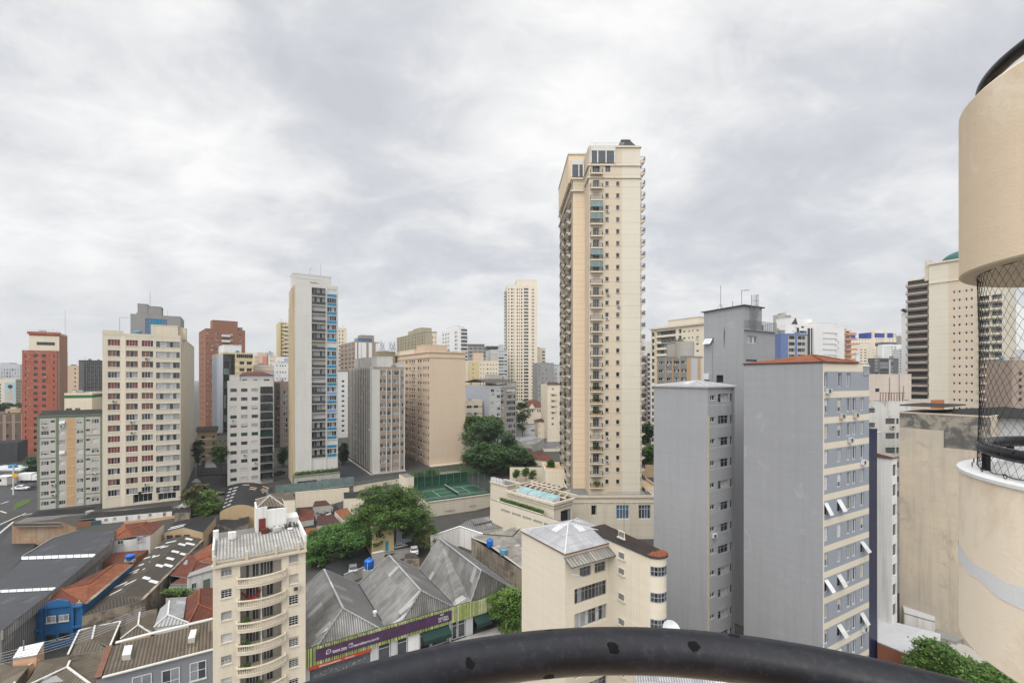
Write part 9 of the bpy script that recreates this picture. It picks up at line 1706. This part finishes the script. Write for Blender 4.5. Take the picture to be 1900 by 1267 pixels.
for k in range(7):
 Yt = 252 + 6 * k; px_ = 2 + 7 * k; b0 = ((px_ - CX) / F * Yt, Yt, 3.8); s_ = Yt / F; py_ = 757 - (k % 3) * 1.5
 tree('far_tree', ('round dark tree first from the left edge behind the old warehouse', 'second tree from the left edge behind the old warehouse', 'third tree from the left edge behind the old warehouse', 'middle one of the trees right of the mural', 'third from last tree of the row under the mural', 'last but one tree of the row beside the terracotta tower', 'last tree of the row touching the terracotta tower')[k], b0, 14, [bl(px_, py_, 7, 7), bl(px_ + 3, py_ + 5, 7, 6)], 1500, 'leaf_dark', .7, 70 + k, group='trees behind the old warehouse', tr=.4, limbs=2)
# shrubs beside beige block
b0 = W(375, 955, 1.5); Yt = 122; b0 = ((375 - CX) / F * Yt, Yt, gz(Yt)); s_ = Yt / F
tree('overgrown_shrub', 'wild bright green shrub mass between the beige block and the arched hall', b0, 2.5, [bl(370, 945, 24, 8), bl(392, 948, 20, 8), bl(368, 930, 20, 11), bl(392, 935, 20, 12), bl(378, 915, 18, 9), bl(395, 918, 12, 8), bl(362, 915, 14, 8)], 14000, 'leaf_light', .25, 81, cat='shrub', tr=.15, limbs=3)
b0 = ((352 - CX) / F * 112, 112, gz(112)); Yt = 112; s_ = Yt / F
tree('overgrown_shrub', 'brownish creeper climbing beside the beige block corner', b0, 2, [bl(354, 915, 10, 8), bl(372, 903, 14, 5), bl(345, 922, 7, 6)], 4000, 'leaf_dry', .25, 82, cat='shrub', tr=.1, limbs=2)
# street tree left of the centre building, tree under the balcony at right
b0 = W(940, 1190, 0); b0 = (*mk(msx(932), -1.6)[:2], 0); Yt = b0[1]; s_ = Yt / F
tree('street_tree', 'light green street tree covering the right end of the striped fascia', b0, 3.0, [bl(938, 1115, 20, 16), bl(955, 1105, 16, 16), bl(925, 1132, 16, 12), bl(950, 1140, 18, 16), bl(915, 1110, 12, 8), bl(945, 1170, 22, 14)], 15000, 'leaf_light', .2, 91, tr=.14, limbs=4)
Yt = 55; b0 = ((1735 - CX) / F * Yt, Yt, 0); s_ = Yt / F
tree('yard_tree', 'bright green bushy tree in the yard under the right balcony', b0, 3.5, [bl(1735, 1212, 28, 20), bl(1755, 1228, 28, 20), bl(1712, 1228, 20, 15), bl(1775, 1238, 20, 15), bl(1738, 1244, 40, 16)], 24000, 'leaf_mid', .2, 92, tr=.2, limbs=4)
Yt = 52; b0 = ((1835 - CX) / F * Yt, Yt, 0); s_ = Yt / F
tree('yard_tree', 'second yard tree at the lower right corner with a brownish left side', b0, 3, [bl(1830, 1250, 36, 14), bl(1870, 1262, 36, 14), bl(1800, 1258, 26, 12)], 12000, 'leaf_mid', .2, 93, tr=.2, limbs=4)
t = thing('street_lamp', 'white street lamp pole standing in the light green tree', 'street lamp', (*mk(msx(927), -2.0)[:2], .14)); q = MB(); q.tube([(0, 0, 0), (0, 0, 4.2)], .07, 'metal_white', 8); q.build('pole', t); q = MB(); q.beam((0, 0, 4.1), (-.9, 0, 4.5), .07, 'metal_white'); q.beam((0, 0, 4.1), (.7, 0, 3.8), .07, 'metal_white'); q.build('lamp_arm', t)
# hedge on the slab tower terrace
hd = thing('hedge', 'mixed hedge filling the planter of the slab tower terrace', 'hedge', (terr.C[0], terr.C[1], terr.z0 + terr.H - .5), terr.th); q = MB(); q.box(.3, terr.w - .3, .25, 1.6, -.1, .55, 'mortar'); q.build('planter', hd)
for k in range(9): bush('leaves', hd, (1 + (terr.w - 2) * k / 8, .9, 1.1), (1.1, .7, .8), 260, 120 + k, 'leaf_mid' if k % 3 else 'leaf_light', .24)
# basement court between slab tower and ribbed block
mb = MB(); rr = [W(x, y, 3.9) for x, y in ((628, 898), (690, 890), (650, 848), (628, 845))]; mb.face([(x, y, 3.83) for x, y, _ in rr], 'charcoal'); o = mb.build('driveway'); o['kind'] = 'structure'
# == balcony under the camera and the one beside it
OC = (.21, -.075)
m_, t_, b_ = newmat('rail_black'); q = T(t_); oc = q.coord('Object')
f = q.rng(q.noise(oc, 7, 6, .7), .35, .72); c = q.mix(f, (.0045, .0047, .0065), (.012, .0125, .017))
dust = q.rng(q.noise(oc, 55, 5, .75), .52, .75); c = q.mix(q.m('MULTIPLY', dust, .5), c, (.04, .04, .05))
vor = t_.nodes.new('ShaderNodeTexVoronoi'); vor.inputs['Scale'].default_value = 15; vor.inputs['Randomness'].default_value = 1.0; q.l(oc, vor.inputs['Vector'])
wob = q.m('ADD', vor.outputs['Distance'], q.m('MULTIPLY', q.m('SUBTRACT', q.noise(oc, 42, 4, .6), .5), .34)); sel = q.m('GREATER_THAN', q.noise(oc, 5.2, 2, .5), .38)
chip = q.m('MULTIPLY', q.m('LESS_THAN', wob, .17), sel); c = q.mix(chip, c, (.0008, .0008, .001))
q.l(c, b_.inputs['Base Color']); q.l(q.m('ADD', q.rng(q.noise(oc, 14, 5, .7), .3, .7, .26, .45), q.m('MULTIPLY', chip, .5)), b_.inputs['Roughness']); b_.inputs['Specular IOR Level'].default_value = .24
q.bump(q.m('ADD', q.noise(oc, 60, 5, .7), q.m('MULTIPLY', chip, -1.2)), .35, .002, b_); MATS['rail_black'] = m_
own = thing('balcony', 'black painted curved handrail of the balcony the picture is taken from', 'balcony', (OC[0], OC[1], CZ))
q = MB(); n = 160; RR = .975; q.tube([(RR * math.cos(2 * math.pi * i / n), RR * math.sin(2 * math.pi * i / n), -.5395) for i in range(n)], .0415, 'rail_black', 28, closed=True); q.build('handrail', own, smooth=True)
q = MB(); q.lathe([(1.09, -.73), (1.13, -.74), (1.13, -2.05), (1.0, -2.06), (1.0, -1.75), (.0, -1.751)], 'balcony_plaster', 96); q.lathe([(.93, -1.75), (.93, -.73), (1.09, -.73)], 'balcony_plaster', 96); q.build('parapet', own, smooth=False)
for k in range(6): q = MB(); a = R(60 * k + 5); q.beam((RR * math.cos(a), RR * math.sin(a), -.74), (RR * math.cos(a), RR * math.sin(a), -.57), .03, 'rail_black'); q.build('rail_post', own)
NC = (4.458, 2.987); Rn = 1.09
nb_ = thing('round_balcony', 'stack of round beige balconies with netting and black handrails at the right edge', 'balcony', (NC[0], NC[1], CZ))
def drum(z0, z1, nm):
 q = MB(); q.lathe([(Rn - .17, z1), (Rn - .012, z1), (Rn, z1 - .015), (Rn, z0 + .012), (Rn - .012, z0)], 'balcony_plaster', 128); q.lathe([(Rn - .17, z0 + .3), (Rn - .17, z1)], 'balcony_plaster', 96); q.lathe([(Rn - .012, z0), (.0, z0)], 'balcony_plaster', 96); return q.build(nm, nb_, smooth=False)
drum(.80, 2.10, 'upper_parapet'); lo = drum(-2.04, -.735, 'lower_parapet')
q = MB(); q.lathe([(Rn + .012, -.72), (Rn + .012, -.745), (Rn - .0, -.747)], 'patchwhite', 128); q.lathe([(0, -.72), (Rn + .012, -.72)], 'patchwhite', 128); q.build('sill_top', nb_)
# repaired pale patch sweeping across the lower wall
q = MB(); n = 40
for i in range(n):
 a0, a1 = R(125 + 130 * i / n), R(125 + 130 * (i + 1) / n)
 def zc(a): tt = (math.degrees(a) - 125) / 130; return -1.44 + .02 * math.sin(tt * 11) + .008 * math.sin(tt * 47), .062 + .012 * math.sin(tt * 19) + .006 * math.sin(tt * 61)
 (z0, h0), (z1, h1) = zc(a0), zc(a1); r_ = Rn + .003; q.face([(r_ * math.cos(a0), r_ * math.sin(a0), z0 - h0), (r_ * math.cos(a1), r_ * math.sin(a1), z1 - h1), (r_ * math.cos(a1), r_ * math.sin(a1), z1 + h1), (r_ * math.cos(a0), r_ * math.sin(a0), z0 + h0)], 'patchwhite')
q.build('repair_patch', nb_)
for z_, nm in ((-.55, 'handrail'), (2.27, 'upper_handrail')):
 q = MB(); n = 128; r_ = .95; q.tube([(r_ * math.cos(2 * math.pi * i / n), r_ * math.sin(2 * math.pi * i / n), z_) for i in range(n)], .045, 'rail_black', 18, closed=True); q.build(nm, nb_, smooth=True)
 for k in range(8): q = MB(); a = R(45 * k + 190); q.beam((r_ * math.cos(a), r_ * math.sin(a), z_ - .19), (r_ * math.cos(a), r_ * math.sin(a), z_ - .02), .035, 'rail_black'); q.build('rail_post', nb_)
q = MB(); q.lathe([(.34, .74), (.44, .72), (.44, .797), (.34, .797)], 'wood_brown', 48, (-.12, -.28, 0)); q.lathe([(0, .768), (.345, .768)], 'wood_brown', 48, (-.12, -.28, 0)); q.build('ceiling_opening', nb_)
tb = thing('round_table', 'dark round table top with a pale stripe on the right-hand balcony', 'table', (NC[0] - .12, NC[1] - .25, CZ - .715)); q = MB(); q.lathe([(0, 0), (.42, 0), (.42, .012), (0, .012)], 'glasstop', 48); q.build('table_top', tb); q = MB(); q.box(-.03, .03, -.4, .4, .0125, .0145, 'whitegrey'); q.build('stripe', tb)
# safety net
net = thing('safety_net', 'black diamond safety net closing the right-hand round balcony', 'net', (NC[0], NC[1], CZ)); g = random.Random(14); q = MB(); rn = .985; z0, z1 = -.70, .80; na = 90; seg = 22; pitch = 2 * math.pi / na
rows_ = (z1 - z0) / (pitch * rn * 1.28)
a0_, a1_ = R(118), R(318)
def npt(k, j, sgn):   # cord k, position j in 0..1 of height
 a = k * pitch + sgn * j * rows_ * pitch; nzv = mnoise.noise(Vector((math.cos(a) * 3, math.sin(a) * 3, j * 5))); nz2 = mnoise.noise(Vector((math.cos(a) * 3 + 9, math.sin(a) * 3, j * 5)))
 a2 = a + nzv * pitch * .75; zz_ = z0 + (z1 - z0) * j + nz2 * .03 * (1 if 0 < j < 1 else 0); r_ = rn - .012 * math.sin(math.pi * j) * (1 + .35 * nzv); return (r_ * math.cos(a2), r_ * math.sin(a2), zz_), a
for sgn in (1, -1):
 for k in range(-40, na + 40):
  run = []
  for s in range(seg + 1):
   p, a = npt(k, s / seg, sgn)
   if a0_ <= a <= a1_: run.append(p)
   elif len(run) > 1: q.tube(run, .0013, 'net_cord', 4); run = []
   else: run = []
  if len(run) > 1: q.tube(run, .0013, 'net_cord', 4)
q.build('net_mesh', net)
q = MB()
for z_ in (z0, z1): q.tube([(rn * math.cos(a0_ + (a1_ - a0_) * i / 60), rn * math.sin(a0_ + (a1_ - a0_) * i / 60), z_ + .008 * g.uniform(-1, 1)) for i in range(61)], .0035, 'net_cord', 6)
q.build('border_rope', net)
q = MB()
for k in range(14): a = a0_ + (a1_ - a0_) * (k + .5) / 14; r_ = rn + .03; q.tube([(r_ * math.cos(a) + .016 * math.cos(j * math.pi / 4) * math.sin(a), r_ * math.sin(a) + .016 * math.cos(j * math.pi / 4) * -math.cos(a), z0 + .004 + .016 * math.sin(j * math.pi / 4)) for j in range(8)], .003, 'net_cord', 5, closed=True)
q.build('hook', net)
q = MB(); a = R(214.5); 
# == haze: thin even air around everything
hm = bpy.data.materials.new('haze'); hm.use_nodes = True; ht = hm.node_tree; ht.nodes.clear(); ho = ht.nodes.new('ShaderNodeOutputMaterial'); hv = ht.nodes.new('ShaderNodeVolumePrincipled'); hv.inputs['Color'].default_value = (.93, .96, 1, 1); hv.inputs['Density'].default_value = .00017; hv.inputs['Anisotropy'].default_value = .2; ht.links.new(hv.outputs[0], ho.inputs['Volume'])
MATS['haze'] = hm
q = MB(); q.box(-3600, 3600, -110, 5100, -6, 130, 'haze'); o = q.build('haze'); o['kind'] = 'stuff'
